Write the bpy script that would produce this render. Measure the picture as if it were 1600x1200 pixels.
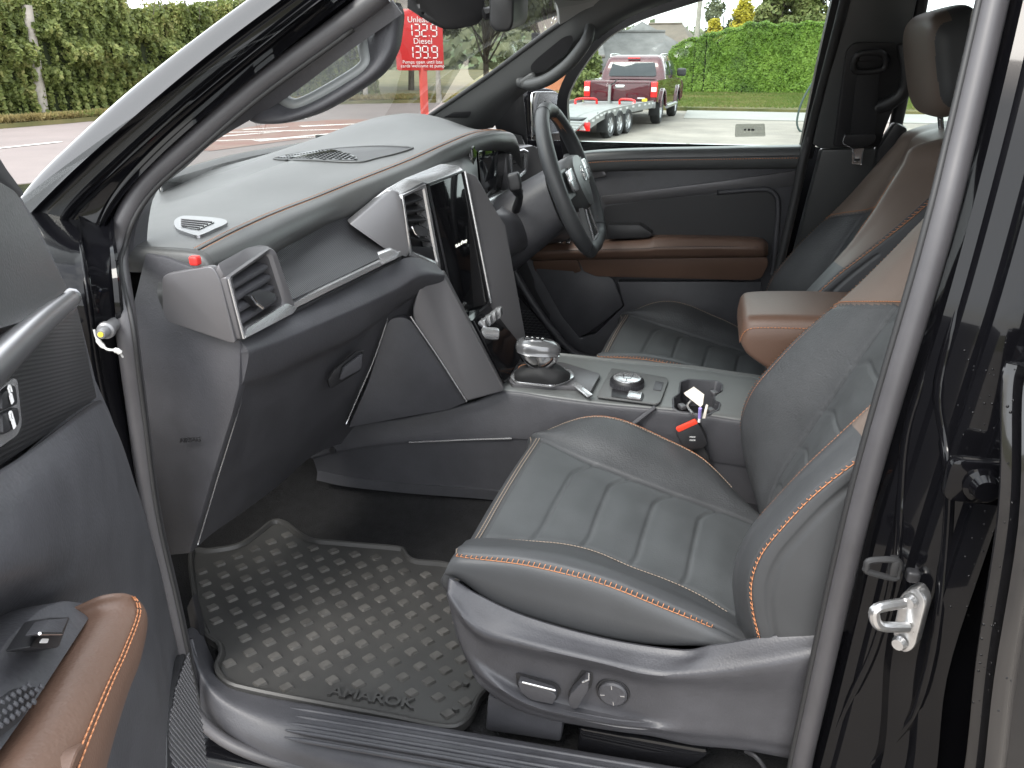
import bpy, bmesh, math, random
import numpy as np
from mathutils import Vector, Matrix

for o in list(bpy.data.objects):
    bpy.data.objects.remove(o, do_unlink=True)
SC = bpy.context.scene
COL = SC.collection
rnd = random.Random(7)
nrg = np.random.default_rng(11)

# ---------------------------------------------------------------- camera
FPX = 1200.0
YAW, PITCH = math.radians(13.5), math.radians(23.0)
CAM = np.array([0.0, 0.0, 1.5])
cF = np.array([-math.sin(YAW) * math.cos(PITCH), math.cos(YAW) * math.cos(PITCH), -math.sin(PITCH)])
cR = np.array([math.cos(YAW), math.sin(YAW), 0.0])
cU = np.cross(cR, cF)
cam_d = bpy.data.cameras.new('camera')
cam_d.sensor_width = 36.0
cam_d.lens = 36.0 * FPX / 1600.0
cam_d.clip_start = 0.02
cam_d.clip_end = 3000.0
cam = bpy.data.objects.new('camera', cam_d)
COL.objects.link(cam)
cam.matrix_world = Matrix(((cR[0], cU[0], -cF[0], CAM[0]), (cR[1], cU[1], -cF[1], CAM[1]),
                           (cR[2], cU[2], -cF[2], CAM[2]), (0, 0, 0, 1)))
SC.camera = cam

# ---------------------------------------------------------------- sky, sun, exposure
SUN_EL, SUN_AZ = math.radians(52), math.radians(205)   # azimuth clockwise from +Y
wd = bpy.data.worlds.new('World')
SC.world = wd
wd.use_nodes = True
wn, wl = wd.node_tree.nodes, wd.node_tree.links
wn.clear()
w_out = wn.new('ShaderNodeOutputWorld')
w_bg = wn.new('ShaderNodeBackground')
w_sky = wn.new('ShaderNodeTexSky')
w_sky.sky_type = 'NISHITA'
w_sky.sun_disc = False
w_sky.sun_elevation = SUN_EL
w_sky.sun_rotation = SUN_AZ
w_sky.air_density = 1.0
w_sky.dust_density = 3.0
w_tc = wn.new('ShaderNodeTexCoord')
w_mp = wn.new('ShaderNodeMapping')
w_mp.inputs['Scale'].default_value = (1.0, 1.0, 2.6)
w_nz = wn.new('ShaderNodeTexNoise')
w_nz.inputs['Scale'].default_value = 1.7
w_nz.inputs['Detail'].default_value = 7
w_nz.inputs['Roughness'].default_value = 0.55
w_rp = wn.new('ShaderNodeValToRGB')
w_rp.color_ramp.elements[0].position = 0.30
w_rp.color_ramp.elements[0].color = (0.35, 0.35, 0.35, 1)
w_rp.color_ramp.elements[1].position = 0.52
w_rp.color_ramp.elements[1].color = (1, 1, 1, 1)
w_mx = wn.new('ShaderNodeMixRGB')
w_mx.inputs['Color2'].default_value = (9.0, 9.3, 9.6, 1)     # bright thin overcast
wl.new(w_tc.outputs['Generated'], w_mp.inputs['Vector'])
wl.new(w_mp.outputs['Vector'], w_nz.inputs['Vector'])
wl.new(w_nz.outputs['Fac'], w_rp.inputs['Fac'])
wl.new(w_rp.outputs['Color'], w_mx.inputs['Fac'])
wl.new(w_sky.outputs['Color'], w_mx.inputs['Color1'])
wl.new(w_mx.outputs['Color'], w_bg.inputs['Color'])
w_bg.inputs['Strength'].default_value = 0.10
wl.new(w_bg.outputs['Background'], w_out.inputs['Surface'])

sun_d = bpy.data.lights.new('sun', 'SUN')
sun_d.energy = 0.9
sun_d.angle = math.radians(22)
sun_d.color = (1.0, 0.96, 0.90)
sun = bpy.data.objects.new('sun', sun_d)
COL.objects.link(sun)
_sd = Vector((math.sin(SUN_AZ) * math.cos(SUN_EL), math.cos(SUN_AZ) * math.cos(SUN_EL), math.sin(SUN_EL)))
sun.rotation_euler = _sd.to_track_quat('Z', 'Y').to_euler()
SC.view_settings.view_transform = 'Standard'
SC.view_settings.look = 'None'
SC.view_settings.exposure = 2.1
SC.view_settings.gamma = 1.0

# ---------------------------------------------------------------- survey: a sight line cut by a known plane
def ray(px, py):
    return cF + (px - 800.0) / FPX * cR + (600.0 - py) / FPX * cU

def W(px, py, Y=None, Z=None, X=None):
    d = ray(px, py)
    if Y is not None:
        t = (Y - CAM[1]) / d[1]
    elif Z is not None:
        t = (Z - CAM[2]) / d[2]
    else:
        t = (X - CAM[0]) / d[0]
    return CAM + t * d

def WP(px, py, p0, n):
    d = ray(px, py)
    n = np.array(n, float)
    return CAM + d * (np.dot(np.array(p0) - CAM, n) / np.dot(d, n))

def WD(px, py, dist):
    d = ray(px, py)
    return CAM + d / math.hypot(d[0], d[1]) * dist

def Ws(pts, **k):
    return [W(x, y, **k) for x, y in pts]

A = np.array

def unit(v):
    v = np.array(v, float)
    return v / (np.linalg.norm(v) + 1e-12)

# ---------------------------------------------------------------- materials
def mat(name, col, rough=0.5, metal=0.0, spec=0.5, bump=None, coat=0.0, var=0.0, vscale=4.0, col2=None, emit=None, es=1.0):
    m = bpy.data.materials.new(name)
    m.use_nodes = True
    nt = m.node_tree
    b = nt.nodes['Principled BSDF']
    b.inputs['Base Color'].default_value = (*col, 1)
    b.inputs['Roughness'].default_value = rough
    b.inputs['Metallic'].default_value = metal
    b.inputs['Specular IOR Level'].default_value = spec
    b.inputs['Coat Weight'].default_value = coat
    b.inputs['Coat Roughness'].default_value = 0.03
    if emit:
        b.inputs['Emission Color'].default_value = (*emit, 1)
        b.inputs['Emission Strength'].default_value = es
    tc = nt.nodes.new('ShaderNodeTexCoord')
    def noise(scale, detail=4, rough_=0.5, vec=None):
        n = nt.nodes.new('ShaderNodeTexNoise')
        n.inputs['Scale'].default_value = scale
        n.inputs['Detail'].default_value = detail
        n.inputs['Roughness'].default_value = rough_
        nt.links.new(vec or tc.outputs['Object'], n.inputs['Vector'])
        return n
    if var:
        n = noise(vscale, 6, 0.6)
        r = nt.nodes.new('ShaderNodeValToRGB')
        lo = [c * (1 - var) for c in col]
        hi = list(col2) if col2 else [c * (1 + var) for c in col]
        r.color_ramp.elements[0].position = 0.32
        r.color_ramp.elements[0].color = (*lo, 1)
        r.color_ramp.elements[1].position = 0.68
        r.color_ramp.elements[1].color = (*hi, 1)
        nt.links.new(n.outputs['Fac'], r.inputs['Fac'])
        nt.links.new(r.outputs['Color'], b.inputs['Base Color'])
        mr = nt.nodes.new('ShaderNodeMapRange')
        mr.inputs['To Min'].default_value = max(0.02, rough - 0.07)
        mr.inputs['To Max'].default_value = min(1.0, rough + 0.07)
        nt.links.new(n.outputs['Fac'], mr.inputs['Value'])
        nt.links.new(mr.outputs['Result'], b.inputs['Roughness'])
    if bump:
        kind, scale, st, dist = bump
        bp = nt.nodes.new('ShaderNodeBump')
        bp.inputs['Strength'].default_value = st
        bp.inputs['Distance'].default_value = dist
        if kind == 'leather':
            v = nt.nodes.new('ShaderNodeTexVoronoi')
            v.feature = 'SMOOTH_F1'
            v.inputs['Scale'].default_value = scale
            nt.links.new(tc.outputs['Object'], v.inputs['Vector'])
            n2 = noise(scale * 0.35, 3)
            ad = nt.nodes.new('ShaderNodeMath')
            ad.operation = 'ADD'
            nt.links.new(v.outputs['Distance'], ad.inputs[0])
            nt.links.new(n2.outputs['Fac'], ad.inputs[1])
            nt.links.new(ad.outputs[0], bp.inputs['Height'])
        elif kind == 'wave':
            wv = nt.nodes.new('ShaderNodeTexWave')
            wv.inputs['Scale'].default_value = scale
            wv.bands_direction = 'DIAGONAL'
            nt.links.new(tc.outputs['Object'], wv.inputs['Vector'])
            nt.links.new(wv.outputs['Fac'], bp.inputs['Height'])
        else:
            n = noise(scale, 5, 0.6)
            nt.links.new(n.outputs['Fac'], bp.inputs['Height'])
        nt.links.new(bp.outputs['Normal'], b.inputs['Normal'])
    return m

def glass_mat(name, tint, refl=1.0, tinted=0.0):
    m = bpy.data.materials.new(name)
    m.use_nodes = True
    nt = m.node_tree
    nt.nodes.clear()
    o = nt.nodes.new('ShaderNodeOutputMaterial')
    t = nt.nodes.new('ShaderNodeBsdfTransparent')
    t.inputs['Color'].default_value = (*tint, 1)
    g = nt.nodes.new('ShaderNodeBsdfGlossy')
    g.inputs['Roughness'].default_value = 0.02
    f = nt.nodes.new('ShaderNodeFresnel')
    f.inputs['IOR'].default_value = 1.45
    mu = nt.nodes.new('ShaderNodeMath')
    mu.operation = 'MULTIPLY'
    mu.inputs[1].default_value = refl
    mx = nt.nodes.new('ShaderNodeMixShader')
    nt.links.new(f.outputs[0], mu.inputs[0])
    nt.links.new(mu.outputs[0], mx.inputs['Fac'])
    nt.links.new(t.outputs[0], mx.inputs[1])
    nt.links.new(g.outputs[0], mx.inputs[2])
    nt.links.new(mx.outputs[0], o.inputs['Surface'])
    return m

def leaf_mat(name, cols, trans=0.35, rough=0.55, fscale=1.3):
    """each leaf takes its own tint; broad patches of the plant differ in colour too"""
    m = bpy.data.materials.new(name)
    m.use_nodes = True
    nt = m.node_tree
    nt.nodes.clear()
    o = nt.nodes.new('ShaderNodeOutputMaterial')
    ge = nt.nodes.new('ShaderNodeNewGeometry')
    tc = nt.nodes.new('ShaderNodeTexCoord')
    n = nt.nodes.new('ShaderNodeTexNoise')
    n.inputs['Scale'].default_value = fscale
    nt.links.new(tc.outputs['Object'], n.inputs['Vector'])
    mx0 = nt.nodes.new('ShaderNodeMath')
    mx0.operation = 'MULTIPLY_ADD'
    mx0.inputs[1].default_value = 0.55
    nt.links.new(ge.outputs['Random Per Island'], mx0.inputs[0])
    m2 = nt.nodes.new('ShaderNodeMath')
    m2.operation = 'MULTIPLY_ADD'
    m2.inputs[1].default_value = 1.6
    m2.inputs[2].default_value = -0.57
    nt.links.new(n.outputs['Fac'], m2.inputs[0])
    nt.links.new(m2.outputs[0], mx0.inputs[2])
    r = nt.nodes.new('ShaderNodeValToRGB')
    while len(r.color_ramp.elements) < len(cols):
        r.color_ramp.elements.new(0.5)
    for i, c in enumerate(cols):
        r.color_ramp.elements[i].position = i / (len(cols) - 1)
        r.color_ramp.elements[i].color = (*c, 1)
    nt.links.new(mx0.outputs[0], r.inputs['Fac'])
    b = nt.nodes.new('ShaderNodeBsdfPrincipled')
    b.inputs['Roughness'].default_value = rough
    b.inputs['Specular IOR Level'].default_value = 0.3
    t = nt.nodes.new('ShaderNodeBsdfTranslucent')
    mx = nt.nodes.new('ShaderNodeMixShader')
    mx.inputs['Fac'].default_value = trans
    nt.links.new(r.outputs['Color'], b.inputs['Base Color'])
    nt.links.new(r.outputs['Color'], t.inputs['Color'])
    nt.links.new(b.outputs[0], mx.inputs[1])
    nt.links.new(t.outputs[0], mx.inputs[2])
    nt.links.new(mx.outputs[0], o.inputs['Surface'])
    return m

M = {}
M['leather'] = mat('charcoal_leather', (0.044, 0.046, 0.049), 0.50, bump=('leather', 380, 0.34, 0.0013), var=0.14, vscale=14)
M['smooth_leather'] = mat('smooth_charcoal_leather', (0.045, 0.047, 0.050), 0.50, bump=('leather', 700, 0.12, 0.0006), var=0.10, vscale=9)
M['suede'] = mat('slate_seat_fabric', (0.053, 0.057, 0.060), 0.62, bump=('leather', 520, 0.16, 0.0007), var=0.12, vscale=15)
M['brown'] = mat('brown_leather', (0.112, 0.066, 0.047), 0.46, bump=('leather', 560, 0.26, 0.0006), var=0.06, vscale=9)
M['taupe'] = mat('taupe_leather', (0.125, 0.095, 0.078), 0.50, bump=('leather', 600, 0.15, 0.0008), var=0.08, vscale=9)
M['plastic'] = mat('charcoal_plastic', (0.052, 0.052, 0.058), 0.46, bump=('leather', 420, 0.30, 0.0007), var=0.13, vscale=16)
M['soft'] = mat('soft_dash_plastic', (0.062, 0.064, 0.065), 0.40, spec=.6, bump=('leather', 620, 0.20, 0.0006), var=0.07, vscale=6)
M['dashtop'] = mat('dash_top_skin', (0.060, 0.061, 0.061), 0.43, spec=.6, bump=('leather', 620, 0.14, 0.0005), var=0.07, vscale=6)
M['spear'] = mat('dark_satin_metal', (0.26, 0.26, 0.27), 0.30, metal=0.85)
M['stud'] = mat('dusty_toplit_stud_rubber', (0.066, 0.063, 0.059), 0.6, var=0.3, vscale=25)  # paler than the mat: dust, plus light from above painted into the colour
M['dark'] = mat('black_plastic', (0.018, 0.018, 0.020), 0.45, bump=('noise', 800, 0.10, 0.0005))
M['titan'] = mat('titanium_trim', (0.128, 0.125, 0.131), 0.40, metal=0.45, bump=('noise', 1500, 0.05, 0.0003), var=0.05)
M['silver'] = mat('satin_silver', (0.55, 0.55, 0.56), 0.26, metal=0.75)
M['chrome'] = mat('bright_chrome', (0.75, 0.75, 0.76), 0.10, metal=1.0)
M['gloss'] = mat('piano_black', (0.006, 0.006, 0.007), 0.06, spec=0.6)
M['paint'] = mat('black_car_paint', (0.004, 0.004, 0.005), 0.12, spec=0.1, coat=0.38)
M['rubber'] = mat('seal_rubber', (0.058, 0.056, 0.060), 0.46, bump=('noise', 500, 0.10, 0.0006), var=0.08, vscale=20)
M['black_rubber'] = mat('black_rubber', (0.02, 0.02, 0.021), 0.55)
M['matrub'] = mat('mat_rubber', (0.036, 0.0355, 0.035), 0.46, var=0.12, vscale=9, col2=(0.045, 0.044, 0.042), bump=('noise', 400, 0.12, 0.0005))
M['carpet'] = mat('black_carpet', (0.009, 0.009, 0.010), 0.95, bump=('noise', 350, 1.0, 0.004), var=0.5, vscale=60)
M['thread'] = mat('orange_thread', (0.46, 0.19, 0.085), 0.6)
M['brown_thread'] = mat('brown_thread', (0.36, 0.17, 0.09), 0.6)
M['skin'] = mat('glossy_pillar_paint', (0.012, 0.012, 0.013), 0.12, spec=0.6, coat=1.0)
M['doorskin'] = mat('black_door_paint', (0.006, 0.006, 0.007), 0.10, spec=0.3, coat=0.7)
M['gaiter'] = mat('black_gaiter_leather', (0.020, 0.020, 0.021), 0.6, spec=.25, bump=('leather', 500, .2, .0006))
M['pale_thread'] = mat('pale_thread', (0.34, 0.27, 0.21), 0.6)
M['headliner'] = mat('grey_headlining', (0.30, 0.30, 0.29), 0.9, bump=('noise', 500, 0.2, 0.001))
M['belt'] = mat('black_webbing', (0.012, 0.012, 0.014), 0.6, bump=('wave', 240, 0.3, 0.001))
M['red'] = mat('red_plastic', (0.62, 0.03, 0.025), 0.4)
M['redpaint'] = mat('red_button', (0.72, 0.06, 0.03), 0.35)
M['glass'] = glass_mat('clear_glass', (0.90, 0.95, 0.93), 1.0)
M['screen'] = glass_mat('windscreen_glass', (0.92, 0.945, 0.93), 0.45)
M['tinted'] = glass_mat('privacy_glass', (0.10, 0.11, 0.11), 1.0)
M['mirror'] = mat('mirror_glass', (0.85, 0.86, 0.86), 0.015, metal=1.0)
M['white'] = mat('white_plastic', (0.55, 0.55, 0.545), 0.4)
M['symbol'] = mat('white_print', (0.80, 0.80, 0.80), 0.5)
M['glow'] = mat('lit_screen_text', (0.8, 0.8, 0.75), 0.5, emit=(0.9, 0.9, 0.8), es=0.35)
M['zinc'] = mat('zinc_plated_steel', (0.62, 0.62, 0.62), 0.30, metal=0.9, var=0.15, vscale=60)

# ---------------------------------------------------------------- curves and surfaces
def cr(pts, n, closed=False):
    """n samples of a Catmull-Rom curve through pts, uniform in the control index"""
    P = np.array(pts, float)
    k = len(P)
    if k == 2 and not closed:
        t = np.linspace(0, 1, n).reshape((-1,) + (1,) * (P.ndim - 1))
        return P[0] * (1 - t) + P[1] * t
    if closed:
        ts = np.linspace(0, k, n, endpoint=False)
        g = lambda i: P[np.mod(i, k)]
    else:
        ts = np.linspace(0, k - 1, n)
        E = np.concatenate([(2 * P[0] - P[1])[None], P, (2 * P[-1] - P[-2])[None]])
        g = lambda i: E[np.clip(i + 1, 0, k + 1)]
    i = np.floor(ts).astype(int)
    if not closed:
        i = np.minimum(i, k - 2)
    t = (ts - i)
    t = t.reshape((-1,) + (1,) * (P.ndim - 1))
    p0, p1, p2, p3 = g(i - 1), g(i), g(i + 1), g(i + 2)
    return 0.5 * (2 * p1 + (p2 - p0) * t + (2 * p0 - 5 * p1 + 4 * p2 - p3) * t * t + (3 * p1 - p0 - 3 * p2 + p3) * t ** 3)

def arc_resample(P, n):
    P = np.array(P, float)
    L = np.r_[0, np.cumsum(np.linalg.norm(np.diff(P, axis=0), axis=1))]
    s = np.linspace(0, L[-1], n)
    return np.stack([np.interp(s, L, P[:, j]) for j in range(3)], 1)

def curve(pts, n=40, closed=False):
    c = cr(pts, max(n, 4) * 4, closed)
    if closed:
        c = np.vstack([c, c[:1]])
        return arc_resample(c, n + 1)[:-1]
    return arc_resample(c, n)

def gnormals(G):
    du = np.gradient(G, axis=0)
    dv = np.gradient(G, axis=1)
    n = np.cross(du, dv)
    return n / (np.linalg.norm(n, axis=2, keepdims=True) + 1e-12)

def patch(rows, nu, nv):
    """bicubic surface through a rectangular net of control points; nu, nv samples per span"""
    R = np.array(rows, float)
    a = cr(R, (R.shape[0] - 1) * nu + 1)
    b = cr(np.swapaxes(a, 0, 1), (R.shape[1] - 1) * nv + 1)
    return np.swapaxes(b, 0, 1)

def gfaces(nu, nv, off=0, flip=False, cu=False, cv=False):
    f = []
    for i in range(nu if cu else nu - 1):
        i2 = (i + 1) % nu
        for j in range(nv if cv else nv - 1):
            j2 = (j + 1) % nv
            q = (off + i * nv + j, off + i2 * nv + j, off + i2 * nv + j2, off + i * nv + j2)
            f.append(q[::-1] if flip else q)
    return f

def grid(G, flip=False, cu=False, cv=False):
    nu, nv = G.shape[:2]
    return G.reshape(-1, 3), gfaces(nu, nv, 0, flip, cu, cv)

def shell(G, th, flip=None):
    """a grid given thickness th behind the face that looks towards the door opening"""
    if flip is None or True:
        N0 = gnormals(G)
        flip = float(np.sum(N0 * (CAM - G) / np.linalg.norm(CAM - G, axis=2, keepdims=True))) < 0
    N = gnormals(G) * (-1 if flip else 1)
    nu, nv = G.shape[:2]
    B = G - N * th
    v = np.vstack([G.reshape(-1, 3), B.reshape(-1, 3)])
    f = gfaces(nu, nv, 0, flip) + gfaces(nu, nv, nu * nv, not flip)
    o = nu * nv
    rim = [i * nv for i in range(nu)] + [(nu - 1) * nv + j for j in range(1, nv)] + \
          [i * nv + nv - 1 for i in range(nu - 2, -1, -1)] + [j for j in range(nv - 2, 0, -1)]
    for a, b in zip(rim, rim[1:] + rim[:1]):
        q = (a, o + a, o + b, b)
        f.append(q if flip else q[::-1])
    return v, f

def fillet(pts, r, k=5):
    P = [np.array(p, float) for p in pts]
    n = len(P)
    out = []
    rr = r if hasattr(r, '__len__') else [r] * n
    for i in range(n):
        p, a, b = P[i], P[i - 1], P[(i + 1) % n]
        la, lb = np.linalg.norm(a - p), np.linalg.norm(b - p)
        d = min(rr[i], la * 0.48, lb * 0.48)
        if d < 1e-5:
            out.append(p)
            continue
        s, e = p + (a - p) / la * d, p + (b - p) / lb * d
        for t in np.linspace(0, 1, k):
            out.append((1 - t) ** 2 * s + 2 * t * (1 - t) * p + t * t * e)
    return out

def bm_out(bm):
    bm.verts.index_update()
    v = np.array([x.co[:] for x in bm.verts])
    f = [tuple(x.index for x in fc.verts) for fc in bm.faces]
    bm.free()
    return v, f

def slab(poly, vec, bev=0.0, seg=2, top_only=False):
    """polygon extruded by vec with rounded edges"""
    bm = bmesh.new()
    vec = np.array(vec, float)
    vs = [bm.verts.new(Vector(p)) for p in poly]
    f0 = bm.faces.new(vs)
    r = bmesh.ops.extrude_face_region(bm, geom=[f0])
    nv = [e for e in r['geom'] if isinstance(e, bmesh.types.BMVert)]
    bmesh.ops.translate(bm, verts=nv, vec=Vector(vec))
    bmesh.ops.recalc_face_normals(bm, faces=bm.faces[:])
    if bev > 0:
        es = []
        for e in bm.edges:
            if len(e.link_faces) == 2 and e.link_faces[0].normal.angle(e.link_faces[1].normal, 0) > 0.5:
                if top_only and all(v in nv for v in e.verts):
                    continue
                es.append(e)
        bmesh.ops.bevel(bm, geom=es, offset=bev, segments=seg, profile=0.5, affect='EDGES', clamp_overlap=True)
    return bm_out(bm)

def box(c, s, ax=None, bev=0.0, seg=2):
    """box centred at c, sizes s along axes ax (3 rows)"""
    ax = np.eye(3) if ax is None else np.array([unit(a) for a in ax])
    c = np.array(c, float)
    q = [c + ax[0] * s[0] / 2 * i + ax[1] * s[1] / 2 * j - ax[2] * s[2] / 2 for i, j in ((-1, -1), (1, -1), (1, 1), (-1, 1))]
    return slab(q, ax[2] * s[2], bev, seg)

def frames(P, closed=False):
    P = np.array(P, float)
    n = len(P)
    if closed:
        T = np.roll(P, -1, 0) - np.roll(P, 1, 0)
    else:
        T = np.gradient(P, axis=0)
    T = T / (np.linalg.norm(T, axis=1, keepdims=True) + 1e-12)
    up = np.array([0, 0, 1.0]) if abs(T[0][2]) < 0.9 else np.array([1.0, 0, 0])
    N = unit(up - T[0] * np.dot(up, T[0]))
    Ns = [N]
    for i in range(1, n):
        N = unit(Ns[-1] - T[i] * np.dot(Ns[-1], T[i]))
        Ns.append(N)
    Ns = np.array(Ns)
    return T, Ns, np.cross(T, Ns)

def tube(P, r, k=10, closed=False, prof=None, up=None, caps=True):
    """round or profiled bar along P; r may vary along it"""
    P = np.array(P, float)
    n = len(P)
    T, N, B = frames(P, closed)
    if up is not None:
        u = np.array(up, float)
        u = np.broadcast_to(u, P.shape)
        N = np.array([unit(u[i] - T[i] * np.dot(u[i], T[i])) for i in range(n)])
        B = np.cross(T, N)
    rr = np.broadcast_to(np.array(r, float), (n,))
    if prof is None:
        a = np.linspace(0, 2 * np.pi, k, endpoint=False)
        prof = np.stack([np.cos(a), np.sin(a)], 1)
    prof = np.array(prof, float)
    k = len(prof)
    G = P[:, None, :] + rr[:, None, None] * (prof[None, :, :1] * N[:, None, :] + prof[None, :, 1:] * B[:, None, :])
    v, f = G.reshape(-1, 3), gfaces(n, k, 0, False, closed, True)
    if not closed and caps:
        f = f + [tuple(range(k))[::-1], tuple((n - 1) * k + j for j in range(k))]
    return v, f

def loft(secs, cap=True):
    G = np.array(secs, float)
    nu, nv = G.shape[:2]
    v, f = grid(G, cv=True)
    if cap:
        f = f + [tuple(range(nv))[::-1], tuple((nu - 1) * nv + j for j in range(nv))]
    return v, f

def revolve(prof, org, axis, k=24, ref=None):
    """prof: (radius, height) pairs about axis through org"""
    ax = unit(axis)
    ref = np.array(ref if ref is not None else ((1, 0, 0) if abs(ax[0]) < 0.9 else (0, 1, 0)), float)
    a = unit(ref - ax * np.dot(ref, ax))
    b = np.cross(ax, a)
    th = np.linspace(0, 2 * np.pi, k, endpoint=False)
    G = np.array([[np.array(org) + ax * h + r * (a * math.cos(t) + b * math.sin(t)) for t in th] for r, h in prof])
    return grid(G, cv=True)

def superbox(c, s, ax=None, e=0.45, nu=28, nv=40):
    """rounded cushion block"""
    ax = np.eye(3) if ax is None else np.array([unit(a) for a in ax])
    pw = lambda x: np.sign(x) * np.abs(x) ** e
    u = np.linspace(-np.pi / 2, np.pi / 2, nu)
    w = np.linspace(-np.pi, np.pi, nv, endpoint=False)
    U, V = np.meshgrid(u, w, indexing='ij')
    x, y, z = pw(np.cos(U)) * pw(np.cos(V)), pw(np.cos(U)) * pw(np.sin(V)), pw(np.sin(U))
    G = np.array(c) + x[..., None] * ax[0] * s[0] / 2 + y[..., None] * ax[1] * s[1] / 2 + z[..., None] * ax[2] * s[2] / 2
    return grid(G, cv=True, flip=True)

def text(body, org, ux, uy, size, depth=0.0006, shear=0.0, bold=0.0, align='CENTER'):
    cu = bpy.data.curves.new('lettering', 'FONT')
    cu.body = body
    cu.size = size
    cu.extrude = depth
    cu.shear = shear
    cu.offset = bold
    cu.align_x = align
    cu.align_y = 'CENTER'
    cu.resolution_u = 3
    ob = bpy.data.objects.new('lettering', cu)
    COL.objects.link(ob)
    dg = bpy.context.evaluated_depsgraph_get()
    me = bpy.data.meshes.new_from_object(ob.evaluated_get(dg))
    v = np.array([x.co[:] for x in me.vertices]).reshape(-1, 3)
    f = [tuple(p.vertices) for p in me.polygons]
    bpy.data.objects.remove(ob, do_unlink=True)
    bpy.data.meshes.remove(me)
    bpy.data.curves.remove(cu)
    ux, uy = unit(ux), unit(uy)
    un = np.cross(ux, uy)
    return np.array(org) + v[:, :1] * ux + v[:, 1:2] * uy + v[:, 2:] * un, f

class Geo:
    def __init__(s):
        s.v, s.f, s.m, s.n = [], [], [], 0
    def add(s, vf, mi=0):
        v, f = vf
        v = np.array(v, float).reshape(-1, 3)
        s.v.append(v)
        s.f += [tuple(i + s.n for i in q) for q in f]
        s.m += (list(mi) if hasattr(mi, '__len__') else [mi] * len(f))
        s.n += len(v)
        return s

def obj(name, geo, mats, parent=None, angle=35, **props):
    if isinstance(geo, tuple):
        geo = Geo().add(geo)
    me = bpy.data.meshes.new(name)
    v = np.vstack(geo.v)
    me.from_pydata(v.tolist(), [], geo.f)
    mats = mats if isinstance(mats, (list, tuple)) else [mats]
    for m in mats:
        me.materials.append(m)
    if len(mats) > 1:
        me.polygons.foreach_set('material_index', np.array(geo.m, dtype=np.int32))
    me.polygons.foreach_set('use_smooth', np.ones(len(me.polygons), dtype=bool))
    me.update()
    if angle < 180:
        me.set_sharp_from_angle(angle=math.radians(angle))
    o = bpy.data.objects.new(name, me)
    COL.objects.link(o)
    if parent is not None:
        o.parent = parent
        r = parent
        while r.parent is not None:
            r = r.parent
        if parent is r:
            o.matrix_parent_inverse = Matrix.Translation(-Vector(r.location)) if not r.get('rot') else Matrix.Identity(4)
    for k_, val in props.items():
        o[k_] = val
    return o

def thing(name, label, cat, loc=(0, 0, 0), rz=0.0, group=None):
    o = bpy.data.objects.new(name, None)
    COL.objects.link(o)
    o.location = loc
    o.rotation_euler = (0, 0, rz)
    o.empty_display_size = 0.2
    o['label'], o['category'] = label, cat
    if group:
        o['group'] = group
    return o

def tag(o, label, cat, group=None):
    o['label'], o['category'] = label, cat
    if group:
        o['group'] = group
    return o

def local(o):
    """child of a placed thing whose shape is given in the thing's own axes"""
    o.matrix_parent_inverse = Matrix.Identity(4)
    return o

def stitches(P, step=0.006, ln=0.004, r=0.0006, lift=None):
    P = np.array(P, float)
    L = np.r_[0, np.cumsum(np.linalg.norm(np.diff(P, axis=0), axis=1))]
    g = Geo()
    for s in np.arange(0, L[-1] - ln, step):
        a = A([np.interp(s, L, P[:, j]) for j in range(3)])
        b = A([np.interp(s + ln, L, P[:, j]) for j in range(3)])
        m_ = (a + b) / 2
        if lift is not None:
            m_ = m_ + A(lift) * r
        g.add(tube([a, m_, b], r, 5))
    return g
# ================================================================ GROUND
M['ground'] = mat('forecourt_concrete', (0.215, 0.190, 0.165), 0.85, var=0.24, vscale=0.9, bump=('noise', 30, 0.2, 0.01))
M['road'] = mat('worn_asphalt', (0.155, 0.130, 0.122), 0.85, var=0.10, vscale=0.8, bump=('noise', 60, 0.3, 0.01))
M['pave'] = mat('pale_concrete', (0.25, 0.243, 0.23), 0.85, var=0.08, vscale=0.6)
M['verge'] = mat('verge_earth', (0.09, 0.11, 0.03), 0.95, var=0.35, vscale=0.7, col2=(0.17, 0.14, 0.06))
M['marking_reflection'] = mat('road_paint_and_reflection', (0.62, 0.60, 0.56), 0.7, var=0.12, vscale=3)
M['hill'] = mat('hill_grass', (0.09, 0.13, 0.05), 0.95, var=0.3, vscale=0.03)

def flat(name, pts, z, m, **k):
    g = Geo()
    P = [A([p[0], p[1], z]) for p in pts]
    g.v.append(np.array(P)); g.f.append(tuple(range(len(P)))); g.m.append(0); g.n = len(P)
    return obj(name, g, m, **k)

G0 = np.zeros((41, 41, 3))
for i, x in enumerate(np.linspace(-1, 1, 41)):
    for j, y in enumerate(np.linspace(-1, 1, 41)):
        X, Y = 900 * x * abs(x), 900 * y * abs(y)
        d = math.hypot(X, Y)
        G0[i, j] = (X, Y, -0.02 if d < 90 else -0.02 - 0.0 * d)
obj('ground', grid(G0, flip=True), M['verge'], kind='structure')
E_ = lambda px, py: W(px, py, Z=0)[:2]
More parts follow.
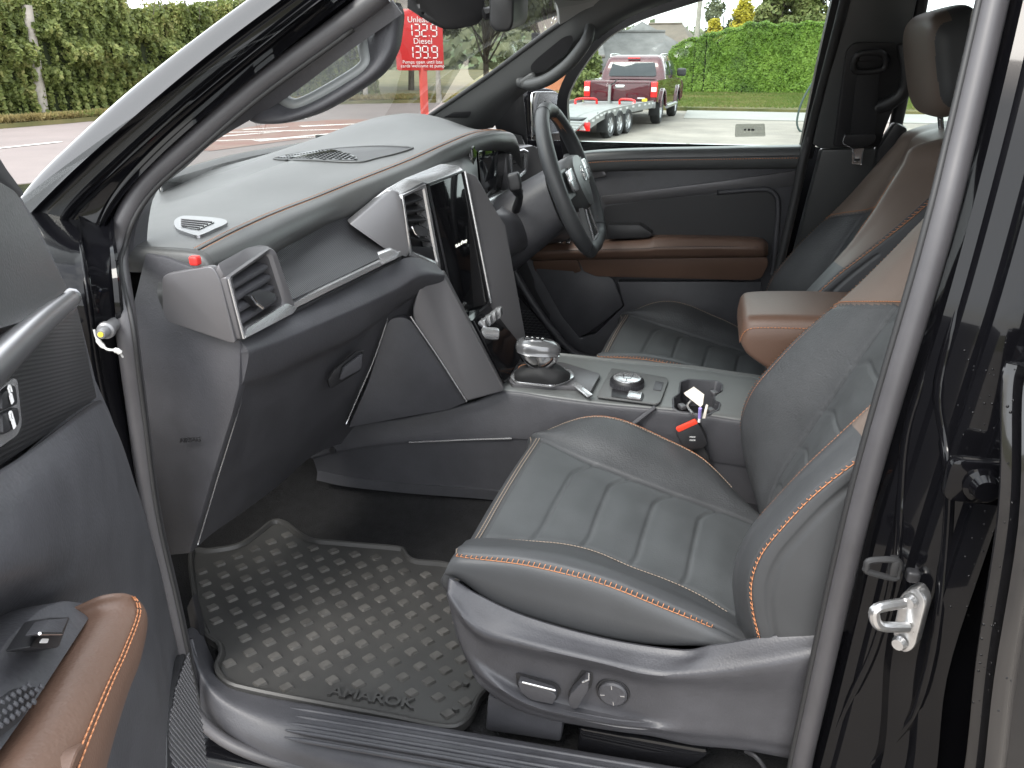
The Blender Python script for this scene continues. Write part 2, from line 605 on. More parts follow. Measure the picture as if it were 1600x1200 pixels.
# forecourt we stand on, the road beyond it, the pale footway along the right-hand verge
flat('forecourt', [(-9, -14), (30, -14), (30, 26.2), (-2.6, 26.2), (-6.5, 14), (-9, 6)], 0.0, M['ground'], kind='structure')
flat('road', [(-70, -8), (-9.004, -14), (-9.004, 6), (-6.504, 14), (-2.604, 26.2), (-6, 30), (-70, 30)], -0.004, M['road'], kind='structure')
vf = [E_(-500, 228), E_(-200, 212), E_(0, 201), E_(100, 193), E_(200, 184), E_(330, 174), E_(450, 166), E_(560, 162), E_(700, 160), E_(860, 158)]
vl = [tuple(p) for p in vf] + [(-3.5, 26.6), (-0.5, 25.6), (3.0, 25.2), (60, 25.2)]
def ribbon(name, front, depth_dir, depth, z0, z1, m, **k):
    """a strip with a raised front edge"""
    g = Geo()
    rows = []
    for p in front:
        p = A(p)
        q = p + A(depth_dir) * depth
        rows.append([A([*p, -0.03]), A([*p, z0]), A([*(p + A(depth_dir) * 0.12), z0]), A([*q, z1])])
    return obj(name, grid(np.array(rows), flip=False), m, **k)
ribbon('grass_verge', vl, (0, 1), 40, 0.10, 0.25, M['verge'], kind='structure')
ribbon('pavement', [(-0.6, 22.2), (3.0, 21.8), (60, 21.8)], (0, 1), 3.3, 0.025, 0.03, M['pave'], kind='structure')
# worn white line at the left, then windscreen reflection streaks painted as lines
for a, b, wd_ in (((-20, 234), (95, 222), 0.13), ((300, 192), (480, 186), 0.14), ((330, 208), (620, 200), 0.16), ((300, 222), (560, 212), 0.12)):
    p, q = E_(*a), E_(*b)
    n_ = unit([-(q - p)[1], (q - p)[0]])[:2] * wd_ / 2
    flat('road_marking_and_reflection', [p - n_, q - n_, q + n_, p + n_], 0.008, M['marking_reflection'], kind='structure')

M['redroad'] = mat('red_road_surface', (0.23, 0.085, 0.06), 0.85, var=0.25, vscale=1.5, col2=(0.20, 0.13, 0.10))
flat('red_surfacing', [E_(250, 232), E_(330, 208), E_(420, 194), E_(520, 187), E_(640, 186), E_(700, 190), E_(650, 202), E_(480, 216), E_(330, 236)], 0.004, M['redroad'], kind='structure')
for k, (a, b) in enumerate((((340, 214), (440, 206)), ((400, 221), (560, 205)), ((470, 198), (600, 192)), ((380, 203), (450, 199)), ((520, 212), (640, 196)))):  # pale tapering streaks: windscreen reflections painted onto the road
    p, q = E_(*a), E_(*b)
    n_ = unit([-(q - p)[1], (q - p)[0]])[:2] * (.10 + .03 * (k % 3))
    flat('road_marking_and_reflection', [p - n_, q - n_ * .4, q + n_ * .4, p + n_], 0.010, M['marking_reflection'], kind='structure')
# ================================================================ FOLIAGE
def quads(name, C, N, size, m, parent=None, elong=1.5, jitter=0.7, **props):
    """leaves: one small face each"""
    n = len(C)
    N = N + nrg.normal(0, jitter, (n, 3))
    N /= np.linalg.norm(N, axis=1, keepdims=True) + 1e-9
    t = nrg.normal(0, 1, (n, 3))
    t -= N * np.sum(t * N, 1, keepdims=True)
    t /= np.linalg.norm(t, axis=1, keepdims=True) + 1e-9
    b = np.cross(N, t)
    s = size * nrg.uniform(0.6, 1.35, (n, 1))
    V = np.stack([C - t * s * elong / 2, C + b * s / 2, C + t * s * elong / 2, C - b * s / 2], 1).reshape(-1, 3)
    me = bpy.data.meshes.new(name)
    me.vertices.add(4 * n); me.loops.add(4 * n); me.polygons.add(n)
    me.vertices.foreach_set('co', V.astype(np.float32).ravel())
    me.loops.foreach_set('vertex_index', np.arange(4 * n, dtype=np.int32))
    me.polygons.foreach_set('loop_start', np.arange(0, 4 * n, 4, dtype=np.int32))
    me.materials.append(m)
    me.update(calc_edges=True)
    me.validate()
    o = bpy.data.objects.new(name, me)
    COL.objects.link(o)
    if parent is not None:
        o.parent = parent
    for k, v in props.items():
        o[k] = v
    return o

LM = {
    'wild': leaf_mat('hedgerow_leaves', [(0.050, 0.070, 0.018), (0.105, 0.135, 0.036), (0.17, 0.20, 0.058), (0.26, 0.25, 0.09)], fscale=1.1),
    'clip': leaf_mat('clipped_hedge_leaves', [(0.060, 0.115, 0.014), (0.105, 0.190, 0.022), (0.155, 0.260, 0.034), (0.22, 0.33, 0.06)], fscale=0.9),
    'gold': leaf_mat('golden_conifer_foliage', [(0.22, 0.20, 0.015), (0.42, 0.36, 0.03), (0.58, 0.48, 0.06)], fscale=2),
    'broad': leaf_mat('broadleaf_foliage', [(0.055, 0.080, 0.024), (0.115, 0.150, 0.045), (0.19, 0.22, 0.075), (0.29, 0.30, 0.12)], fscale=0.5),
    'dull': leaf_mat('grey_green_foliage', [(0.065, 0.080, 0.042), (0.125, 0.140, 0.075), (0.20, 0.215, 0.12)], fscale=0.5),
    'dry': leaf_mat('dry_grass', [(0.14, 0.11, 0.04), (0.24, 0.19, 0.08), (0.11, 0.14, 0.035)], fscale=0.8),
    'lawn': leaf_mat('short_grass', [(0.07, 0.12, 0.022), (0.13, 0.165, 0.04), (0.20, 0.18, 0.075)], fscale=0.5),
}
M['bark'] = mat('bark', (0.10, 0.085, 0.065), 0.9, var=0.3, vscale=6)
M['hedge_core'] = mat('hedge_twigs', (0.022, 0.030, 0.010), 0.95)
M['pole'] = mat('weathered_timber', (0.30, 0.275, 0.24), 0.85, var=0.2, vscale=5)

def lump(n, seed=0):
    """cheap smooth 1-D noise"""
    r = np.random.default_rng(seed)
    k = r.normal(0, 1, 12)
    return lambda s: sum(k[i] * math.sin(s * (0.35 + 0.33 * i) + i * 1.7) for i in range(12)) / 3.5

def hedge(name, path, depth, hfun, m, n, leaf, label, cat, bulge=0.25, seed=1, sprigs=0, group=None, neat=False):
    """leaves spread through the outer shell of a hedge standing along a path"""
    P = curve([(p[0], p[1], 0) for p in path], 60)
    T = np.gradient(P, axis=0)
    T /= np.linalg.norm(T, axis=1, keepdims=True)
    Nn = np.stack([-T[:, 1], T[:, 0], 0 * T[:, 0]], 1)
    if Nn[30, 1] < 0:
        Nn = -Nn
    o = thing(name, label, cat, (P[30][0], P[30][1], 0), group=group)
    org = A([P[30][0], P[30][1], 0])
    L = len(P) - 1
    u = nrg.uniform(0, L, n)
    i = np.minimum(u.astype(int), L - 1)
    f = (u - i)[:, None]
    base = P[i] * (1 - f) + P[i + 1] * f
    nn = Nn[i]
    lu = lump(1, seed)
    hh = np.array([hfun(x / L) * (1 + (0.02 if neat else 0.09) * lu(x * 0.9)) for x in u])
    w_ = nrg.uniform(0, 1, n)
    side = nrg.uniform(0, 1, n)
    lz = lump(2, seed + 5)
    front = side < 0.66
    z = np.where(front, hh * w_ ** 0.85, hh * nrg.uniform(0.92, 1.03, n))
    blob = np.array([lu(a * 2.1) * lz(b * 2.7) for a, b in zip(u, z)])
    off = np.where(front, -depth / 2 - blob * bulge + nrg.exponential(0.06 if neat else 0.13, n) - bulge * 0.4 * np.sin(np.pi * np.clip(z / hh, 0, 1)),
                   nrg.uniform(-depth / 2, depth / 2, n))
    rnd_top = np.where(front, 0, 0)
    k = np.clip((z / hh - 0.9) / 0.1, 0, 1)
    off = np.where(front, off + k * k * depth * 0.18, off)
    C = base + nn * off[:, None]
    C[:, 2] = z
    N = np.where(front[:, None], -nn + A([0, 0, 0.5]), A([0, 0, 1.0]) - nn * 0.3)
    quads('leaves', C - org, N, leaf, m, o, jitter=0.45 if neat else 0.75)
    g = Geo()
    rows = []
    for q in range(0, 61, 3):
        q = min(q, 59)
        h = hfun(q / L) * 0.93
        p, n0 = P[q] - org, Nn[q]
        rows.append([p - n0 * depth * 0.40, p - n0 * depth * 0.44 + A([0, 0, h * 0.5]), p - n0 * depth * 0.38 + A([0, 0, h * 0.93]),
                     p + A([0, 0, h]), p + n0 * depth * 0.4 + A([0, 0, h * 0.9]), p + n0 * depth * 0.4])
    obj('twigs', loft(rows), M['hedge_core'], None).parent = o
    if sprigs:
        g = Geo()
        Cs = []
        for _ in range(sprigs):
            q = rnd.randrange(60)
            b0 = P[q] - org + Nn[q] * rnd.uniform(-depth / 2, depth / 3) + A([0, 0, hfun(q / L) * 0.93])
            b1 = b0 + A([rnd.uniform(-.15, .15), rnd.uniform(-.1, .1), rnd.uniform(0.2, 0.75)])
            g.add(tube([b0, (b0 + b1) / 2 + A([.03, 0, 0]), b1], 0.012, 4))
            for s in np.linspace(0.2, 1, 7):
                for _k in range(2):
                    Cs.append(b0 + (b1 - b0) * s + nrg.normal(0, 0.05, 3))
        obj('sprigs', g, M['bark'], None, kind='stuff').parent = o
        Cs = A(Cs)
        quads('sprig_leaves', Cs, nrg.normal(0, 1, Cs.shape), leaf * 0.9, m, o)
    return o

def tree(name, label, cat, base, height, spread, m, n, leaf, trunk_h=0.3, cone=False, seed=0, group=None, clumps=26, trunk_r=0.16):
    o = thing(name, label, cat, (base[0], base[1], 0), group=group)
    r = random.Random(seed)
    rg = np.random.default_rng(seed)
    g = Geo()
    th = height * trunk_h
    bend = A([r.uniform(-.3, .3), r.uniform(-.3, .3), 0])
    spine = [A([0, 0, 0]), bend * 0.4 + A([0, 0, th]), bend + A([0, 0, height * 0.85])]
    sp = cr(spine, 14)
    g.add(tube(sp, np.linspace(trunk_r, 0.03, 14), 8))
    cl = []
    for k in range(clumps):
        if cone:
            h = r.uniform(0.06, 0.97)
            rad = spread * (1 - h) ** 0.75 * r.uniform(0.5, 0.85)
        else:
            h = r.uniform(trunk_h, 0.95)
            rad = spread * math.sqrt(max(0.05, 1 - ((h - 0.58) / 0.44) ** 2)) * r.uniform(0.3, 0.85)
        a = r.uniform(0, 2 * math.pi)
        p = A([rad * math.cos(a), rad * math.sin(a), height * h])
        cl.append((p, (0.26 if not cone else 0.22) * spread * r.uniform(0.7, 1.25) + 0.1))
        if not cone:
            k0 = sp[min(13, max(3, int(h * 11)))] * A([1, 1, 0.8])
            g.add(tube(cr([k0, (k0 + p) / 2 + A([0, 0, -0.2]), p], 6), np.linspace(trunk_r * 0.35, 0.015, 6), 5))
    obj('trunk', g, M['bark'], None).parent = o
    w_ = np.array([c[1] ** 2 for c in cl])
    pick = rg.choice(len(cl), n, p=w_ / w_.sum())
    D = rg.normal(0, 1, (n, 3))
    D /= np.linalg.norm(D, axis=1, keepdims=True)
    R_ = A([c[1] for c in cl])[pick] * rg.uniform(0.35, 1.05, n) ** 0.5
    C = A([c[0] for c in cl])[pick] + D * R_[:, None] * A([1, 1, 0.75])
    quads('crown', C, D + A([0, 0, 0.4]), leaf, m, o)
    return o

# wild hedgerow beside the road at the left
hp = [E_(-420, 205), E_(-150, 192), E_(60, 181), E_(220, 173), E_(380, 163), E_(560, 156)]
hp = [A(p) + A([0, 0.8]) for p in hp]
hedge('hedgerow', hp, 1.7, lambda t: 2.95 + 0.5 * math.sin(t * 9) * 0.4, LM['wild'], 120000, 0.085,
      'tall overgrown hedgerow along the road verge at the left', 'hedge', bulge=0.30, seed=3, sprigs=90)
# smooth clipped hedge across the road at the right
def clip_h(t):
    return 2.75 * (0.62 + 0.38 * min(1, (t / 0.13)) ** 0.6) if t < 0.13 else 2.75
hedge('hedge', [(-1.55, 37.6), (0.4, 37.0), (5, 36.6), (12, 36.2), (22, 36)], 2.0, clip_h, LM['clip'], 190000, 0.062,
      'neatly clipped bright green hedge behind the maroon pickup', 'hedge', bulge=0.03, seed=9, neat=True)
# dry stalks at the foot of the hedgerow and grass on the verges
def tufts(name, n, region, h, m, **props):
    C = A([region() for _ in range(n)])
    C[:, 2] += h * 0.4
    N = np.stack([nrg.normal(0, 1, n), nrg.normal(0, 1, n) - 1, nrg.normal(0, .15, n)], 1)
    me_o = quads(name, C, N, h * 0.35, m, jitter=0.1, elong=2.6, **props)
    return me_o
def on_verge():
    t = rnd.uniform(0, len(vl) - 5.001)
    i = int(t); p = A(vl[i]) * (1 - t + i) + A(vl[i + 1]) * (t - i)
    d = rnd.uniform(0.05, 2.2)
    return (p[0], p[1] + d, 0.10)
tufts('grass', 16000, on_verge, 0.20, LM['dry'], kind='stuff')
tufts('lawn', 30000, lambda: (rnd.uniform(-3, 14), rnd.uniform(25.3, 35.6), 0.12), 0.12, LM['lawn'], kind='stuff')

# trees
base = lambda px, d: WD(px, 91, d)[:2]
tree('tree', 'dusty green tree behind the red price sign', 'tree', base(640, 38), 9.5, 3.2, LM['dull'], 15000, 0.20, seed=2, clumps=34)
tree('tree', 'broad grey green tree right of the red price sign', 'tree', base(760, 40), 11.5, 4.0, LM['dull'], 19000, 0.20, seed=4, clumps=40)
tree('tree', 'tree seen between the far windscreen pillar and the price sign, furthest right', 'tree', base(855, 44), 10, 3.4, LM['broad'], 15000, 0.20, seed=6, clumps=34)
tree('tree', 'bushy tree seen through the grab handle of the near windscreen pillar', 'tree', base(520, 37), 7.0, 3.2, LM['broad'], 15000, 0.19, seed=8, clumps=34)
tree('tree', 'low rounded tree above the hedgerow beside the windscreen pillar', 'tree', base(420, 40), 5.2, 3.0, LM['broad'], 11000, 0.19, seed=11)
tree('golden_conifer', 'bright yellow conifer rising behind the clipped hedge', 'conifer', base(1154, 44), 4.15, 1.15, LM['gold'], 9000, 0.10, cone=True, seed=3, clumps=60)
tree('golden_conifer', 'small yellow conifer at the rounded end of the clipped hedge', 'conifer', base(1112, 46), 3.35, 0.9, LM['gold'], 5000, 0.10, cone=True, seed=5, clumps=46)
tree('tree', 'olive brown tree between the two yellow conifers', 'tree', base(1128, 54), 4.6, 1.9, LM['dull'], 7000, 0.15, seed=13)
tree('tree', 'pale green tree immediately right of the larger yellow conifer', 'tree', base(1212, 52), 5.4, 2.4, LM['broad'], 12000, 0.16, seed=14, clumps=34)
tree('tree', 'tall light green tree behind the hedge beside the driver door frame', 'tree', base(1285, 54), 7.2, 3.2, LM['broad'], 16000, 0.17, seed=15, clumps=40)
tree('tree', 'leafy tree beside the brick house with the grey roof', 'tree', base(912, 33), 3.6, 0.9, LM['broad'], 5000, 0.13, seed=17)
tree('shrub', 'low green shrub in front of the brick house', 'shrub', base(912, 31), 1.0, 0.9, LM['broad'], 2500, 0.10, seed=19, trunk_h=0.15)
# far wooded rise
Gh = np.zeros((40, 10, 3))
for i in range(40):
    for j in range(10):
        a = math.radians(-66 + 120 * i / 39)
        d = 120 + 22 * j
        Gh[i, j] = (d * math.sin(a), d * math.cos(a), -0.5 + (7.0 + 3.0 * math.sin(i * 0.55) + 3 * math.exp(-((i - 18) / 4) ** 2)) * math.sin(min(1, j / 7) * math.pi / 2) * (1.0 if i < 22 else 0.55))
obj('hill', grid(Gh, flip=True), M['hill'], kind='structure')
hc = []
for _ in range(17000):
    i, j = rnd.uniform(0, 38.9), rnd.uniform(0, 8.9)
    p = Gh[int(i), int(j)] * (1 - i % 1) + Gh[int(i) + 1, int(j)] * (i % 1)
    hc.append(p + nrg.normal(0, 1.2, 3) + A([0, 0, 1.4]))
hc = A(hc)
quads('wood', hc, np.tile(A([0, -1, 1.0]), (len(hc), 1)), 1.3, LM['dull'], kind='stuff')

# ================================================================ POLES, SIGN
def pole(label, px_top, px_bot, dist, r, name='utility_pole', arms=False, h_extra=0.0):
    b = WD(*px_bot, dist); t = WD(*px_top, dist)
    b[2] = 0.0
    d_ = (t - b)
    t = t + unit(d_) * h_extra
    o = thing(name, label, 'pole', tuple(b))
    P = np.linspace(b, t, 8) - b
    obj('shaft', tube(P, np.linspace(r, r * 0.72, 8), 12), M['pole'], None).parent = o
    if arms:
        u = P[-1] * 0.93
        obj('crossarm', box(u, (1.3, 0.10, 0.12), bev=0.01), M['pole'], None).parent = o
    return o
pole('leaning weathered timber pole in front of the hedgerow', (42, 8), (66, 178), 26, 0.17)
pole('tall grey utility pole rising behind the clipped hedge', (1094, 0), (1083, 120), 52, 0.17, arms=True, h_extra=3.0)
pole('thin bare mast above the hipped grey roof', (1034, 38), (1031, 120), 62, 0.05, name='mast')
pole('short thin mast between the house roof and the clipped hedge', (1062, 60), (1061, 120), 62, 0.06, name='mast')
pole('pale post beside the brick house', (896, 112), (892, 152), 31, 0.075, name='post')
pole('grey post behind the windscreen beside the price sign', (684, 108), (686, 162), 30, 0.11, name='post')
pole('grey post seen at the edge of the near grab handle', (567, 62), (571, 150), 31, 0.10, name='post')

sb = W(664, 188, Z=0.0)
sgn = thing('price_sign', 'red fuel price board on a red post showing 132.9 and 139.9', 'sign', tuple(sb))
M['signred'] = mat('red_sign_face', (0.48, 0.012, 0.012), 0.45, var=0.05)
M['signpost'] = mat('faded_red_paint', (0.60, 0.09, 0.07), 0.5)
M['signtxt'] = mat('white_sign_lettering', (0.7, 0.69, 0.67), 0.5)
dS = math.hypot(sb[0], sb[1])
fr = unit([-sb[0], -sb[1], 0]); rt = A([-fr[1], fr[0], 0])    # rt: picture right, fr: towards us
hz = lambda py: WD(664, py, dS)[2]
z0, z1 = hz(110) , hz(14)
wS = 66 / FPX * dS * 1.02
cS = A([0, 0, (z0 + z1) / 2]) + rt * (-0.06)
obj('panel', slab(fillet([cS + rt * wS / 2 * i + A([0, 0, 1]) * (z1 - z0) / 2 * j for i, j in ((-1, -1), (1, -1), (1, 1), (-1, 1))], 0.06), -fr * 0.16, 0.012), M['signred']).parent = sgn
obj('post', tube([A([0, 0, 0]) - fr * 0.08, A([0, 0, z0 + 0.1]) - fr * 0.08], 0.11, 4), M['signpost']).parent = sgn
gt = Geo()
zz = lambda py: A([0, 0, WD(664, py, dS)[2]])
for body, py, s in (('Unleaded', 31, 0.19), ('Diesel', 64.5, 0.19)):
    gt.add(text(body, zz(py) + rt * 0.03 + fr * 0.012, rt, (0, 0, 1), s, 0.004))
SEG = {'1': 'bc', '2': 'abged', '3': 'abgcd', '9': 'abcdfg'}
def seg_row(txt, c, h):
    """seven segment numerals"""
    w_ = h * .50
    x = -2.25 * w_ * 1.4
    for ch in txt:
        if ch == '.':
            gt.add(box(c + rt * (x - w_ * .05) - up_ * h * .46, (h * .10, .012, h * .10), (rt, fr, up_)))
            x += w_ * .35
            continue
        o_ = c + rt * (x + w_ * .5)
        t_ = h * .11
        for q in SEG[ch]:
            if q in 'agd':
                gt.add(box(o_ + up_ * {'a': h / 2, 'g': 0, 'd': -h / 2}[q], (w_ * .74, .012, t_), (rt, fr, up_), .004))
            else:
                gt.add(box(o_ + rt * (w_ / 2 if q in 'bc' else -w_ / 2) + up_ * (h / 4 if q in 'bf' else -h / 4), (t_, .012, h * .40), (rt, fr, up_), .004))
        x += w_ * 1.4
up_ = A([0, 0, 1.0])
seg_row('132.9', zz(47.5) + rt * .06 + fr * .014, .27)
seg_row('139.9', zz(81.5) + rt * .06 + fr * .014, .27)
for body, py, s in (('Pumps open until late', 97, 0.115), ('cards welcome at pump', 103, 0.115)):
    gt.add(text(body, zz(py) + rt * 0.0 + fr * 0.012, rt, (0, 0, 1), s, 0.004))
obj('lettering', gt, M['signtxt']).parent = sgn

# ================================================================ HOUSES
M['slate'] = mat('grey_slate', (0.125, 0.12, 0.12), 0.8, var=0.25, vscale=1.6)
M['stone_tile'] = mat('brown_tile', (0.13, 0.105, 0.085), 0.85, var=0.22, vscale=1.2)
M['brick'] = mat('orange_brick', (0.36, 0.15, 0.075), 0.85, var=0.18, vscale=3.0)
M['fascia'] = mat('dark_fascia', (0.12, 0.10, 0.09), 0.7)
M['pane'] = mat('dark_window_pane', (0.03, 0.035, 0.04), 0.06)
M['wframe'] = mat('white_frame', (0.7, 0.7, 0.68), 0.5)

def house(label, px, d, w, dep, hw, hr, rz, roofm, hip=0.0, group=None, chimney=False):
    b = base(px, d)
    o = thing('house', label, 'house', (b[0], b[1], 0), rz, group)
    o['rot'] = 1
    L = lambda x, y, z: A([x, y, z])
    obj('wall', slab([L(-w / 2, -dep / 2, 0), L(w / 2, -dep / 2, 0), L(w / 2, dep / 2, 0), L(-w / 2, dep / 2, 0)], (0, 0, hw)), M['brick'], o)
    e = 0.45
    X, Y = w / 2 + e, dep / 2 + e
    rx = X - hip
    g = Geo()
    V = [L(-X, -Y, hw - 0.1), L(X, -Y, hw - 0.1), L(X, Y, hw - 0.1), L(-X, Y, hw - 0.1), L(-rx, 0, hr), L(rx, 0, hr)]
    g.add((np.array(V), [(0, 1, 5, 4), (2, 3, 4, 5), (1, 2, 5), (3, 0, 4), (3, 2, 1, 0)]))
    rf = obj('roof', g, roofm, o)
    obj('gutter', tube([L(-X, -Y, hw - 0.14), L(X, -Y, hw - 0.14)], 0.07, 8), M['fascia'], o)
    obj('ridge_tile', tube([L(-rx, 0, hr + 0.02), L(rx, 0, hr + 0.02)], 0.09, 8), roofm, rf)
    for k in ((-0.28, 0.22) if hw > 2.2 else ()):
        wdw = obj('window', slab([L(w * k - 0.6, -dep / 2 - 0.02, 0.9), L(w * k + 0.6, -dep / 2 - 0.02, 0.9), L(w * k + 0.6, -dep / 2 - 0.02, 2.1), L(w * k - 0.6, -dep / 2 - 0.02, 2.1)], (0, -0.05, 0)), M['wframe'], o)
        for s in (-1, 1):
            obj('pane', slab([L(w * k + s * 0.29 - 0.24, -dep / 2 - 0.075, 0.98), L(w * k + s * 0.29 + 0.24, -dep / 2 - 0.075, 0.98), L(w * k + s * 0.29 + 0.24, -dep / 2 - 0.075, 2.02), L(w * k + s * 0.29 - 0.24, -dep / 2 - 0.075, 2.02)], (0, -0.01, 0)), M['pane'], wdw)
    if chimney:
        obj('chimney', box(L(w * 0.1, 0.2, hr + 0.3), (0.7, 0.7, 1.2), bev=0.02), M['brick'], rf)
    for ch in o.children:
        ch.matrix_parent_inverse = Matrix.Identity(4)
    return o
house('brick house with a long plain grey slate roof left of the maroon pickup cab', 955, 45, 4.6, 6.5, 1.0, 2.75, math.radians(6), M['slate'])
house('house under a steep hipped grey roof directly above the maroon pickup', 1000, 52, 5.2, 5.2, 1.6, 3.55, math.radians(20), M['slate'], hip=3.05)
house('house with a brown tiled roof rising behind the hipped grey one', 1036, 58, 4.6, 6.0, 1.8, 3.6, math.radians(-8), M['stone_tile'], hip=1.6)
house('red brick building low down at the edge of the far door mirror', 884, 40, 2.4, 4.0, 1.7, 2.5, math.radians(12), M['slate'])

shop = thing('shop', 'red brick filling station shop with a pale wall and blue fascia', 'shop', (19, 11, 0))
shop['rot'] = 1
obj('wall', box(A([0, 0, 1.6]), (5, 14, 3.2)), mat('cream_render', (.34, .29, .22), .8), shop)
obj('brick_pier', box(A([-2.55, 1.5, 1.6]), (.3, 4, 3.2)), M['brick'], shop)
obj('fascia', box(A([-2.7, -2, 3.0]), (.3, 8, .7), bev=.03), mat('blue_fascia', (.03, .10, .40), .4), shop)
obj('roof', box(A([0, 0, 3.5]), (5.8, 15, .3), bev=.05), M['slate'], shop)
wq = obj('shop_window', box(A([-2.55, -3.5, 1.5]), (.12, 4.2, 1.9), bev=.02), M['pane'], shop)
obj('frame', box(A([-2.6, -3.5, .5]), (.16, 4.4, .1)), M['wframe'], wq)
for ch in shop.children:
    ch.matrix_parent_inverse = Matrix.Identity(4)
# ================================================================ MAROON PICKUP
M['maroon'] = mat('maroon_car_paint', (0.062, 0.003, 0.009), 0.25, metal=0.15, coat=1.0)
M['tyre'] = mat('tyre_rubber', (0.022, 0.022, 0.023), 0.75)
M['alloy'] = mat('alloy_wheel', (0.46, 0.46, 0.47), 0.35, metal=0.8)
M['lampred'] = mat('tail_lamp_red', (0.60, 0.015, 0.015), 0.15)
M['lampwhite'] = mat('lamp_white', (0.75, 0.70, 0.68), 0.15)
M['alu'] = mat('galvanised_sheet', (0.24, 0.24, 0.235), 0.5, metal=0.35, var=0.12, vscale=4)
M['yellow'] = mat('yellow_plate', (0.80, 0.62, 0.04), 0.5)
M['bumper'] = mat('grey_bumper', (0.20, 0.20, 0.205), 0.4, metal=0.4)

def wheel(parent, c, ax, r=0.37, w=0.24, rim=0.62):
    c, ax = A(c, float), unit(ax)
    t = obj('wheel', revolve([(r * 0.6, -w / 2 + .02), (r * 0.9, -w / 2), (r * 0.985, -w * 0.36), (r, -w * 0.2), (r, w * 0.2), (r * 0.985, w * 0.36), (r * 0.9, w / 2), (r * 0.6, w / 2 - .02)], c, ax, 32), M['tyre'], parent, angle=50)
    t.matrix_parent_inverse = Matrix.Identity(4)
    g = Geo()
    g.add(revolve([(0.0, w * 0.30), (r * 0.14, w * 0.32), (r * 0.2, w * 0.18), (r * rim * 0.9, w * 0.20), (r * rim, w * 0.42), (r * rim * 1.02, w * 0.2), (r * rim, -w * 0.3)], c, ax, 32))
    a0 = unit(np.cross(ax, (0, 0, 1)))
    for k in range(6):
        a = k * math.pi / 3
        d = a0 * math.cos(a) + A([0, 0, 1]) * math.sin(a)
        g.add(box(c + ax * w * 0.30 + d * r * rim * 0.52, (r * rim * 0.86, r * 0.13, w * 0.14), (d, np.cross(ax, d), ax), 0.01))
    obj('rim', g, M['alloy'], t, angle=40)
    return t

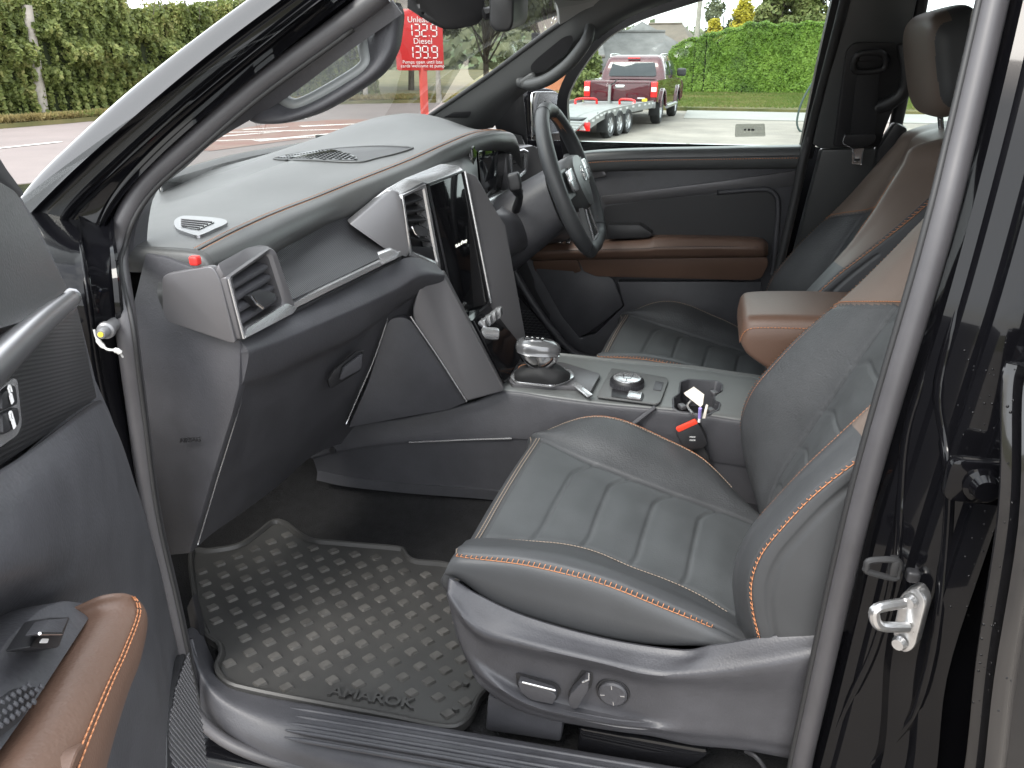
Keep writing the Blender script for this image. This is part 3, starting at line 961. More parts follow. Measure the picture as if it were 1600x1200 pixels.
def red_pickup():
    b = W(1030, 193, Z=0)[:2]
    h = math.radians(5.0)
    f = A([math.sin(h), math.cos(h)]); r_ = A([math.cos(h), -math.sin(h)])
    org = b - r_ * 0.82
    o = thing('pickup_truck', 'maroon double cab pickup truck hitched to the silver car trailer', 'pickup truck', (org[0], org[1], 0), -h)
    o['rot'] = 1
    # own axes: x right, y forwards from the rear axle, z up
    def side(P, x0, x1, n=1):
        return [[A([x, p[0], p[1]]) for p in P] for x in np.linspace(x0, x1, n + 1)]
    low = [(-1.12, 0.62), (-1.14, 1.08), (-1.10, 1.13), (0.42, 1.14), (0.55, 1.15), (3.2, 1.10), (4.05, 1.02), (4.15, 0.86), (4.12, 0.5),
           (3.55, 0.48), (3.50, 0.72), (3.30, 0.86), (3.05, 0.90), (2.80, 0.86), (2.60, 0.72), (2.55, 0.48), (0.46, 0.46), (0.42, 0.72), (0.25, 0.86), (0, 0.9), (-0.25, 0.86), (-0.42, 0.72), (-0.46, 0.55)]
    secs = []
    for x, k in ((-0.93, 0.94), (-0.95, 1.0), (0.95, 1.0), (0.93, 0.94)):
        secs.append([A([x * (1 if p[1] < 0.95 else 0.975), 1.5 + (p[0] - 1.5) * (0.996 if k < 1 else 1), p[1] * (1 if k == 1 else 0.985) + 0.01 * (1 - k)]) for p in low])
    bd = obj('body', loft(secs), M['maroon'], o, angle=30)
    cab = []
    for x, z0, z1, ys in ((-0.90, 1.12, 1.12, (0.50, 3.2)), (-0.86, 0, 0, 0), (0.86, 0, 0, 0), (0.90, 0, 0, 0)):
        pass
    ring = lambda z, x, y0, y1: fillet([A([-x, y0, z]), A([x, y0, z]), A([x, y1, z]), A([-x, y1, z])], 0.14, 5)
    cab = obj('cab', loft([ring(1.10, 0.90, 0.48, 3.15), ring(1.32, 0.86, 0.52, 2.85), ring(1.62, 0.76, 0.62, 2.30), ring(1.72, 0.70, 0.75, 2.15), ring(1.745, 0.55, 0.95, 1.95)]), M['maroon'], o, angle=40)
    # rear window on the sloping back of the cab
    q = lambda x, z: A([x, 0.51 + (z - 1.26) * 0.32, z])
    obj('rear_window', slab(fillet([q(-0.66, 1.20), q(0.66, 1.20), q(0.58, 1.56), q(-0.58, 1.56)], 0.07), (0, -0.03, 0), 0.006), M['pane'], o)
    obj('brake_lamp', box(A([0, 0.60, 1.665]), (0.34, 0.05, 0.03), bev=0.008), M['lampred'], o)
    for sx in (-1, 1):
        for y0, y1, yt0, yt1 in ((0.72, 1.55, 0.86, 1.52), (1.63, 2.75, 1.60, 2.28)):
            P = [A([sx * 0.862, y0, 1.22]), A([sx * 0.862, y1, 1.22]), A([sx * 0.775, yt1, 1.58]), A([sx * 0.775, yt0, 1.58])]
            obj('side_window', slab(fillet(P, 0.05), (sx * 0.03, 0, 0.004), 0.005), M['pane'], o)
        lamp = obj('tail_lamp', slab(fillet([A([sx * 0.945, -1.02, 0.72]), A([sx * 0.945, -1.165, 0.72]), A([sx * 0.945, -1.165, 1.10]), A([sx * 0.945, -0.98, 1.10])], 0.03), (-sx * 0.16, 0, 0), 0.02), M['lampred'], o)
        obj('reversing_lens', slab([A([sx * 0.93, -1.168, 0.86]), A([sx * 0.80, -1.168, 0.86]), A([sx * 0.80, -1.168, 0.97]), A([sx * 0.93, -1.168, 0.97])], (0, -0.012, 0), 0.004), M['lampwhite'], lamp)
        mir = obj('door_mirror', superbox(A([sx * 1.06, 2.62, 1.28]), (0.26, 0.14, 0.22)), M['dark'], o)
        obj('roof_rail', tube(cr([A([sx * 0.66, 0.72, 1.68]), A([sx * 0.70, 0.9, 1.76]), A([sx * 0.70, 2.0, 1.76]), A([sx * 0.66, 2.2, 1.68])], 14), 0.018, 8), M['silver'], o)
        obj('side_step', tube([A([sx * 0.98, 0.55, 0.42]), A([sx * 0.98, 2.45, 0.42])], 0.055, 10), M['silver'], o)
        for y in (0, 3.05):
            wheel(o, (sx * 0.80, y, 0.38), (sx, 0, 0), 0.38, 0.25)
            arch = cr([A([sx * 0.955, y + 0.47 * math.cos(a), 0.42 + 0.47 * math.sin(a)]) for a in np.linspace(0.05, math.pi - 0.05, 9)], 24)
            obj('wheel_arch', tube(arch, 0.03, 8), M['maroon'], o)
            if y == 0:
                obj('mud_flap', box(A([sx * 0.80, -0.50, 0.42]), (0.28, 0.02, 0.36), bev=0.005), M['tyre'], o)
    tg = obj('tailgate', slab(fillet([A([-0.77, -1.15, 0.64]), A([0.77, -1.15, 0.64]), A([0.77, -1.15, 1.12]), A([-0.77, -1.15, 1.12])], 0.04), (0, -0.035, 0), 0.012), M['maroon'], o)
    obj('handle', box(A([0, -1.20, 0.99]), (0.24, 0.03, 0.07), bev=0.01), M['chrome'], tg)
    obj('badge', box(A([0.56, -1.19, 0.70]), (0.2, 0.012, 0.035), bev=0.004), M['silver'], tg)
    obj('crease', tube([A([-0.74, -1.188, 1.07]), A([0.74, -1.188, 1.07])], 0.010, 6), M['maroon'], tg)
    bp = obj('rear_bumper', slab(fillet([A([-0.93, -1.08, 0.46]), A([-0.93, -1.26, 0.46]), A([0.93, -1.26, 0.46]), A([0.93, -1.08, 0.46])], 0.06), (0, 0, 0.16), 0.02), M['bumper'], o)
    obj('yellow_light', box(A([0.66, -1.25, 0.66]), (0.13, 0.04, 0.07), bev=0.01), M['yellow'], bp)
    for ch in o.children:
        ch.matrix_parent_inverse = Matrix.Identity(4)
    o.scale = (.92, .92, .90)
red_pickup()

def trailer():
    p1, p2 = W(960, 216, Z=0)[:2], W(986, 210, Z=0)[:2]
    h = math.radians(12.5)
    f = A([math.sin(h), math.cos(h)]); r_ = A([math.cos(h), -math.sin(h)])
    org = p1 - r_ * 1.02
    o = thing('car_trailer', 'silver car transporter trailer with three axles and lowered ramps', 'trailer', (org[0], org[1], 0), -h)
    o['rot'] = 1
    zt = lambda y: 0.62 + 0.02 * min(0, y + 1.0) * 6 if y < -0.2 else 0.62 + 0.05 * (y > 1.5)
    ys = [-1.25, -0.7, -0.2, 0.6, 1.6, 2.6, 3.3]
    zs = [0.40, 0.50, 0.55, 0.57, 0.58, 0.585, 0.585]
    rows = [[A([x, y, z]) for x in (-0.95, -0.5, -0.48, 0.48, 0.5, 0.95)] for y, z in zip(ys, zs)]
    G = patch(rows, 4, 2)
    obj('deck', shell(G, 0.04, True), M['alu'], o)
    for sx in (-1, 1):
        P = cr([A([sx * 0.97, y, z + 0.01]) for y, z in zip(ys, zs)], 40)
        obj('side_rail', tube(P, 1.0, prof=[(-0.11, -0.02), (0.07, -0.02), (0.07, 0.02), (-0.11, 0.02)], up=(0, 0, 1)), M['alu'], o)
        g = Geo()
        for k in range(13):
            q = P[2 + k * 3]
            g.add(slab(fillet([q + A([sx * 0.021, -0.08, -0.01]), q + A([sx * 0.021, 0.08, -0.01]), q + A([sx * 0.021, 0.08, 0.035]), q + A([sx * 0.021, -0.08, 0.035])], 0.015), (sx * 0.006, 0, 0)))
        obj('rail_slot', g, M['white'], o)
        for k in range(3):
            wheel(o, (sx * 0.92, 0.02 + 0.62 * k, 0.29), (sx, 0, 0), 0.29, 0.19)
        obj('mud_flap', box(A([sx * 0.92, -0.33, 0.36]), (0.24, 0.02, 0.42), bev=0.005), M['tyre'], o)
        rp = obj('ramp', slab([A([sx * 0.9, -1.27, 0.40]), A([sx * 0.45, -1.27, 0.40]), A([sx * 0.45, -3.0, 0.02]), A([sx * 0.9, -3.0, 0.02])], (0, 0.012, 0.05), 0.008), M['alu'], o)
        gg = Geo()
        for k in range(9):
            y = -1.4 - k * 0.18
            gg.add(box(A([sx * 0.675, y, 0.40 + (y + 1.27) * 0.220 + 0.055]), (0.42, 0.03, 0.02)))
        obj('tread_bar', gg, M['alu'], rp)
        tl = obj('tail_lamp', box(A([sx * 0.86, -1.30, 0.34]), (0.30, 0.05, 0.18), bev=0.01), M['lampred'], o)
        tri = [A([sx * 0.86 - 0.07, -1.33, 0.27]), A([sx * 0.86 + 0.07, -1.33, 0.27]), A([sx * 0.86, -1.33, 0.40])]
        obj('reflector', slab(tri, (0, -0.01, 0)), M['lampwhite'], tl)
        obj('wheel_stop', tube(cr([A([sx * 0.75, 2.3, 0.58]), A([sx * 0.75, 2.4, 0.70]), A([sx * 0.35, 2.6, 0.71]), A([sx * 0.30, 2.65, 0.58])], 20), 0.03, 8), M['lampred'], o)
    obj('winch_post', tube([A([-0.1, 3.0, 0.58]), A([-0.1, 3.0, 1.05])], 0.04, 10), M['alu'], o)
    obj('winch_handle', tube(cr([A([-0.1, 3.0, 1.03]), A([0.02, 2.95, 1.10]), A([0.10, 2.95, 1.18])], 8), 0.015, 6), M['dark'], o)
    obj('drawbar', tube([A([0, 3.3, 0.52]), A([0, 4.25, 0.48])], 0.06, 8), M['alu'], o)
    obj('chassis_beam', box(A([0, 1.0, 0.44]), (1.5, 4.4, 0.10), bev=0.01), M['dark'], o)
    for ch in o.children:
        ch.matrix_parent_inverse = Matrix.Identity(4)
    o.scale = (.92, .92, .88)
trailer()

# ================================================================ FUEL PUMP
pb = W(1291, 205, Z=0)
pmp = thing('fuel_pump', 'white fuel pump with a looping dark hose beside the driver window', 'fuel pump', (pb[0], pb[1], 0))
pmp['rot'] = 1
obj('cabinet', slab(fillet([A([-0.30, -0.25, 0.06]), A([0.5, -0.25, 0.06]), A([0.5, 0.3, 0.06]), A([-0.30, 0.3, 0.06])], 0.05), (0, 0, 1.95), 0.02), M['white'], pmp)
obj('plinth', box(A([0.1, 0.0, 0.05]), (1.1, 0.9, 0.10), bev=0.015), M['pave'], pmp)
obj('display', box(A([0.1, -0.26, 1.5]), (0.5, 0.03, 0.35), bev=0.01), M['dark'], pmp)
obj('nozzle', tube(cr([A([-0.36, -0.2, 0.95]), A([-0.36, -0.24, 1.10]), A([-0.33, -0.24, 1.22]), A([-0.30, -0.2, 1.25])], 14), [0.02] * 5 + [0.05] * 5 + [0.03] * 4, 8), M['dark'], pmp)
obj('hose', tube(curve([A([-0.30, -0.2, 1.25]), A([-0.44, -0.25, 1.05]), A([-0.62, -0.28, 0.65]), A([-0.68, -0.3, 0.25]), A([-0.60, -0.3, 0.03]), A([-0.46, -0.28, 0.02]), A([-0.40, -0.2, 0.15]), A([-0.32, -0.1, 0.3])], 50), 0.022, 8), mat('green_black_hose', (0.03, 0.05, 0.045), 0.4), pmp)
for ch in pmp.children:
    ch.matrix_parent_inverse = Matrix.Identity(4)
# ================================================================ THE BLACK TRUCK: shell
CAR = thing('car', 'black pickup truck cabin with its near front door open, charcoal and brown leather seats', 'car', (-0.3, 1.49, 0))
YC = 1.49                       # centre line of the cabin
mirY = lambda p: A([p[0], 2 * YC - p[1], p[2]])
# side of the cabin leans inwards above the belt line
SN = A([0, 1.0, -0.38])
def S(px, py, d=0.0):
    """point on the leaning near side plane, d metres outwards"""
    return WP(px, py, A([0, 0.76 - d, 1.0]), SN)

def Sz(px, py, y0=.775):
    """point on the side of the cabin, which leans in smoothly above the belt line"""
    Y = y0
    for _ in range(12):
        q = W(px, py, Y=Y)
        h = max(0.0, q[2] - 1.18)
        Y = y0 + .36 * h * h / (h + .12)
    return q
# ---- near door aperture seal
sealA = [S(600, -12), S(520, 48), S(400, 136), S(300, 222), S(232, 284), S(196, 340), S(184, 400)]
sealB = [W(196, 500, Y=.775), W(214, 640, Y=.775), W(236, 800, Y=.775), W(268, 940, Y=.77), W(290, 1040, Y=.765), W(310, 1110, Y=.755), W(350, 1148, Y=.75), W(440, 1182, Y=.745), W(600, 1216, Y=.745), W(900, 1272, Y=.745), W(1180, 1310, Y=.745)]
sealC = [Sz(1236, 1250), Sz(1262, 1145), Sz(1346, 780), Sz(1456, 400), Sz(1503, 215), Sz(1553, 0), Sz(1595, -190)]
sealC2 = []
seal = curve(sealA + sealB + sealC + sealC2, 240)
pr = [(math.cos(a) * .013, math.sin(a) * .0145) for a in np.linspace(0, 2 * math.pi, 14, endpoint=False)]
sl = obj('door_seal', tube(seal, 1.0, prof=pr), M['rubber'], CAR, angle=180)
bead = Geo()
Pin = seal[4:-4]
# fine ribbed lip along the inner edge of the seal
def lip_path(P, off):
    T = np.gradient(P, axis=0); T /= np.linalg.norm(T, axis=1, keepdims=True)
    inn = np.cross(T, A([0, -1.0, 0.0])); inn /= np.linalg.norm(inn, axis=1, keepdims=True)
    return P + inn * off
lipP = lip_path(Pin, -0.0135) + A([0, -0.004, 0])
rib = lipP.copy()
obj('seal_lip', tube(rib, 0.0034, 8), M['black_rubber'], sl, angle=180)

# ---- windscreen pillar, near side: inner trim, painted door frame steps, outer skin
def band(name, a, b, m, parent, nu=40, th=0.012, mid=None, angle=40, nv=8):
    """strip between two edge curves"""
    ca, cb = curve(a, nu), curve(b, nu)
    if mid is None:
        G = np.stack([ca * (1 - t) + cb * t for t in np.linspace(0, 1, 3)], 1)
    else:
        cm = curve(mid, nu)
        G = np.swapaxes(cr(np.stack([ca, cm, cb], 0), nv * 2 + 1), 0, 1)
    return obj(name, shell(G, th), m, parent, angle=angle)

trim_o = [S(612, 0, -.02), S(522, 66, -.02), S(400, 158, -.02), S(306, 238, -.02), S(246, 296, -.02), S(216, 345, -.02), S(206, 400, -.02)]
trim_i = [W(628, 22, Y=1.0), W(540, 84, Y=.985), W(440, 158, Y=.975), W(340, 218, Y=.96), W(290, 262, Y=.95), W(246, 298, Y=.94), W(233, 340, Y=.93), W(228, 400, Y=.91)]
band('pillar_trim', trim_o, trim_i, M['plastic'], CAR, th=0.015)
# painted frame rises in two steps outside the seal
st1 = [S(575, -10, .004), S(490, 52, .004), S(380, 130, .004), S(286, 208, .004), S(216, 272, .004), S(184, 330, .004), S(172, 400, .004)]
st2 = [S(540, -10, .03), S(450, 62, .03), S(345, 148, .03), S(245, 236, .03), S(178, 310, .03), S(148, 370, .03), S(138, 420, .03)]
st3 = [S(500, -10, .05), S(395, 72, .05), S(290, 158, .05), S(190, 246, .05), S(110, 322, .05), S(88, 360, .05), S(80, 410, .05)]
st4 = [S(452, -10, .06), S(340, 74, .06), S(240, 156, .06), S(130, 252, .06), S(60, 320, .06), S(40, 345, .06), S(30, 380, .06)]
G = np.stack([curve(s_, 40) for s_ in (st1, st2)], 1)
def steps(name, curves, m, parent, n=50, depth=0.012, **k):
    """strip through several edge curves with a small return at each edge"""
    C = [curve(c, n) for c in curves]
    cols = []
    for i, c in enumerate(C):
        cols.append(c)
        if i < len(C) - 1:
            d = C[i + 1] - c
            cols += [c + d * 0.05 + A([0, depth * 0.3, 0]), c + d * 0.12 + A([0, depth, 0]), c + d * 0.5 + A([0, depth * 1.1, 0]), c + d * 0.86 + A([0, depth, 0]), c + d * 0.95 + A([0, depth * 0.3, 0])]
    G = np.swapaxes(cr(np.array(cols), (len(cols) - 1) * 3 + 1), 0, 1)
    return obj(name, shell(G, 0.006), m, parent, angle=60, **k)
steps('windscreen_pillar', (st1, st2, st3, st4), M['paint'], CAR, depth=0.010)
# outer skin of the pillar turns up to the glass
ou = [S(412, -10, .05) , S(304, 68, .05), S(204, 144, .05), S(104, 236, .05), S(52, 290, .05), S(26, 320, .05), S(4, 340, .05)]
ouu = [p + A([-0.012, 0.02, 0.0]) for p in ou]
ou = [p for p in ou]
band('pillar_skin', st4, ouu, M['skin'], CAR, th=0.006, mid=[(a + b) / 2 + A([-0.004, -0.012, 0.008]) for a, b in zip(curve(st4, 7), curve(ouu, 7))])
# front of the aperture below the belt: black painted hinge face
hf0 = [S(168, 330, .0), W(176, 440, Y=.77), W(196, 640, Y=.77), W(222, 800, Y=.77), W(258, 960, Y=.765), W(290, 1070, Y=.76)]
hf1 = [S(120, 330, .02), W(134, 440, Y=.74), W(158, 600, Y=.74), W(196, 760, Y=.74), W(236, 930, Y=.735), W(270, 1060, Y=.73)]
hf2 = [S(60, 310, .05), W(66, 440, Y=.66), W(70, 600, Y=.66), W(76, 760, Y=.66), W(90, 930, Y=.66), W(110, 1060, Y=.66)]
hf2 = [A([p[0] - 0.06, p[1], p[2]]) for p in hf2]
steps('hinge_pillar', (hf0, hf1, hf2), M['paint'], CAR, depth=0.012)

# ---- centre pillar of the near side, with its ridges
zs = [0.50, 0.62, 0.75, 0.90, 1.05, 1.20, 1.30, 1.45, 1.60, 1.75]
_sz = np.array([p for p in (sealC + sealC2)])
def pil(dx, dy):
    out = []
    for z in zs:
        k = np.argsort(_sz[:, 2])
        sx = np.interp(z, _sz[k, 2], _sz[k, 0]); sy = np.interp(z, _sz[k, 2], _sz[k, 1])
        sx += (dx > .04) * .0
        out.append(A([sx + 0.014 + dx + (0.045 if z < 0.62 else 0.02 if z < 0.76 else 0) * (dx > 0.03), sy + .012 + dy, z]))
    return cr(out, 46)
prof = [(-0.02, 0.02), (0.0, 0.006), (0.006, -0.003), (0.010, -0.014), (0.020, -0.018), (0.024, -0.024), (0.040, -0.030), (0.044, -0.044), (0.052, -0.048), (0.066, -0.052),
        (0.070, -0.066), (0.076, -0.070), (0.090, -0.076), (0.093, -0.070), (0.096, -0.040), (0.102, -0.030), (0.14, -0.03)]
cols = [pil(*p) for p in prof]
bp = obj('centre_pillar', shell(np.stack(cols, 1), 0.006), M['paint'], CAR, angle=25)

# ---- rear door, closed behind the pillar
def rd(z, x, y):
    return A([x, y + max(0, z - 1.27) * 0.40, z])
_fe = [W(1600, 640, Y=.64), W(1600, 808, Y=.62), W(1570, 980, Y=.615), W(1534, 1200, Y=.625)]
_o = sorted((p[2], p[0]) for p in _fe)
FXZ, FXX = [.40] + [q[0] for q in _o], [_o[0][1] + .04] + [q[1] for q in _o]
rows = []
for z in (0.42, 0.50, 0.65, 0.85, 1.0, 1.15, 1.25, 1.275):
    out = 0.645 - 0.035 * math.sin((z - 0.42) / 0.86 * math.pi) - 0.012 * math.exp(-((z - 1.12) / .05) ** 2)
    fx = float(np.interp(z, FXZ, FXX))
    rows.append([rd(z, fx + 0.004, out + 0.05), rd(z, fx, out + 0.012), rd(z, fx + 0.006, out), rd(z, fx + 0.3, out - 0.006), rd(z, fx + 0.9, out + 0.004)])
rdr = obj('rear_door', shell(patch(rows, 5, 8), 0.02, True), M['doorskin'], CAR, angle=60)
fx = 0.285
obj('window', slab([rd(1.285, fx + .05, .66), rd(1.285, 1.15, .665), rd(1.72, 1.05, .665), rd(1.72, fx + 0.10, .66)], (0, 0.006, 0)), M['tinted'], rdr)
fr_ = [rd(1.27, fx + .022, .65), rd(1.75, fx + .07, .65)]
obj('window_frame', tube(cr(fr_, 10), 1.0, prof=[(-.02, -.03), (.02, -.03), (.02, .03), (-.02, .03)], up=(0, 1, 0)), M['paint'], rdr)
obj('waist_trim', tube(cr([rd(1.28, fx + .03, .638), rd(1.28, 0.8, .632), rd(1.275, 1.2, .637)], 16), 0.010, 8), M['dark'], rdr)
hg = W(1535, 757, Y=.69)
h = Geo()
h.add(slab(fillet([hg + A([-.03, 0, -.022]), hg + A([.10, 0.0, -.022]), hg + A([.10, 0, .022]), hg + A([-.03, 0, .022])], 0.012), (0, .015, 0), 0.004))
h.add(revolve([(0, -.014), (.010, -.014), (.013, -.006), (.017, -.004), (.017, 0)], hg, (0, 1, 0), 20))
h.add(revolve([(0, -.014), (.009, -.014), (.011, -.006), (.014, -.004), (.014, 0)], hg + A([.048, 0, -.004]), (0, 1, 0), 20))
obj('hinge', h, M['paint'], rdr)

# water beads left on the paint
from mathutils.bvhtree import BVHTree
_pv = [v.co.copy() for v in bp.data.vertices]
_n0 = len(_pv)
_pf = [tuple(f.vertices) for f in bp.data.polygons]
_pv += [v.co.copy() for v in rdr.data.vertices]
_pf += [tuple(i + _n0 for i in f.vertices) for f in rdr.data.polygons]
_pb = BVHTree.FromPolygons(_pv, _pf)
g = Geo()
for _ in range(95):
    px, py = rnd.gauss(1540, 28), rnd.uniform(520, 1120)
    h_ = _pb.ray_cast(Vector(CAM), Vector(unit(ray(px, py))))
    if h_[0] is not None:
        r_ = rnd.uniform(.0005, .0013)
        n_ = A(h_[1])
        n_ = n_ if np.dot(n_, CAM - A(h_[0])) > 0 else -n_
        g.add(revolve([(0, r_ * .6), (r_ * .6, r_ * .48), (r_, 0)], A(h_[0]), n_, 8))
def on_pillar(px, py, lift=.001):
    h_ = _pb.ray_cast(Vector(CAM), Vector(unit(ray(px, py))))
    return (A(h_[0]) if h_[0] is not None else W(px, py, Y=.70)) + unit(CAM - (A(h_[0]) if h_[0] is not None else W(px, py, Y=.70))) * lift
# pressed beads in the pillar, curving in towards the sill
for pts, r_ in (([(1520, 380), (1492, 500), (1468, 613), (1478, 690), (1484, 751), (1478, 865), (1462, 1003), (1437, 1098), (1405, 1149), (1355, 1199)], .007),
                ([(1470, 500), (1440, 600), (1415, 695), (1402, 865), (1370, 1003), (1323, 1104), (1285, 1193)], .006),
                ):
    P2 = curve([(x_, y_, 0) for x_, y_ in pts], 40)
    obj('pillar_bead', tube(np.array([on_pillar(q[0], q[1], -r_ * .75) for q in P2]), np.r_[np.linspace(r_ * .3, r_, 8), np.full(24, r_), np.linspace(r_, r_ * .3, 8)], 12), M['paint'], bp, angle=180)
obj('water_beads', g, M['paint'], CAR, angle=180, kind='stuff')
# ---- striker, guide loop and stud on the pillar
sk = W(1418, 968, Y=.715)
g = Geo()
g.add(slab(fillet([sk + A([0.002, -.002, -.044]), sk + A([-.009, .007, -.027]), sk + A([-.010, .008, .024]), sk + A([0.0, 0, .042]), sk + A([.010, -.008, .031]), sk + A([.010, -.008, -.031])], .008), (.010, .014, 0), 0.002))
g.add(revolve([(0, -.006), (.006, -.006), (.008, 0)], sk + A([-.002, -.001, .024]), (.58, .81, 0), 12))
g.add(revolve([(0, -.006), (.006, -.006), (.008, 0)], sk + A([-.002, -.001, -.030]), (.58, .81, 0), 12))
lp = [W(1412, 942, Y=.712), W(1372, 950, Y=.70), W(1366, 962, Y=.698), W(1376, 978, Y=.70), W(1418, 980, Y=.712)]
g.add(tube(curve(lp, 30), 0.0055, 10))
obj('striker', g, M['zinc'], CAR)
gl = [W(1402, 876, Y=.72), W(1360, 876, Y=.715), W(1354, 886, Y=.714), W(1356, 893, Y=.714), W(1396, 903, Y=.72), W(1402, 896, Y=.722)]
g = Geo(); g.add(tube(curve(gl, 40, True), 0.0035, 8, closed=True)); g.add(box(W(1396, 884, Y=.722), (.008, .012, .02), bev=.002))
obj('guide_loop', g, M['black_rubber'], CAR)
obj('stud', superbox(W(1426, 899, Y=.722), (.013, .012, .013)), M['dark'], CAR)

# ---- hinge stop bolt
hb = W(166, 516, Y=.735)
obj('door_stop_bolt', revolve([(0, -.018), (.0045, -.018), (.0065, -.015), (.0075, -.005), (.0100, -.003), (.0105, .003), (.008, .010), (.008, .05)], hb, (-0.35, 0.9, -.05), 20), M['bumper'], CAR)
obj('bolt_tip', revolve([(0, -.0195), (.003, -.0195), (.003, -.016)], hb, (-.35, .9, -.05), 14), M['yellow'], CAR)
g = Geo().add(tube(curve([W(147, 515, Y=.728), W(152, 530, Y=.728), W(166, 545, Y=.728), W(184, 548, Y=.73), W(192, 558, Y=.735)], 20), [.0015] * 5 + [.003] * 4 + [.0016] * 5 + [.0034] * 3 + [.0012] * 3, 8))
obj('grease_smear', g, mat('glossy_grease', (0.55, 0.55, 0.53), 0.12, coat=1.0), CAR)

# ---- sill with its ribbed tread plate, and the outer sill
sI = [(300, 980), (316, 1018), (338, 1056), (390, 1081), (480, 1100), (600, 1122), (740, 1145), (900, 1172), (1080, 1202), (1250, 1230)]
sM = [(294, 1000), (310, 1046), (338, 1086), (394, 1114), (484, 1137), (604, 1160), (744, 1184), (904, 1212), (1084, 1242), (1252, 1270)]
sO = [(288, 1030), (302, 1084), (336, 1124), (402, 1158), (492, 1184), (612, 1210), (752, 1236), (912, 1264), (1088, 1294), (1254, 1320)]
zI = [.660, .632, .612, .604, .602, .602, .602, .602, .602, .602]
zM = [.668, .640, .620, .611, .607, .606, .606, .606, .606, .606]
zO = [.610, .596, .588, .586, .586, .586, .586, .586, .586, .586]
rows = []
for i in range(10):
    a_, m_, o_ = W(*sI[i], Z=zI[i]), W(*sM[i], Z=zM[i]), W(*sO[i], Z=zO[i])
    rows.append([a_ + A([0, .02, -.03]), a_, a_ * .6 + m_ * .4 + A([0, 0, .003]), m_, m_ * .35 + o_ * .65 + A([0, 0, .004]), o_, o_ + A([0, -.004, -.02])])
obj('sill_trim', shell(patch(rows, 6, 5), .008), M['plastic'], CAR, angle=60)
Xs = np.linspace(-.72, .55, 24)
rows = [[A([X, .742, .572]), A([X, .735, .560]), A([X, .70, .552]), A([X, .685, .535]), A([X, .675, .50]), A([X, .68, .42]), A([X, .72, .38])] for X in Xs]
obj('sill', shell(patch(rows, 2, 4), .008), M['paint'], CAR, angle=60)
g = Geo()
for k in range(5):
    a_, b_ = W(452 - 2 * k, 1106 + 11.5 * k, Z=.6065), W(1240, 1238 + 13 * k, Z=.6065)
    g.add(tube(np.linspace(a_, b_, 24), [.001] + [.0034] * 22 + [.001], 8))
obj('tread_rib', g, M['plastic'], CAR, angle=180, kind='stuff')
obj('sill_seal', tube(curve([W(284, 1040, Y=.735), W(298, 1100, Y=.725), W(335, 1146, Y=.715), W(400, 1180, Y=.71), W(500, 1206, Y=.71), W(900, 1290, Y=.71)], 50), .009, 10), M['rubber'], CAR, angle=180)

# ---- floor, bulkhead, far side, roof, rear wall: the rest of the cabin
Gc = []
for x in np.linspace(-1.25, 1.35, 40):
    zf = .575 if x > -.95 else .575 + (-.95 - x) * .9
    tun = .06 * math.exp(-(0 / .1))
    Gc.append([A([x, .775, zf - .03]), A([x, .86, zf - .012]), A([x, 1.1, zf - .008]), A([x, 1.32, zf]), A([x, 1.40, zf + .05]), A([x, 1.58, zf + .05]), A([x, 1.66, zf]), A([x, 2.12, zf]), A([x, 2.2, zf + .03])])
obj('floor_carpet', shell(patch(Gc, 1, 5), .02, True), M['carpet'], CAR, angle=60)
obj('bulkhead', slab([A([-1.22, .80, .45]), A([-1.22, 2.18, .45]), A([-1.12, 2.18, 1.22]), A([-1.12, .80, 1.22])], (-.03, 0, 0), .004), M['carpet'], CAR)
# far side body: sill wall and painted outer panel below the windows
obj('far_side_panel', slab([A([-1.2, 2.33, .45]), A([1.5, 2.33, .45]), A([1.5, 2.33, 1.275]), A([-1.2, 2.33, 1.275])], (0, .02, 0)), M['paint'], CAR)
# roof: outer skin and headlining
def roof_rows(z0, inset):
    rr = []
    for x, w_, z in ((-.36, .50, 1.635), (-.25, .535, 1.685), (0.1, .56, 1.735), (.6, .565, 1.745), (1.1, .55, 1.725), (1.4, .53, 1.69)):
        rr.append([A([x, YC - w_ - inset * -0.02 - .0, z + z0 - .05]), A([x, YC - w_ * .9, z + z0 - .008]), A([x, YC - w_ * .5, z + z0 + .012]), A([x, YC, z + z0 + .02]), A([x, YC + w_ * .5, z + z0 + .012]), A([x, YC + w_ * .9, z + z0 - .008]), A([x, YC + w_, z + z0 - .05])])
    return rr
obj('roof', shell(patch(roof_rows(.03, 0), 6, 4), .008, True), M['paint'], CAR, angle=60)
obj('headlining', shell(patch([[p * A([1, 1, 1]) for p in r] for r in roof_rows(-.012, 0)], 6, 4), .015, True), M['headliner'], CAR, angle=60)
# cab back: panel and rear window
obj('cab_back', slab([A([1.45, YC - .74, .45]), A([1.45, YC + .74, .45]), A([1.45, YC + .72, 1.25]), A([1.45, YC - .72, 1.25])], (.03, 0, 0)), M['dark'], CAR)
obj('rear_window', slab([A([1.455, YC - .70, 1.255]), A([1.455, YC + .70, 1.255]), A([1.415, YC + .52, 1.66]), A([1.415, YC - .52, 1.66])], (.006, 0, 0)), M['tinted'], CAR)
# rear bench in the shade behind the front seats
rb = obj('rear_bench', superbox(A([1.05, YC, .80]), (.52, 1.32, .2), e=.35), M['leather'], CAR, angle=180)
obj('backrest', superbox(A([1.32, YC, 1.08]), (.16, 1.3, .55), ax=((.97, 0, .2), (0, 1, 0), (-.2, 0, .97)), e=.35), M['leather'], rb, angle=180)
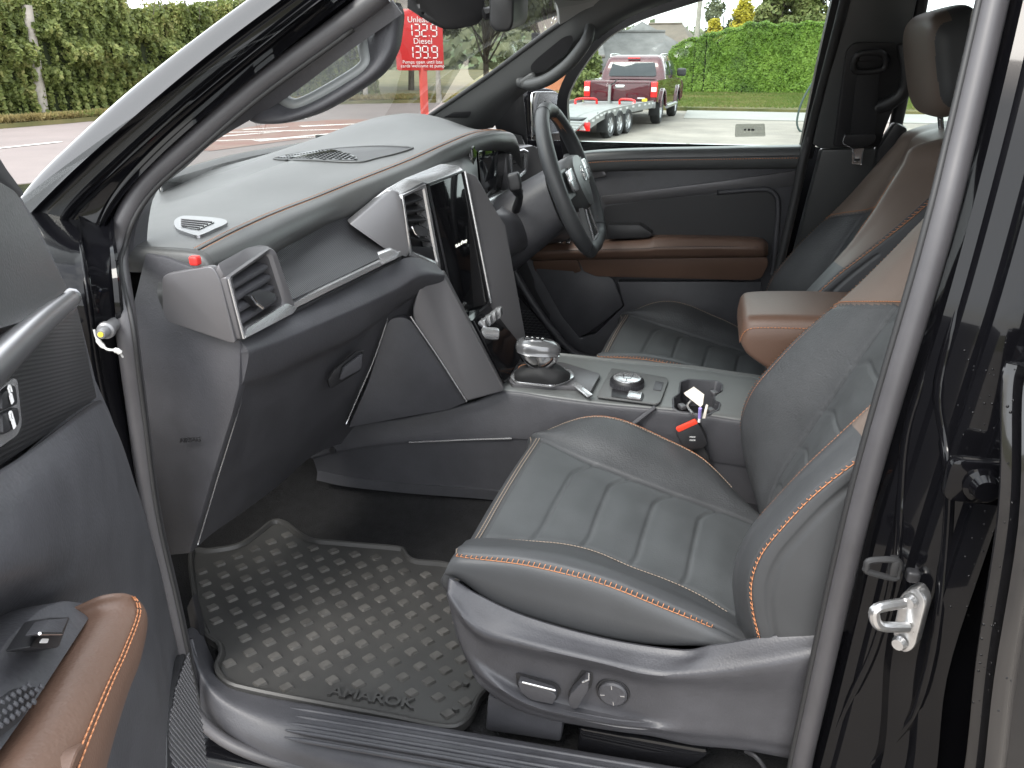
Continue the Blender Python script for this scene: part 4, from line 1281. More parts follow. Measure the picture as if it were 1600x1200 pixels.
# ---- bonnet, wing and front wheel outside
bn = []
for x, z, w_ in ((-1.16, 1.215, .78), (-1.5, 1.20, .80), (-2.0, 1.15, .80), (-2.35, 1.06, .78), (-2.45, .95, .76)):
    bn.append([A([x, YC + w_ * s, z - .05 * abs(s) ** 3]) for s in (-1, -.8, -.4, 0, .4, .8, 1)])
obj('bonnet', shell(patch(bn, 6, 4), .01, True), M['paint'], CAR, angle=60)
for sy in (-1, 1):
    wg = []
    for x in np.linspace(-.80, -2.45, 18):
        zc = max(.50, .42 + math.sqrt(max(0, .52 ** 2 - (x + 1.75) ** 2))) if abs(x + 1.75) < .52 else .45
        zt = np.interp(x, [-2.45, -2.35, -2, -1.5, -1.16, -.8], [.90, 1.01, 1.10, 1.15, 1.165, 1.19])
        wg.append([A([x, YC + sy * (.90 if j < 2 else .86 if j == 2 else .79), z]) for j, z in enumerate((zc, (zc + zt) / 2, zt - .03, zt))])
    obj('wing', shell(patch(wg, 2, 4), .01, sy > 0), M['paint'], CAR, angle=60)
    t = obj('wheel', revolve([(.22, -.11), (.34, -.125), (.38, -.09), (.385, 0), (.38, .09), (.34, .125), (.22, .11)], A([-1.75, YC + sy * .76, .385]), (0, sy, 0), 36), M['tyre'], CAR, angle=50)
    g = Geo().add(revolve([(0, .08), (.05, .085), (.08, .05), (.2, .06), (.235, .11), (.24, .05), (.24, -.1)], A([-1.75, YC + sy * .76, .385]), (0, sy, 0), 36))
    obj('rim', g, M['alloy'], t)
obj('front_end', slab(fillet([A([-2.44, YC - .74, .5]), A([-2.44, YC + .74, .5]), A([-2.44, YC + .74, .95]), A([-2.44, YC - .74, .95])], .06), (-.06, 0, 0), .02), M['dark'], CAR)

# ---- windscreen
ws = []
for x, z, w_ in ((-1.17, 1.215, .74), (-.98, 1.335, .715), (-.78, 1.455, .68), (-.57, 1.565, .63), (-.37, 1.648, .55)):
    ws.append([A([x + .17 * abs(s) ** 2, YC + w_ * s, z]) for s in (-1, -.6, -.2, .2, .6, 1)])
obj('windscreen', grid(patch(ws, 5, 5)), M['screen'], CAR, angle=180)
obj('windscreen_base', tube(curve([W(248, 277, X=-1.11), W(300, 262, X=-1.14), W(380, 241, X=-1.17), W(500, 220, X=-1.19), W(640, 193, X=-1.17)], 30), 1.0, prof=[(-.03, -.004), (.004, -.004), (.004, .004), (-.03, .004)], up=(0, 0, 1)), M['gloss'], CAR, angle=180)
# ================================================================ DASHBOARD
up = A([0, 0, 1.0])
def edge_row(*pts):
    return [A(p, float) for p in pts]
# padded top: rows run across the car from the near end to the far end, columns from the windscreen over the front roll
def drow(back, mid, st, roll, under, tuck):
    return [back, mid, st, roll, under, tuck]
st = [W(312, 391, Y=.885), W(368, 362, Y=.985), W(430, 334, Z=1.272), W(500, 307, Z=1.277), W(562, 282, Y=1.34), W(640, 251, Y=1.50), W(696, 226, Y=1.62), W(742, 208, Y=1.76), W(780, 204, Y=1.90), W(799, 212, Y=2.03), W(800, 250, Y=2.10)]
stc = np.array(st)
rows = []
zb = [1.252, 1.249, 1.246, 1.244, 1.246, 1.258, 1.305, 1.352, 1.364, 1.35, 1.30]
bk = [(-1.02, .90, 1.235), (-1.05, 1.0, 1.235), (-1.12, 1.10, 1.235), (-1.16, 1.22, 1.235), (-1.17, 1.38, 1.237), (-1.16, 1.52, 1.24), (-1.15, 1.66, 1.25), (-1.13, 1.80, 1.26), (-1.10, 1.92, 1.26), (-1.06, 2.03, 1.255), (-1.02, 2.12, 1.25)]
for i, s in enumerate(st):
    b = A(bk[i])
    m1 = b * .72 + s * .28; m1[2] = max(b[2], zb[i] - (.045 if 6 <= i <= 9 else .006))
    m2 = b * .42 + s * .58; m2[2] = (max(zb[i], s[2] - .004) if i < 6 else zb[i] + .008)
    hood = 6 <= i <= 9
    r1 = s + A([.024, .004, -.012]); r2 = s + A([.028, .008, -.042]); r3 = s + A([-.01, .012, -.066]); r4 = s + A([-.09, .012, -.070])
    if i == 0:
        r1 = s + A([.016, .0, -.010]); r2 = s + A([.018, .0, -.024]); r3 = s + A([.0, .0, -.040]); r4 = s + A([-.06, 0, -.045])
    if hood:
        r1 = s + A([.015, .002, -.013]); r2 = s + A([.016, .004, -.034]); r3 = s + A([-.008, .004, -.048]); r4 = s + A([-.09, .004, -.05])
    rows.append([b, m1, m2, (b * .14 + s * .86) * A([1, 1, 0]) + up * (s[2] + (.001 if i < 6 else .004)), s, r1, r2, r3, r4])
Gd = patch(rows, 10, 6)
dash = obj('dashboard', shell(Gd, .012, False), M['dashtop'], CAR, angle=60)
# the near end closes with a rounded cheek
r0 = rows[0]
cheek = [[p for p in r0], [p + A([0, -.010, -.004]) for p in r0], [p + A([0, -.014, -.016]) for p in r0], [p + A([.0, -.010, -.034]) for p in r0]]
obj('end_cheek', shell(patch(cheek, 5, 6), .008, True), M['dashtop'], dash, angle=60)
# double row of stitching along the front edge
sc = curve(st[:10], 160)
g = Geo()
for o_ in (A([-.008, 0, .0025]), A([.004, 0, .0015])):
    g.f, g.m = g.f, g.m
    q = stitches(sc + o_, .0052, .0036, .00055)
    g.v += q.v; g.f += [tuple(i + g.n for i in f) for f in q.f]; g.m += q.m; g.n += q.n
obj('stitching', g, M['brown_thread'], dash, angle=180, kind='stuff')
obj('seam', tube(sc + A([-.002, 0, .0008]), .0012, 6), M['dark'], dash, angle=180)

from mathutils.bvhtree import BVHTree
_gv, _gf = grid(Gd)
_bv = BVHTree.FromPolygons([Vector(v) for v in _gv], _gf)
def on_dash(px, py, lift=0.0):
    d = ray(px, py)
    hit = _bv.ray_cast(Vector(CAM), Vector(unit(d)))
    p = A(hit[0]) if hit[0] is not None else W(px, py, Z=1.25)
    return p + up * lift
def dash_piece(name, px, lift, m, parent, smooth=True, rim=None, holes=()):
    """a low moulding that follows the dash top inside a closed outline"""
    P2 = np.array([(x_, y_, 0) for x_, y_ in px], float)
    P2 = curve(P2, 56, True) if smooth else arc_resample(np.vstack([P2, P2[:1]]), 57)[:-1]
    c = P2.mean(0)
    rings = [[on_dash(*(c + (q - c) * k)[:2], lift if i else -.002) for q in P2] for i, k in enumerate((1.0, .985, .66, .33, .02))]
    o = obj(name, loft(rings, cap=False), m, parent, angle=50)
    if rim:
        obj('rim', tube(np.array(rings[1]), rim, 8, closed=True), M['soft'], o, angle=180)
    return o, rings
# triangular demister outlet near the pillar
dv, _ = dash_piece('demister_vent', [(272, 350), (282, 342), (300, 341), (345, 345), (356, 352), (336, 362), (316, 371), (306, 372), (290, 367), (276, 361)], .004, M['spear'], dash)
op, _ = dash_piece('opening', [(284, 347), (310, 349), (337, 352), (324, 358), (312, 364), (298, 362), (284, 359), (284, 353)], .0052, M['gloss'], dv, False)
g = Geo()
for k in range(4):
    t = .10 + k * .26
    a = A([284, 347]) * (1 - t) + A([284, 359]) * t; b = A([334, 351.5]) * (1 - t) + A([310, 363]) * t
    g.add(tube([on_dash(*(a + (b - a) * q), .0058) for q in np.linspace(0, 1, 5)], .0009, 6))
obj('slat', g, M['titan'], dv, kind='stuff')
# lens shaped tray with its speaker mesh on top of the dash
tray, _ = dash_piece('dash_tray', [(426, 249), (452, 242), (480, 238), (532, 232), (590, 229), (630, 230), (647, 232), (620, 241), (590, 248), (566, 254), (530, 254), (500, 252), (460, 251)], .0012, M['dark'], dash, rim=.0022)
msh = mat('speaker_mesh', (0.12, 0.125, 0.13), .35, metal=.4)
mpx = [(432, 248.5), (470, 241), (500, 237), (525, 238), (548, 244), (560, 250), (554, 252.5), (520, 252.5), (480, 251)]
sm, rg_ = dash_piece('speaker_mesh', mpx, .004, msh, tray)
ms = np.array(rg_[1])
g = Geo()
c0 = ms.mean(0)
for i in range(-40, 41):
    for j in range(-40, 41):
        p = c0 + A([.0105 * i, .0105 * j + .00525 * (i % 2), 0])
        inside = False
        for a, b in zip(ms, np.roll(ms, -1, 0)):
            if (a[1] > p[1]) != (b[1] > p[1]) and p[0] < (b[0] - a[0]) * (p[1] - a[1]) / (b[1] - a[1]) + a[0]:
                inside = not inside
        if inside:
            h_ = _bv.ray_cast(Vector((p[0], p[1], 2)), Vector((0, 0, -1)))
            if h_[0] is not None:
                g.add(box(A(h_[0]) + up * .0044, (.006, .006, .0014), ((1, 1, 0), (-1, 1, 0), (0, 0, 1))))
if g.n:
    obj('mesh_hole', g, M['gloss'], tray, kind='stuff')

# ---- end panel of the dash, facing the open door
ep = [W(226, 396, Y=.872), W(258, 402, Y=.868), W(296, 416, Y=.864), W(330, 426, Y=.861), W(376, 540, Y=.857), W(374, 604, Y=.857), W(362, 652, Y=.858), W(330, 752, Y=.862), W(296, 866, Y=.866), W(250, 870, Y=.87), W(214, 700, Y=.875), W(206, 480, Y=.875)]
epo = obj('dash_end_panel', slab(ep, (0, .02, 0), .004), M['plastic'], CAR)
a0, a1 = W(283, 688, Y=.8575), W(313, 686, Y=.8575)
obj('airbag_lettering', text('AIRBAG', (a0 + a1) / 2 + A([0, -.0012, 0]), a1 - a0, up + (a1 - a0) * .0, .0105, .0006, bold=.0002), M['dark'], epo)
# red plug in the seam
obj('red_plug', superbox(W(305, 407, Y=.852), (.0125, .012, .0125)), M['red'], CAR, angle=180)

# ---- titanium housing of the near air vent, wrapping the corner
hs = [W(262, 430, Y=.856), W(270, 424, Y=.856), W(340, 412, Y=.856), W(352, 434, Y=.856), W(376, 532, Y=.858), W(366, 531, Y=.857), W(272, 499, Y=.856), W(263, 486, Y=.856)]
vh = obj('vent_housing', slab(fillet(hs, .008), (0, -.012, 0), .004, 3), M['titan'], CAR)
# outlet frame: a four sided ring, deeper at the top
fo = [W(352, 433, Y=.846), W(419, 385, Y=.965), W(429, 391, Y=.972), W(461, 481, Y=.985), W(453, 490, Y=.98), W(376, 531, Y=.85)]
fi = [W(362, 434, Y=.862), W(415, 398, Y=.955), W(421, 401, Y=.958), W(443, 470, Y=.965), W(440, 479, Y=.962), W(380, 513, Y=.868)]
nrm = unit(np.cross(fo[1] - fo[0], fo[5] - fo[0])); nrm = nrm if nrm[0] > 0 else -nrm
def ring_frame(fo, fi, depth, lift=.004, r=.004):
    n = unit(np.cross(fo[1] - fo[0], fo[-1] - fo[0])); n = n if n[0] > 0 else -n
    secs = []
    o_, i_ = fillet(fo, r, 4), fillet(fi, r, 4)
    for a, b in zip(o_, i_):
        secs.append([a - n * depth, a, a * .75 + b * .25 + n * lift, a * .25 + b * .75 + n * lift * .6, b - n * .002, b - n * depth])
    return grid(np.array(secs), cu=True), n
vf_, n = ring_frame(fo, fi, .03)
fr = obj('vent_frame', vf_, M['titan'], vh, angle=30)
obj('vent_sill', slab(fillet([W(378, 529, Y=.852) + n * .005, W(453, 490, Y=.98) + n * .005, W(460, 481, Y=.985) + n * .005, W(444, 474, Y=.966) + n * .004, W(382, 514, Y=.868) + n * .004], .003), -n * .006, .002), M['silver'], vh)
obj('frame_edge', tube([W(353, 436, Y=.846) + n * .004, W(377, 529, Y=.85) + n * .004], .0018, 6), M['silver'], vh)
obj('vent_duct', slab([p - n * .035 for p in fi], -n * .004), M['dark'], vh)
top = [W(340, 412, Y=.846), W(408, 382, Y=.96), W(424, 386, Y=.968), W(352, 434, Y=.846)]
obj('vent_top', slab(fillet([top[0], top[0] * .35 + top[1] * .65 + up * .004, top[1], top[2], top[3]], .006), (-.01, 0, -.012), .003), M['titan'], vh)
def louvre(a, b, n, w=.02, t=.0035, tilt=.35):
    """one horizontal blade between a and b"""
    d = unit(b - a); u = unit(np.cross(n, d)); u = u if u[2] > 0 else -u
    ax = unit(-n * math.cos(tilt) + u * math.sin(tilt) * 1.0)
    c = (a + b) / 2 - n * w / 2
    return box(c, (np.linalg.norm(b - a), w, t), (d, ax, np.cross(d, ax)), t * .45, 2)
for k in range(4):
    t = .17 + k * .235
    a = fi[0] * (1 - t) + fi[5] * t + (fi[1] - fi[0]) * .02; b = fi[2] * (1 - t) + fi[3] * t
    b = b - (b - a) * .03
    obj('vent_slat', louvre(a - n * .003, b - n * .003, n, .026, .0095, .25), M['plastic'], vh)
tab = W(402, 466, Y=.90)
obj('vent_tab', slab(fillet([W(378, 462, Y=.885) + n * .008, W(399, 452, Y=.915) + n * .008, W(421, 459, Y=.93) + n * .010, W(416, 472, Y=.92) + n * .012, W(396, 481, Y=.895) + n * .012], .003), -n * .012, .002), M['dark'], vh)
obj('tab_edge', tube([W(380, 462, Y=.884) + n * .012, W(387, 474, Y=.884) + n * .013, W(396, 482, Y=.892) + n * .014], .0022, 8), M['chrome'], vh)

# ---- recessed shelf above the glove box, with its bright trim bar
shc = [[W(420, 396, Y=1.03), W(458, 470, Y=.985)], [W(470, 376, Y=1.13), W(508, 447, Y=1.06)], [W(520, 352, Y=1.23), W(566, 419, Y=1.155)], [W(556, 340, Y=1.30), W(622, 392, Y=1.26)]]
sh = [[a + A([-.01, 0, .012]), a, a * .7 + b * .3 + A([-.012, 0, -.004]), a * .3 + b * .7 + A([-.01, 0, -.008]), b + A([-.006, 0, 0])] for a, b in shc]
M['ribbed'] = mat('ribbed_black_trim', (0.022, 0.022, 0.025), 0.38, bump=('wave', 150, 0.5, 0.001))
obj('dash_shelf', shell(patch(sh, 6, 3), .006, True), M['ribbed'], CAR, angle=60)
tb = [W(452, 480, Y=.985), W(508, 452, Y=1.06), W(566, 424, Y=1.155), W(624, 396, Y=1.255)]
trim = obj('trim_bar', tube(curve(tb, 30), 1.0, prof=[(-.0038, -.004), (.0038, -.005), (.0045, .004), (-.0034, .005)], up=(0, 0, 1)), M['silver'], CAR, angle=40)
obj('trim_end', slab(fillet([W(591, 398, Y=1.195), W(612, 390, Y=1.225), W(624, 396, Y=1.235), W(620, 404, Y=1.225), W(597, 414, Y=1.195)], .003), (-.006, .008, .002), .002), M['silver'], trim)
obj('shadow_gap', tube(curve([p + A([.002, -.002, -.0085]) for p in tb], 30), .003, 6), M['dark'], trim)

# ---- lower dash with the glove box lid
ld = [
 [W(377, 533, Y=.862), W(386, 546, Y=.858), W(388, 560, Y=.858), W(380, 596, Y=.862), W(371, 610, Y=.862), W(362, 652, Y=.868), W(332, 752, Y=.872), W(300, 862, Y=.876)],
 [W(412, 513, Y=.925), W(428, 530, Y=.917), W(430, 544, Y=.916), W(423, 580, Y=.922), W(408, 604, Y=.93), W(395, 648, Y=.935), W(366, 736, Y=.94), W(334, 832, Y=.945)],
 [W(462, 486, Y=1.0), W(480, 508, Y=.989), W(482, 522, Y=.988), W(476, 558, Y=.996), W(462, 580, Y=1.012), W(450, 622, Y=1.02), W(418, 710, Y=1.03), W(380, 800, Y=1.04)],
 [W(540, 448, Y=1.12), W(558, 474, Y=1.108), W(560, 488, Y=1.107), W(554, 524, Y=1.117), W(540, 540, Y=1.14), W(522, 588, Y=1.15), W(484, 672, Y=1.15), W(436, 758, Y=1.15)],
 [W(596, 420, Y=1.215), W(612, 448, Y=1.201), W(613, 462, Y=1.201), W(606, 490, Y=1.228), W(602, 496, Y=1.245), W(584, 548, Y=1.26), W(544, 630, Y=1.25), W(486, 714, Y=1.245)],
 [W(640, 402, Y=1.275), W(656, 426, Y=1.263), W(656, 438, Y=1.265), W(649, 460, Y=1.29), W(644, 474, Y=1.305), W(620, 536, Y=1.33), W(580, 616, Y=1.325), W(524, 696, Y=1.31)],
 [W(680, 412, Y=1.335), W(694, 428, Y=1.326), W(694, 437, Y=1.328), W(690, 454, Y=1.338), W(684, 470, Y=1.355), W(660, 530, Y=1.37), W(610, 610, Y=1.365), W(550, 690, Y=1.35)],
]
Gl = patch(ld, 12, 8)
low = obj('lower_dashboard', shell(Gl, .012, True), M['plastic'], CAR, angle=60)
# seams of the lid: close to the end panel, under the bulge and at the right-hand side
def on(G, rows_, u, v):
    nu, nv = (G.shape[0] - 1) / (len(rows_) - 1), (G.shape[1] - 1) / (len(rows_[0]) - 1)
    i, j = u * nu, v * nv
    i0, j0 = min(int(i), G.shape[0] - 2), min(int(j), G.shape[1] - 2)
    a, b = i - i0, j - j0
    return (G[i0, j0] * (1 - a) + G[i0 + 1, j0] * a) * (1 - b) + (G[i0, j0 + 1] * (1 - a) + G[i0 + 1, j0 + 1] * a) * b
g = Geo()
g.add(tube(curve([on(Gl, ld, .22, v) for v in (4.4, 5, 6, 6.95)], 24), .0016, 6))
g.add(tube(curve([on(Gl, ld, u, 4.4) for u in (.06, .22)], 6), .0022, 6))
g.add(tube(curve([W(606, 498, Y=1.243), W(585, 560, Y=1.247), W(560, 618, Y=1.244), W(541, 662, Y=1.24)], 16), .0016, 6))
obj('lid_seam', g, M['silver'], low, angle=180, kind='stuff')
# latch of the lid, in its own hollow
q = [W(511, 594, Y=1.093), W(520, 578, Y=1.10), W(556, 548, Y=1.143), W(568, 546, Y=1.15), W(562, 578, Y=1.148), W(515, 607, Y=1.10)]
lt = obj('glove_box_handle', slab(fillet([p + A([.003, -.002, 0]) for p in q], .003), (-.004, .002, 0), .0008), M['dark'], low)
q2 = [W(533, 572, Y=1.112), W(562, 550, Y=1.145), W(560, 574, Y=1.143), W(527, 592, Y=1.108)]
obj('latch', slab(fillet([p + A([.004, -.003, 0]) for p in q2], .003), (.004, -.002, 0), .0012), M['plastic'], lt)

# ---- flanks of the centre stack on the near side
fl = [W(640, 405, Y=1.275), W(656, 412, Y=1.285), W(694, 428, Y=1.33), W(788, 608, Y=1.365), W(784, 612, Y=1.36), W(730, 627, Y=1.335), W(642, 494, Y=1.275), W(622, 470, Y=1.26)]
cs = obj('centre_stack', slab(fillet([fl[2], fl[3], fl[4], fl[5], W(640, 494, Y=1.285), W(660, 436, Y=1.29)], [.004, .004, .004, .004, .03, .02]), (-.01, .03, 0), .004, 3), M['titan'], CAR)
sf = [W(640, 496, Y=1.288), W(729, 628, Y=1.345), W(700, 640, Y=1.33), W(640, 650, Y=1.30), W(545, 668, Y=1.25), W(575, 600, Y=1.258), W(608, 496, Y=1.262)]
obj('lower_flank', slab(fillet(sf, [.025, .003, .003, .003, .003, .003, .02]), (-.01, .02, 0), .003), M['plastic'], cs)
obj('flank_seam', tube(curve([W(641, 494, Y=1.281), W(686, 560, Y=1.308), W(729, 627, Y=1.334)], 12), .0018, 6), M['silver'], cs)
# wedge between the shelf and the centre outlets
wd_ = [W(546, 350, Y=1.245), W(612, 296, Y=1.325), W(628, 302, Y=1.325), W(640, 396, Y=1.30), W(636, 402, Y=1.285), W(600, 388, Y=1.25)]
obj('wedge', slab(wd_, (-.02, .03, 0), .003), M['titan'], cs)
# top of the stack: bright bevelled frame over the outlets and the screen
hd = [W(602, 296, Y=1.322), W(632, 279, Y=1.36), W(690, 256, Y=1.50), W(716, 259, Y=1.565), W(724, 266, Y=1.575), W(668, 287, Y=1.40), W(662, 284, Y=1.385), W(628, 303, Y=1.325)]
obj('stack_hood', slab(fillet(hd, .006), (-.03, 0, -.02), .004, 3), M['silver'], cs)
obj('hood_recess', slab(fillet([W(640, 280, Y=1.385) + up * .001, W(690, 259, Y=1.505) + up * .001, W(702, 266, Y=1.53) + up * .002, W(652, 284, Y=1.40) + up * .002], .006), (-.004, 0, .002), .001), M['titan'], cs)
# centre outlet left of the screen
fo = [W(625, 304, Y=1.322), W(664, 285, Y=1.395), W(690, 424, Y=1.41), W(688, 428, Y=1.405), W(640, 401, Y=1.325)]
fi = [W(632, 308, Y=1.332), W(661, 295, Y=1.385), W(676, 380, Y=1.392), W(682, 408, Y=1.395), W(644, 392, Y=1.335)]
vf_, n = ring_frame(fo, fi, .025, .003, .003)
obj('vent_frame', vf_, M['silver'], cs, angle=30)
obj('vent_duct', slab([p - n * .03 for p in fi], -n * .003), M['dark'], cs)
for k in range(5):
    t = .10 + k * .15
    a = fi[0] * (1 - t) + fi[4] * t; b = fi[1] * (1 - t) + fi[3] * t
    obj('vent_slat', louvre(a + (b - a) * .03, b - (b - a) * .06, n, .022, .0045, .45), M['dark'], cs)
obj('vent_blank', slab([fi[4] * .92 + fi[0] * .08 - n * .002, fi[3] * .80 + fi[1] * .20 - n * .002, fi[3] - n * .002, fi[4] - n * .002], -n * .006, .001), M['dark'], cs)
obj('vent_tab', slab(fillet([W(636, 354, Y=1.345) + n * .006, W(648, 351, Y=1.362) + n * .006, W(664, 358, Y=1.372) + n * .009, W(662, 368, Y=1.37) + n * .010, W(646, 369, Y=1.352) + n * .010], .003), -n * .010, .002), M['dark'], cs)
obj('tab_edge', tube([W(637, 354, Y=1.343) + n * .010, W(641, 364, Y=1.343) + n * .011, W(647, 370, Y=1.35) + n * .012], .0018, 8), M['chrome'], cs)
# upright touchscreen
sTL, sTR, sBR, sBL = W(669, 289, Y=1.41), W(723, 268, Y=1.575), W(764, 474, Y=1.575), W(738, 500, Y=1.43)
sBL = sTL + (sBR - sTR)
scr = obj('touchscreen', slab(fillet([sTL, sTR, sBR, sBL], .006), (-.012, 0, 0), .002), M['gloss'], cs)
ux = unit(sTR - sTL); uy = unit(sTL - sBL)
sn = unit(np.cross(ux, uy))
obj('screen_frame', tube(np.array(fillet([sTL, sTR, sBR, sBL], .006)) + sn * .0005, .0022, 6, closed=True), M['dark'], scr)
tx = (W(712, 381, Y=1.5))
tx = tx + sn * (np.dot(sTL - tx, sn) + .0008)
obj('screen_text', text('Mode of Range', tx, ux, uy, .0095, .0002), M['glow'], scr)
obj('screen_rim', tube([sTR + A([.003, .004, 0]), sBR + A([.003, .004, 0])], .0035, 8), M['silver'], scr)
# gloss panel below it and the far flank
obj('lower_screen_panel', slab([sBL, sBR, W(822, 548, Y=1.52), W(790, 600, Y=1.40), W(742, 500, Y=1.39)], (-.015, 0, 0), .003), M['gloss'], cs)
rf = [W(745, 268, Y=1.590), W(778, 300, Y=1.61), W(786, 345, Y=1.625), W(822, 534, Y=1.60), W(806, 560, Y=1.56), W(790, 556, Y=1.545), W(764, 474, Y=1.585), W(724, 268, Y=1.582)]
obj('far_flank', slab([W(726, 268, Y=1.585), W(745, 275, Y=1.61), W(776, 330, Y=1.63), W(790, 352, Y=1.64), W(824, 538, Y=1.60), W(792, 548, Y=1.555), W(765, 474, Y=1.585)], (-.02, .02, 0), .003), M['titan'], cs)
# row of toggle keys with a volume drum
for k in range(4):
    c = W(752 + 8 * k, 509 - 6.2 * k, Y=1.425 + .03 * k)
    key = obj('toggle_key', slab(fillet([c + A([0, -.010, -.014]), c + A([.012, -.010, -.004]), c + A([.010, -.010, .016]), c + A([-.004, -.010, .012])], .004), (0, .021, 0), .003), M['silver'], cs)
    obj('key_mark', box(c + A([.008, 0, .008]), (.002, .010, .008), bev=.0005), M['dark'], key)
kn = W(757, 521, Y=1.415)
kb = obj('volume_knob', revolve([(0, .028), (.0115, .028), (.013, .025), (.013, .004), (.015, .0), (.015, -.012)], kn, (.75, .35, -.1), 28), M['silver'], cs)
obj('knob_cap', revolve([(0, .0288), (.009, .0288), (.010, .027)], kn, (.75, .35, -.1), 24), M['dark'], kb)

# ---- instrument binnacle under the hood
bn_ = [W(738, 228, Y=1.70), W(776, 216, Y=1.93), W(796, 222, Y=2.04), W(782, 304, Y=2.02), W(742, 322, Y=1.70)]
ic = obj('instrument_panel', slab(fillet(bn_, .012), (-.02, 0, 0), .003), M['gloss'], dash)
bc_ = [[W(676, 252, Y=1.57), W(706, 238, Y=1.65), W(742, 226, Y=1.75)], [W(712, 262, Y=1.585), W(728, 262, Y=1.655), W(746, 262, Y=1.72)], [W(735, 290, Y=1.60), W(742, 302, Y=1.655), W(750, 318, Y=1.71)], [W(744, 330, Y=1.61), W(748, 336, Y=1.655), W(754, 340, Y=1.70)]]
obj('binnacle_cheek', shell(patch(bc_, 6, 6), .006), M['soft'], dash, angle=60)
obj('binnacle_ledge', slab(fillet([W(738, 322, Y=1.64), W(796, 296, Y=2.02), W(800, 306, Y=2.02), W(746, 336, Y=1.64)], .004), (-.03, 0, -.004), .003), M['silver'], dash)
obj('dial_cluster', slab(fillet([W(746, 236, Y=1.74), W(778, 226, Y=1.92), W(776, 286, Y=1.92), W(752, 300, Y=1.74)], .01), (.002, 0, 0), .001), mat('display_glass', (.010, .011, .014), .04), ic)
# far side air vent
fo = [W(796, 240, Y=2.03), W(818, 232, Y=2.10), W(826, 236, Y=2.12), W(824, 268, Y=2.12), W(806, 284, Y=2.05), W(798, 278, Y=2.04)]
fi = [W(801, 243, Y=2.045), W(816, 238, Y=2.095), W(820, 240, Y=2.105), W(819, 265, Y=2.105), W(806, 277, Y=2.06), W(802, 274, Y=2.05)]
vf_, n = ring_frame(fo, fi, .03, .003, .003)
v2 = obj('side_vent', vf_, M['silver'], dash, angle=30)
obj('vent_duct', slab([p - n * .03 for p in fi], -n * .003), M['dark'], v2)
for k in range(4):
    t = .15 + k * .23
    a = fi[0] * (1 - t) + fi[5] * t; b = fi[2] * (1 - t) + fi[3] * t
    obj('vent_slat', louvre(a, b, n, .02, .004, .4), M['dark'], v2)
obj('vent_pod', slab([W(790, 232, Y=2.02), W(830, 226, Y=2.16), W(868, 240, Y=2.20), W(880, 320, Y=2.20), W(800, 330, Y=2.03)], (-.06, 0, 0), .006), M['titan'], dash)
# driver side lower dash and knee panel
kp = [[W(744, 336, Y=1.645), W(775, 330, Y=1.70), W(800, 312, Y=1.95), W(860, 300, Y=2.16)],
      [W(752, 352, Y=1.645), W(800, 346, Y=1.72), W(840, 340, Y=1.95), W(880, 330, Y=2.16)],
      [W(768, 402, Y=1.645), W(800, 398, Y=1.70), W(850, 378, Y=1.95), W(890, 372, Y=2.16)],
      [W(765, 408, Y=1.645) + A([-.10, 0, -.02]), W(800, 402, Y=1.70) + A([-.10, 0, -.02]), W(850, 384, Y=1.95) + A([-.10, 0, -.02]), W(890, 376, Y=2.16) + A([-.10, 0, -.02])]]
obj('knee_panel', shell(patch(kp, 6, 6), .01), M['plastic'], dash, angle=60)
obj('footwell_wall', slab([A([-.40, 2.19, .6]), A([-1.1, 2.19, .6]), A([-1.1, 2.19, 1.29]), A([-.74, 2.19, 1.345]), A([-.50, 2.19, 1.30]), A([-.42, 2.19, 1.1])], (0, .01, 0)), M['dark'], dash)

# ================================================================ STEERING WHEEL
wc = A([-.300, 1.885, 1.222]); wa = A([0, 1.0, 0]); wu = unit([-.385, 0, .923]); wn_ = np.cross(wu, wa); wn_ = wn_ if wn_[0] > 0 else -wn_
R0 = .182
wp = lambda a, r, d=0: wc + wa * r * math.cos(a) + wu * r * math.sin(a) + wn_ * d
pts = []
for a in np.linspace(0, 2 * math.pi, 72, endpoint=False):
    r = R0
    if math.sin(a) < -.80:                       # flattened at the bottom
        r = min(R0, R0 * .86 / max(.2, -math.sin(a)))
        r = max(r, R0 * .88)
    pts.append(wp(a, r))
pts = np.array(pts)
rad = np.array([.0165 + .0025 * math.exp(-((abs(math.cos(a)) - .9) / .2) ** 2) for a in np.linspace(0, 2 * math.pi, 72, endpoint=False)])
sw = obj('steering_wheel', tube(pts, rad, 16, closed=True), M['smooth_leather'], CAR, angle=180)
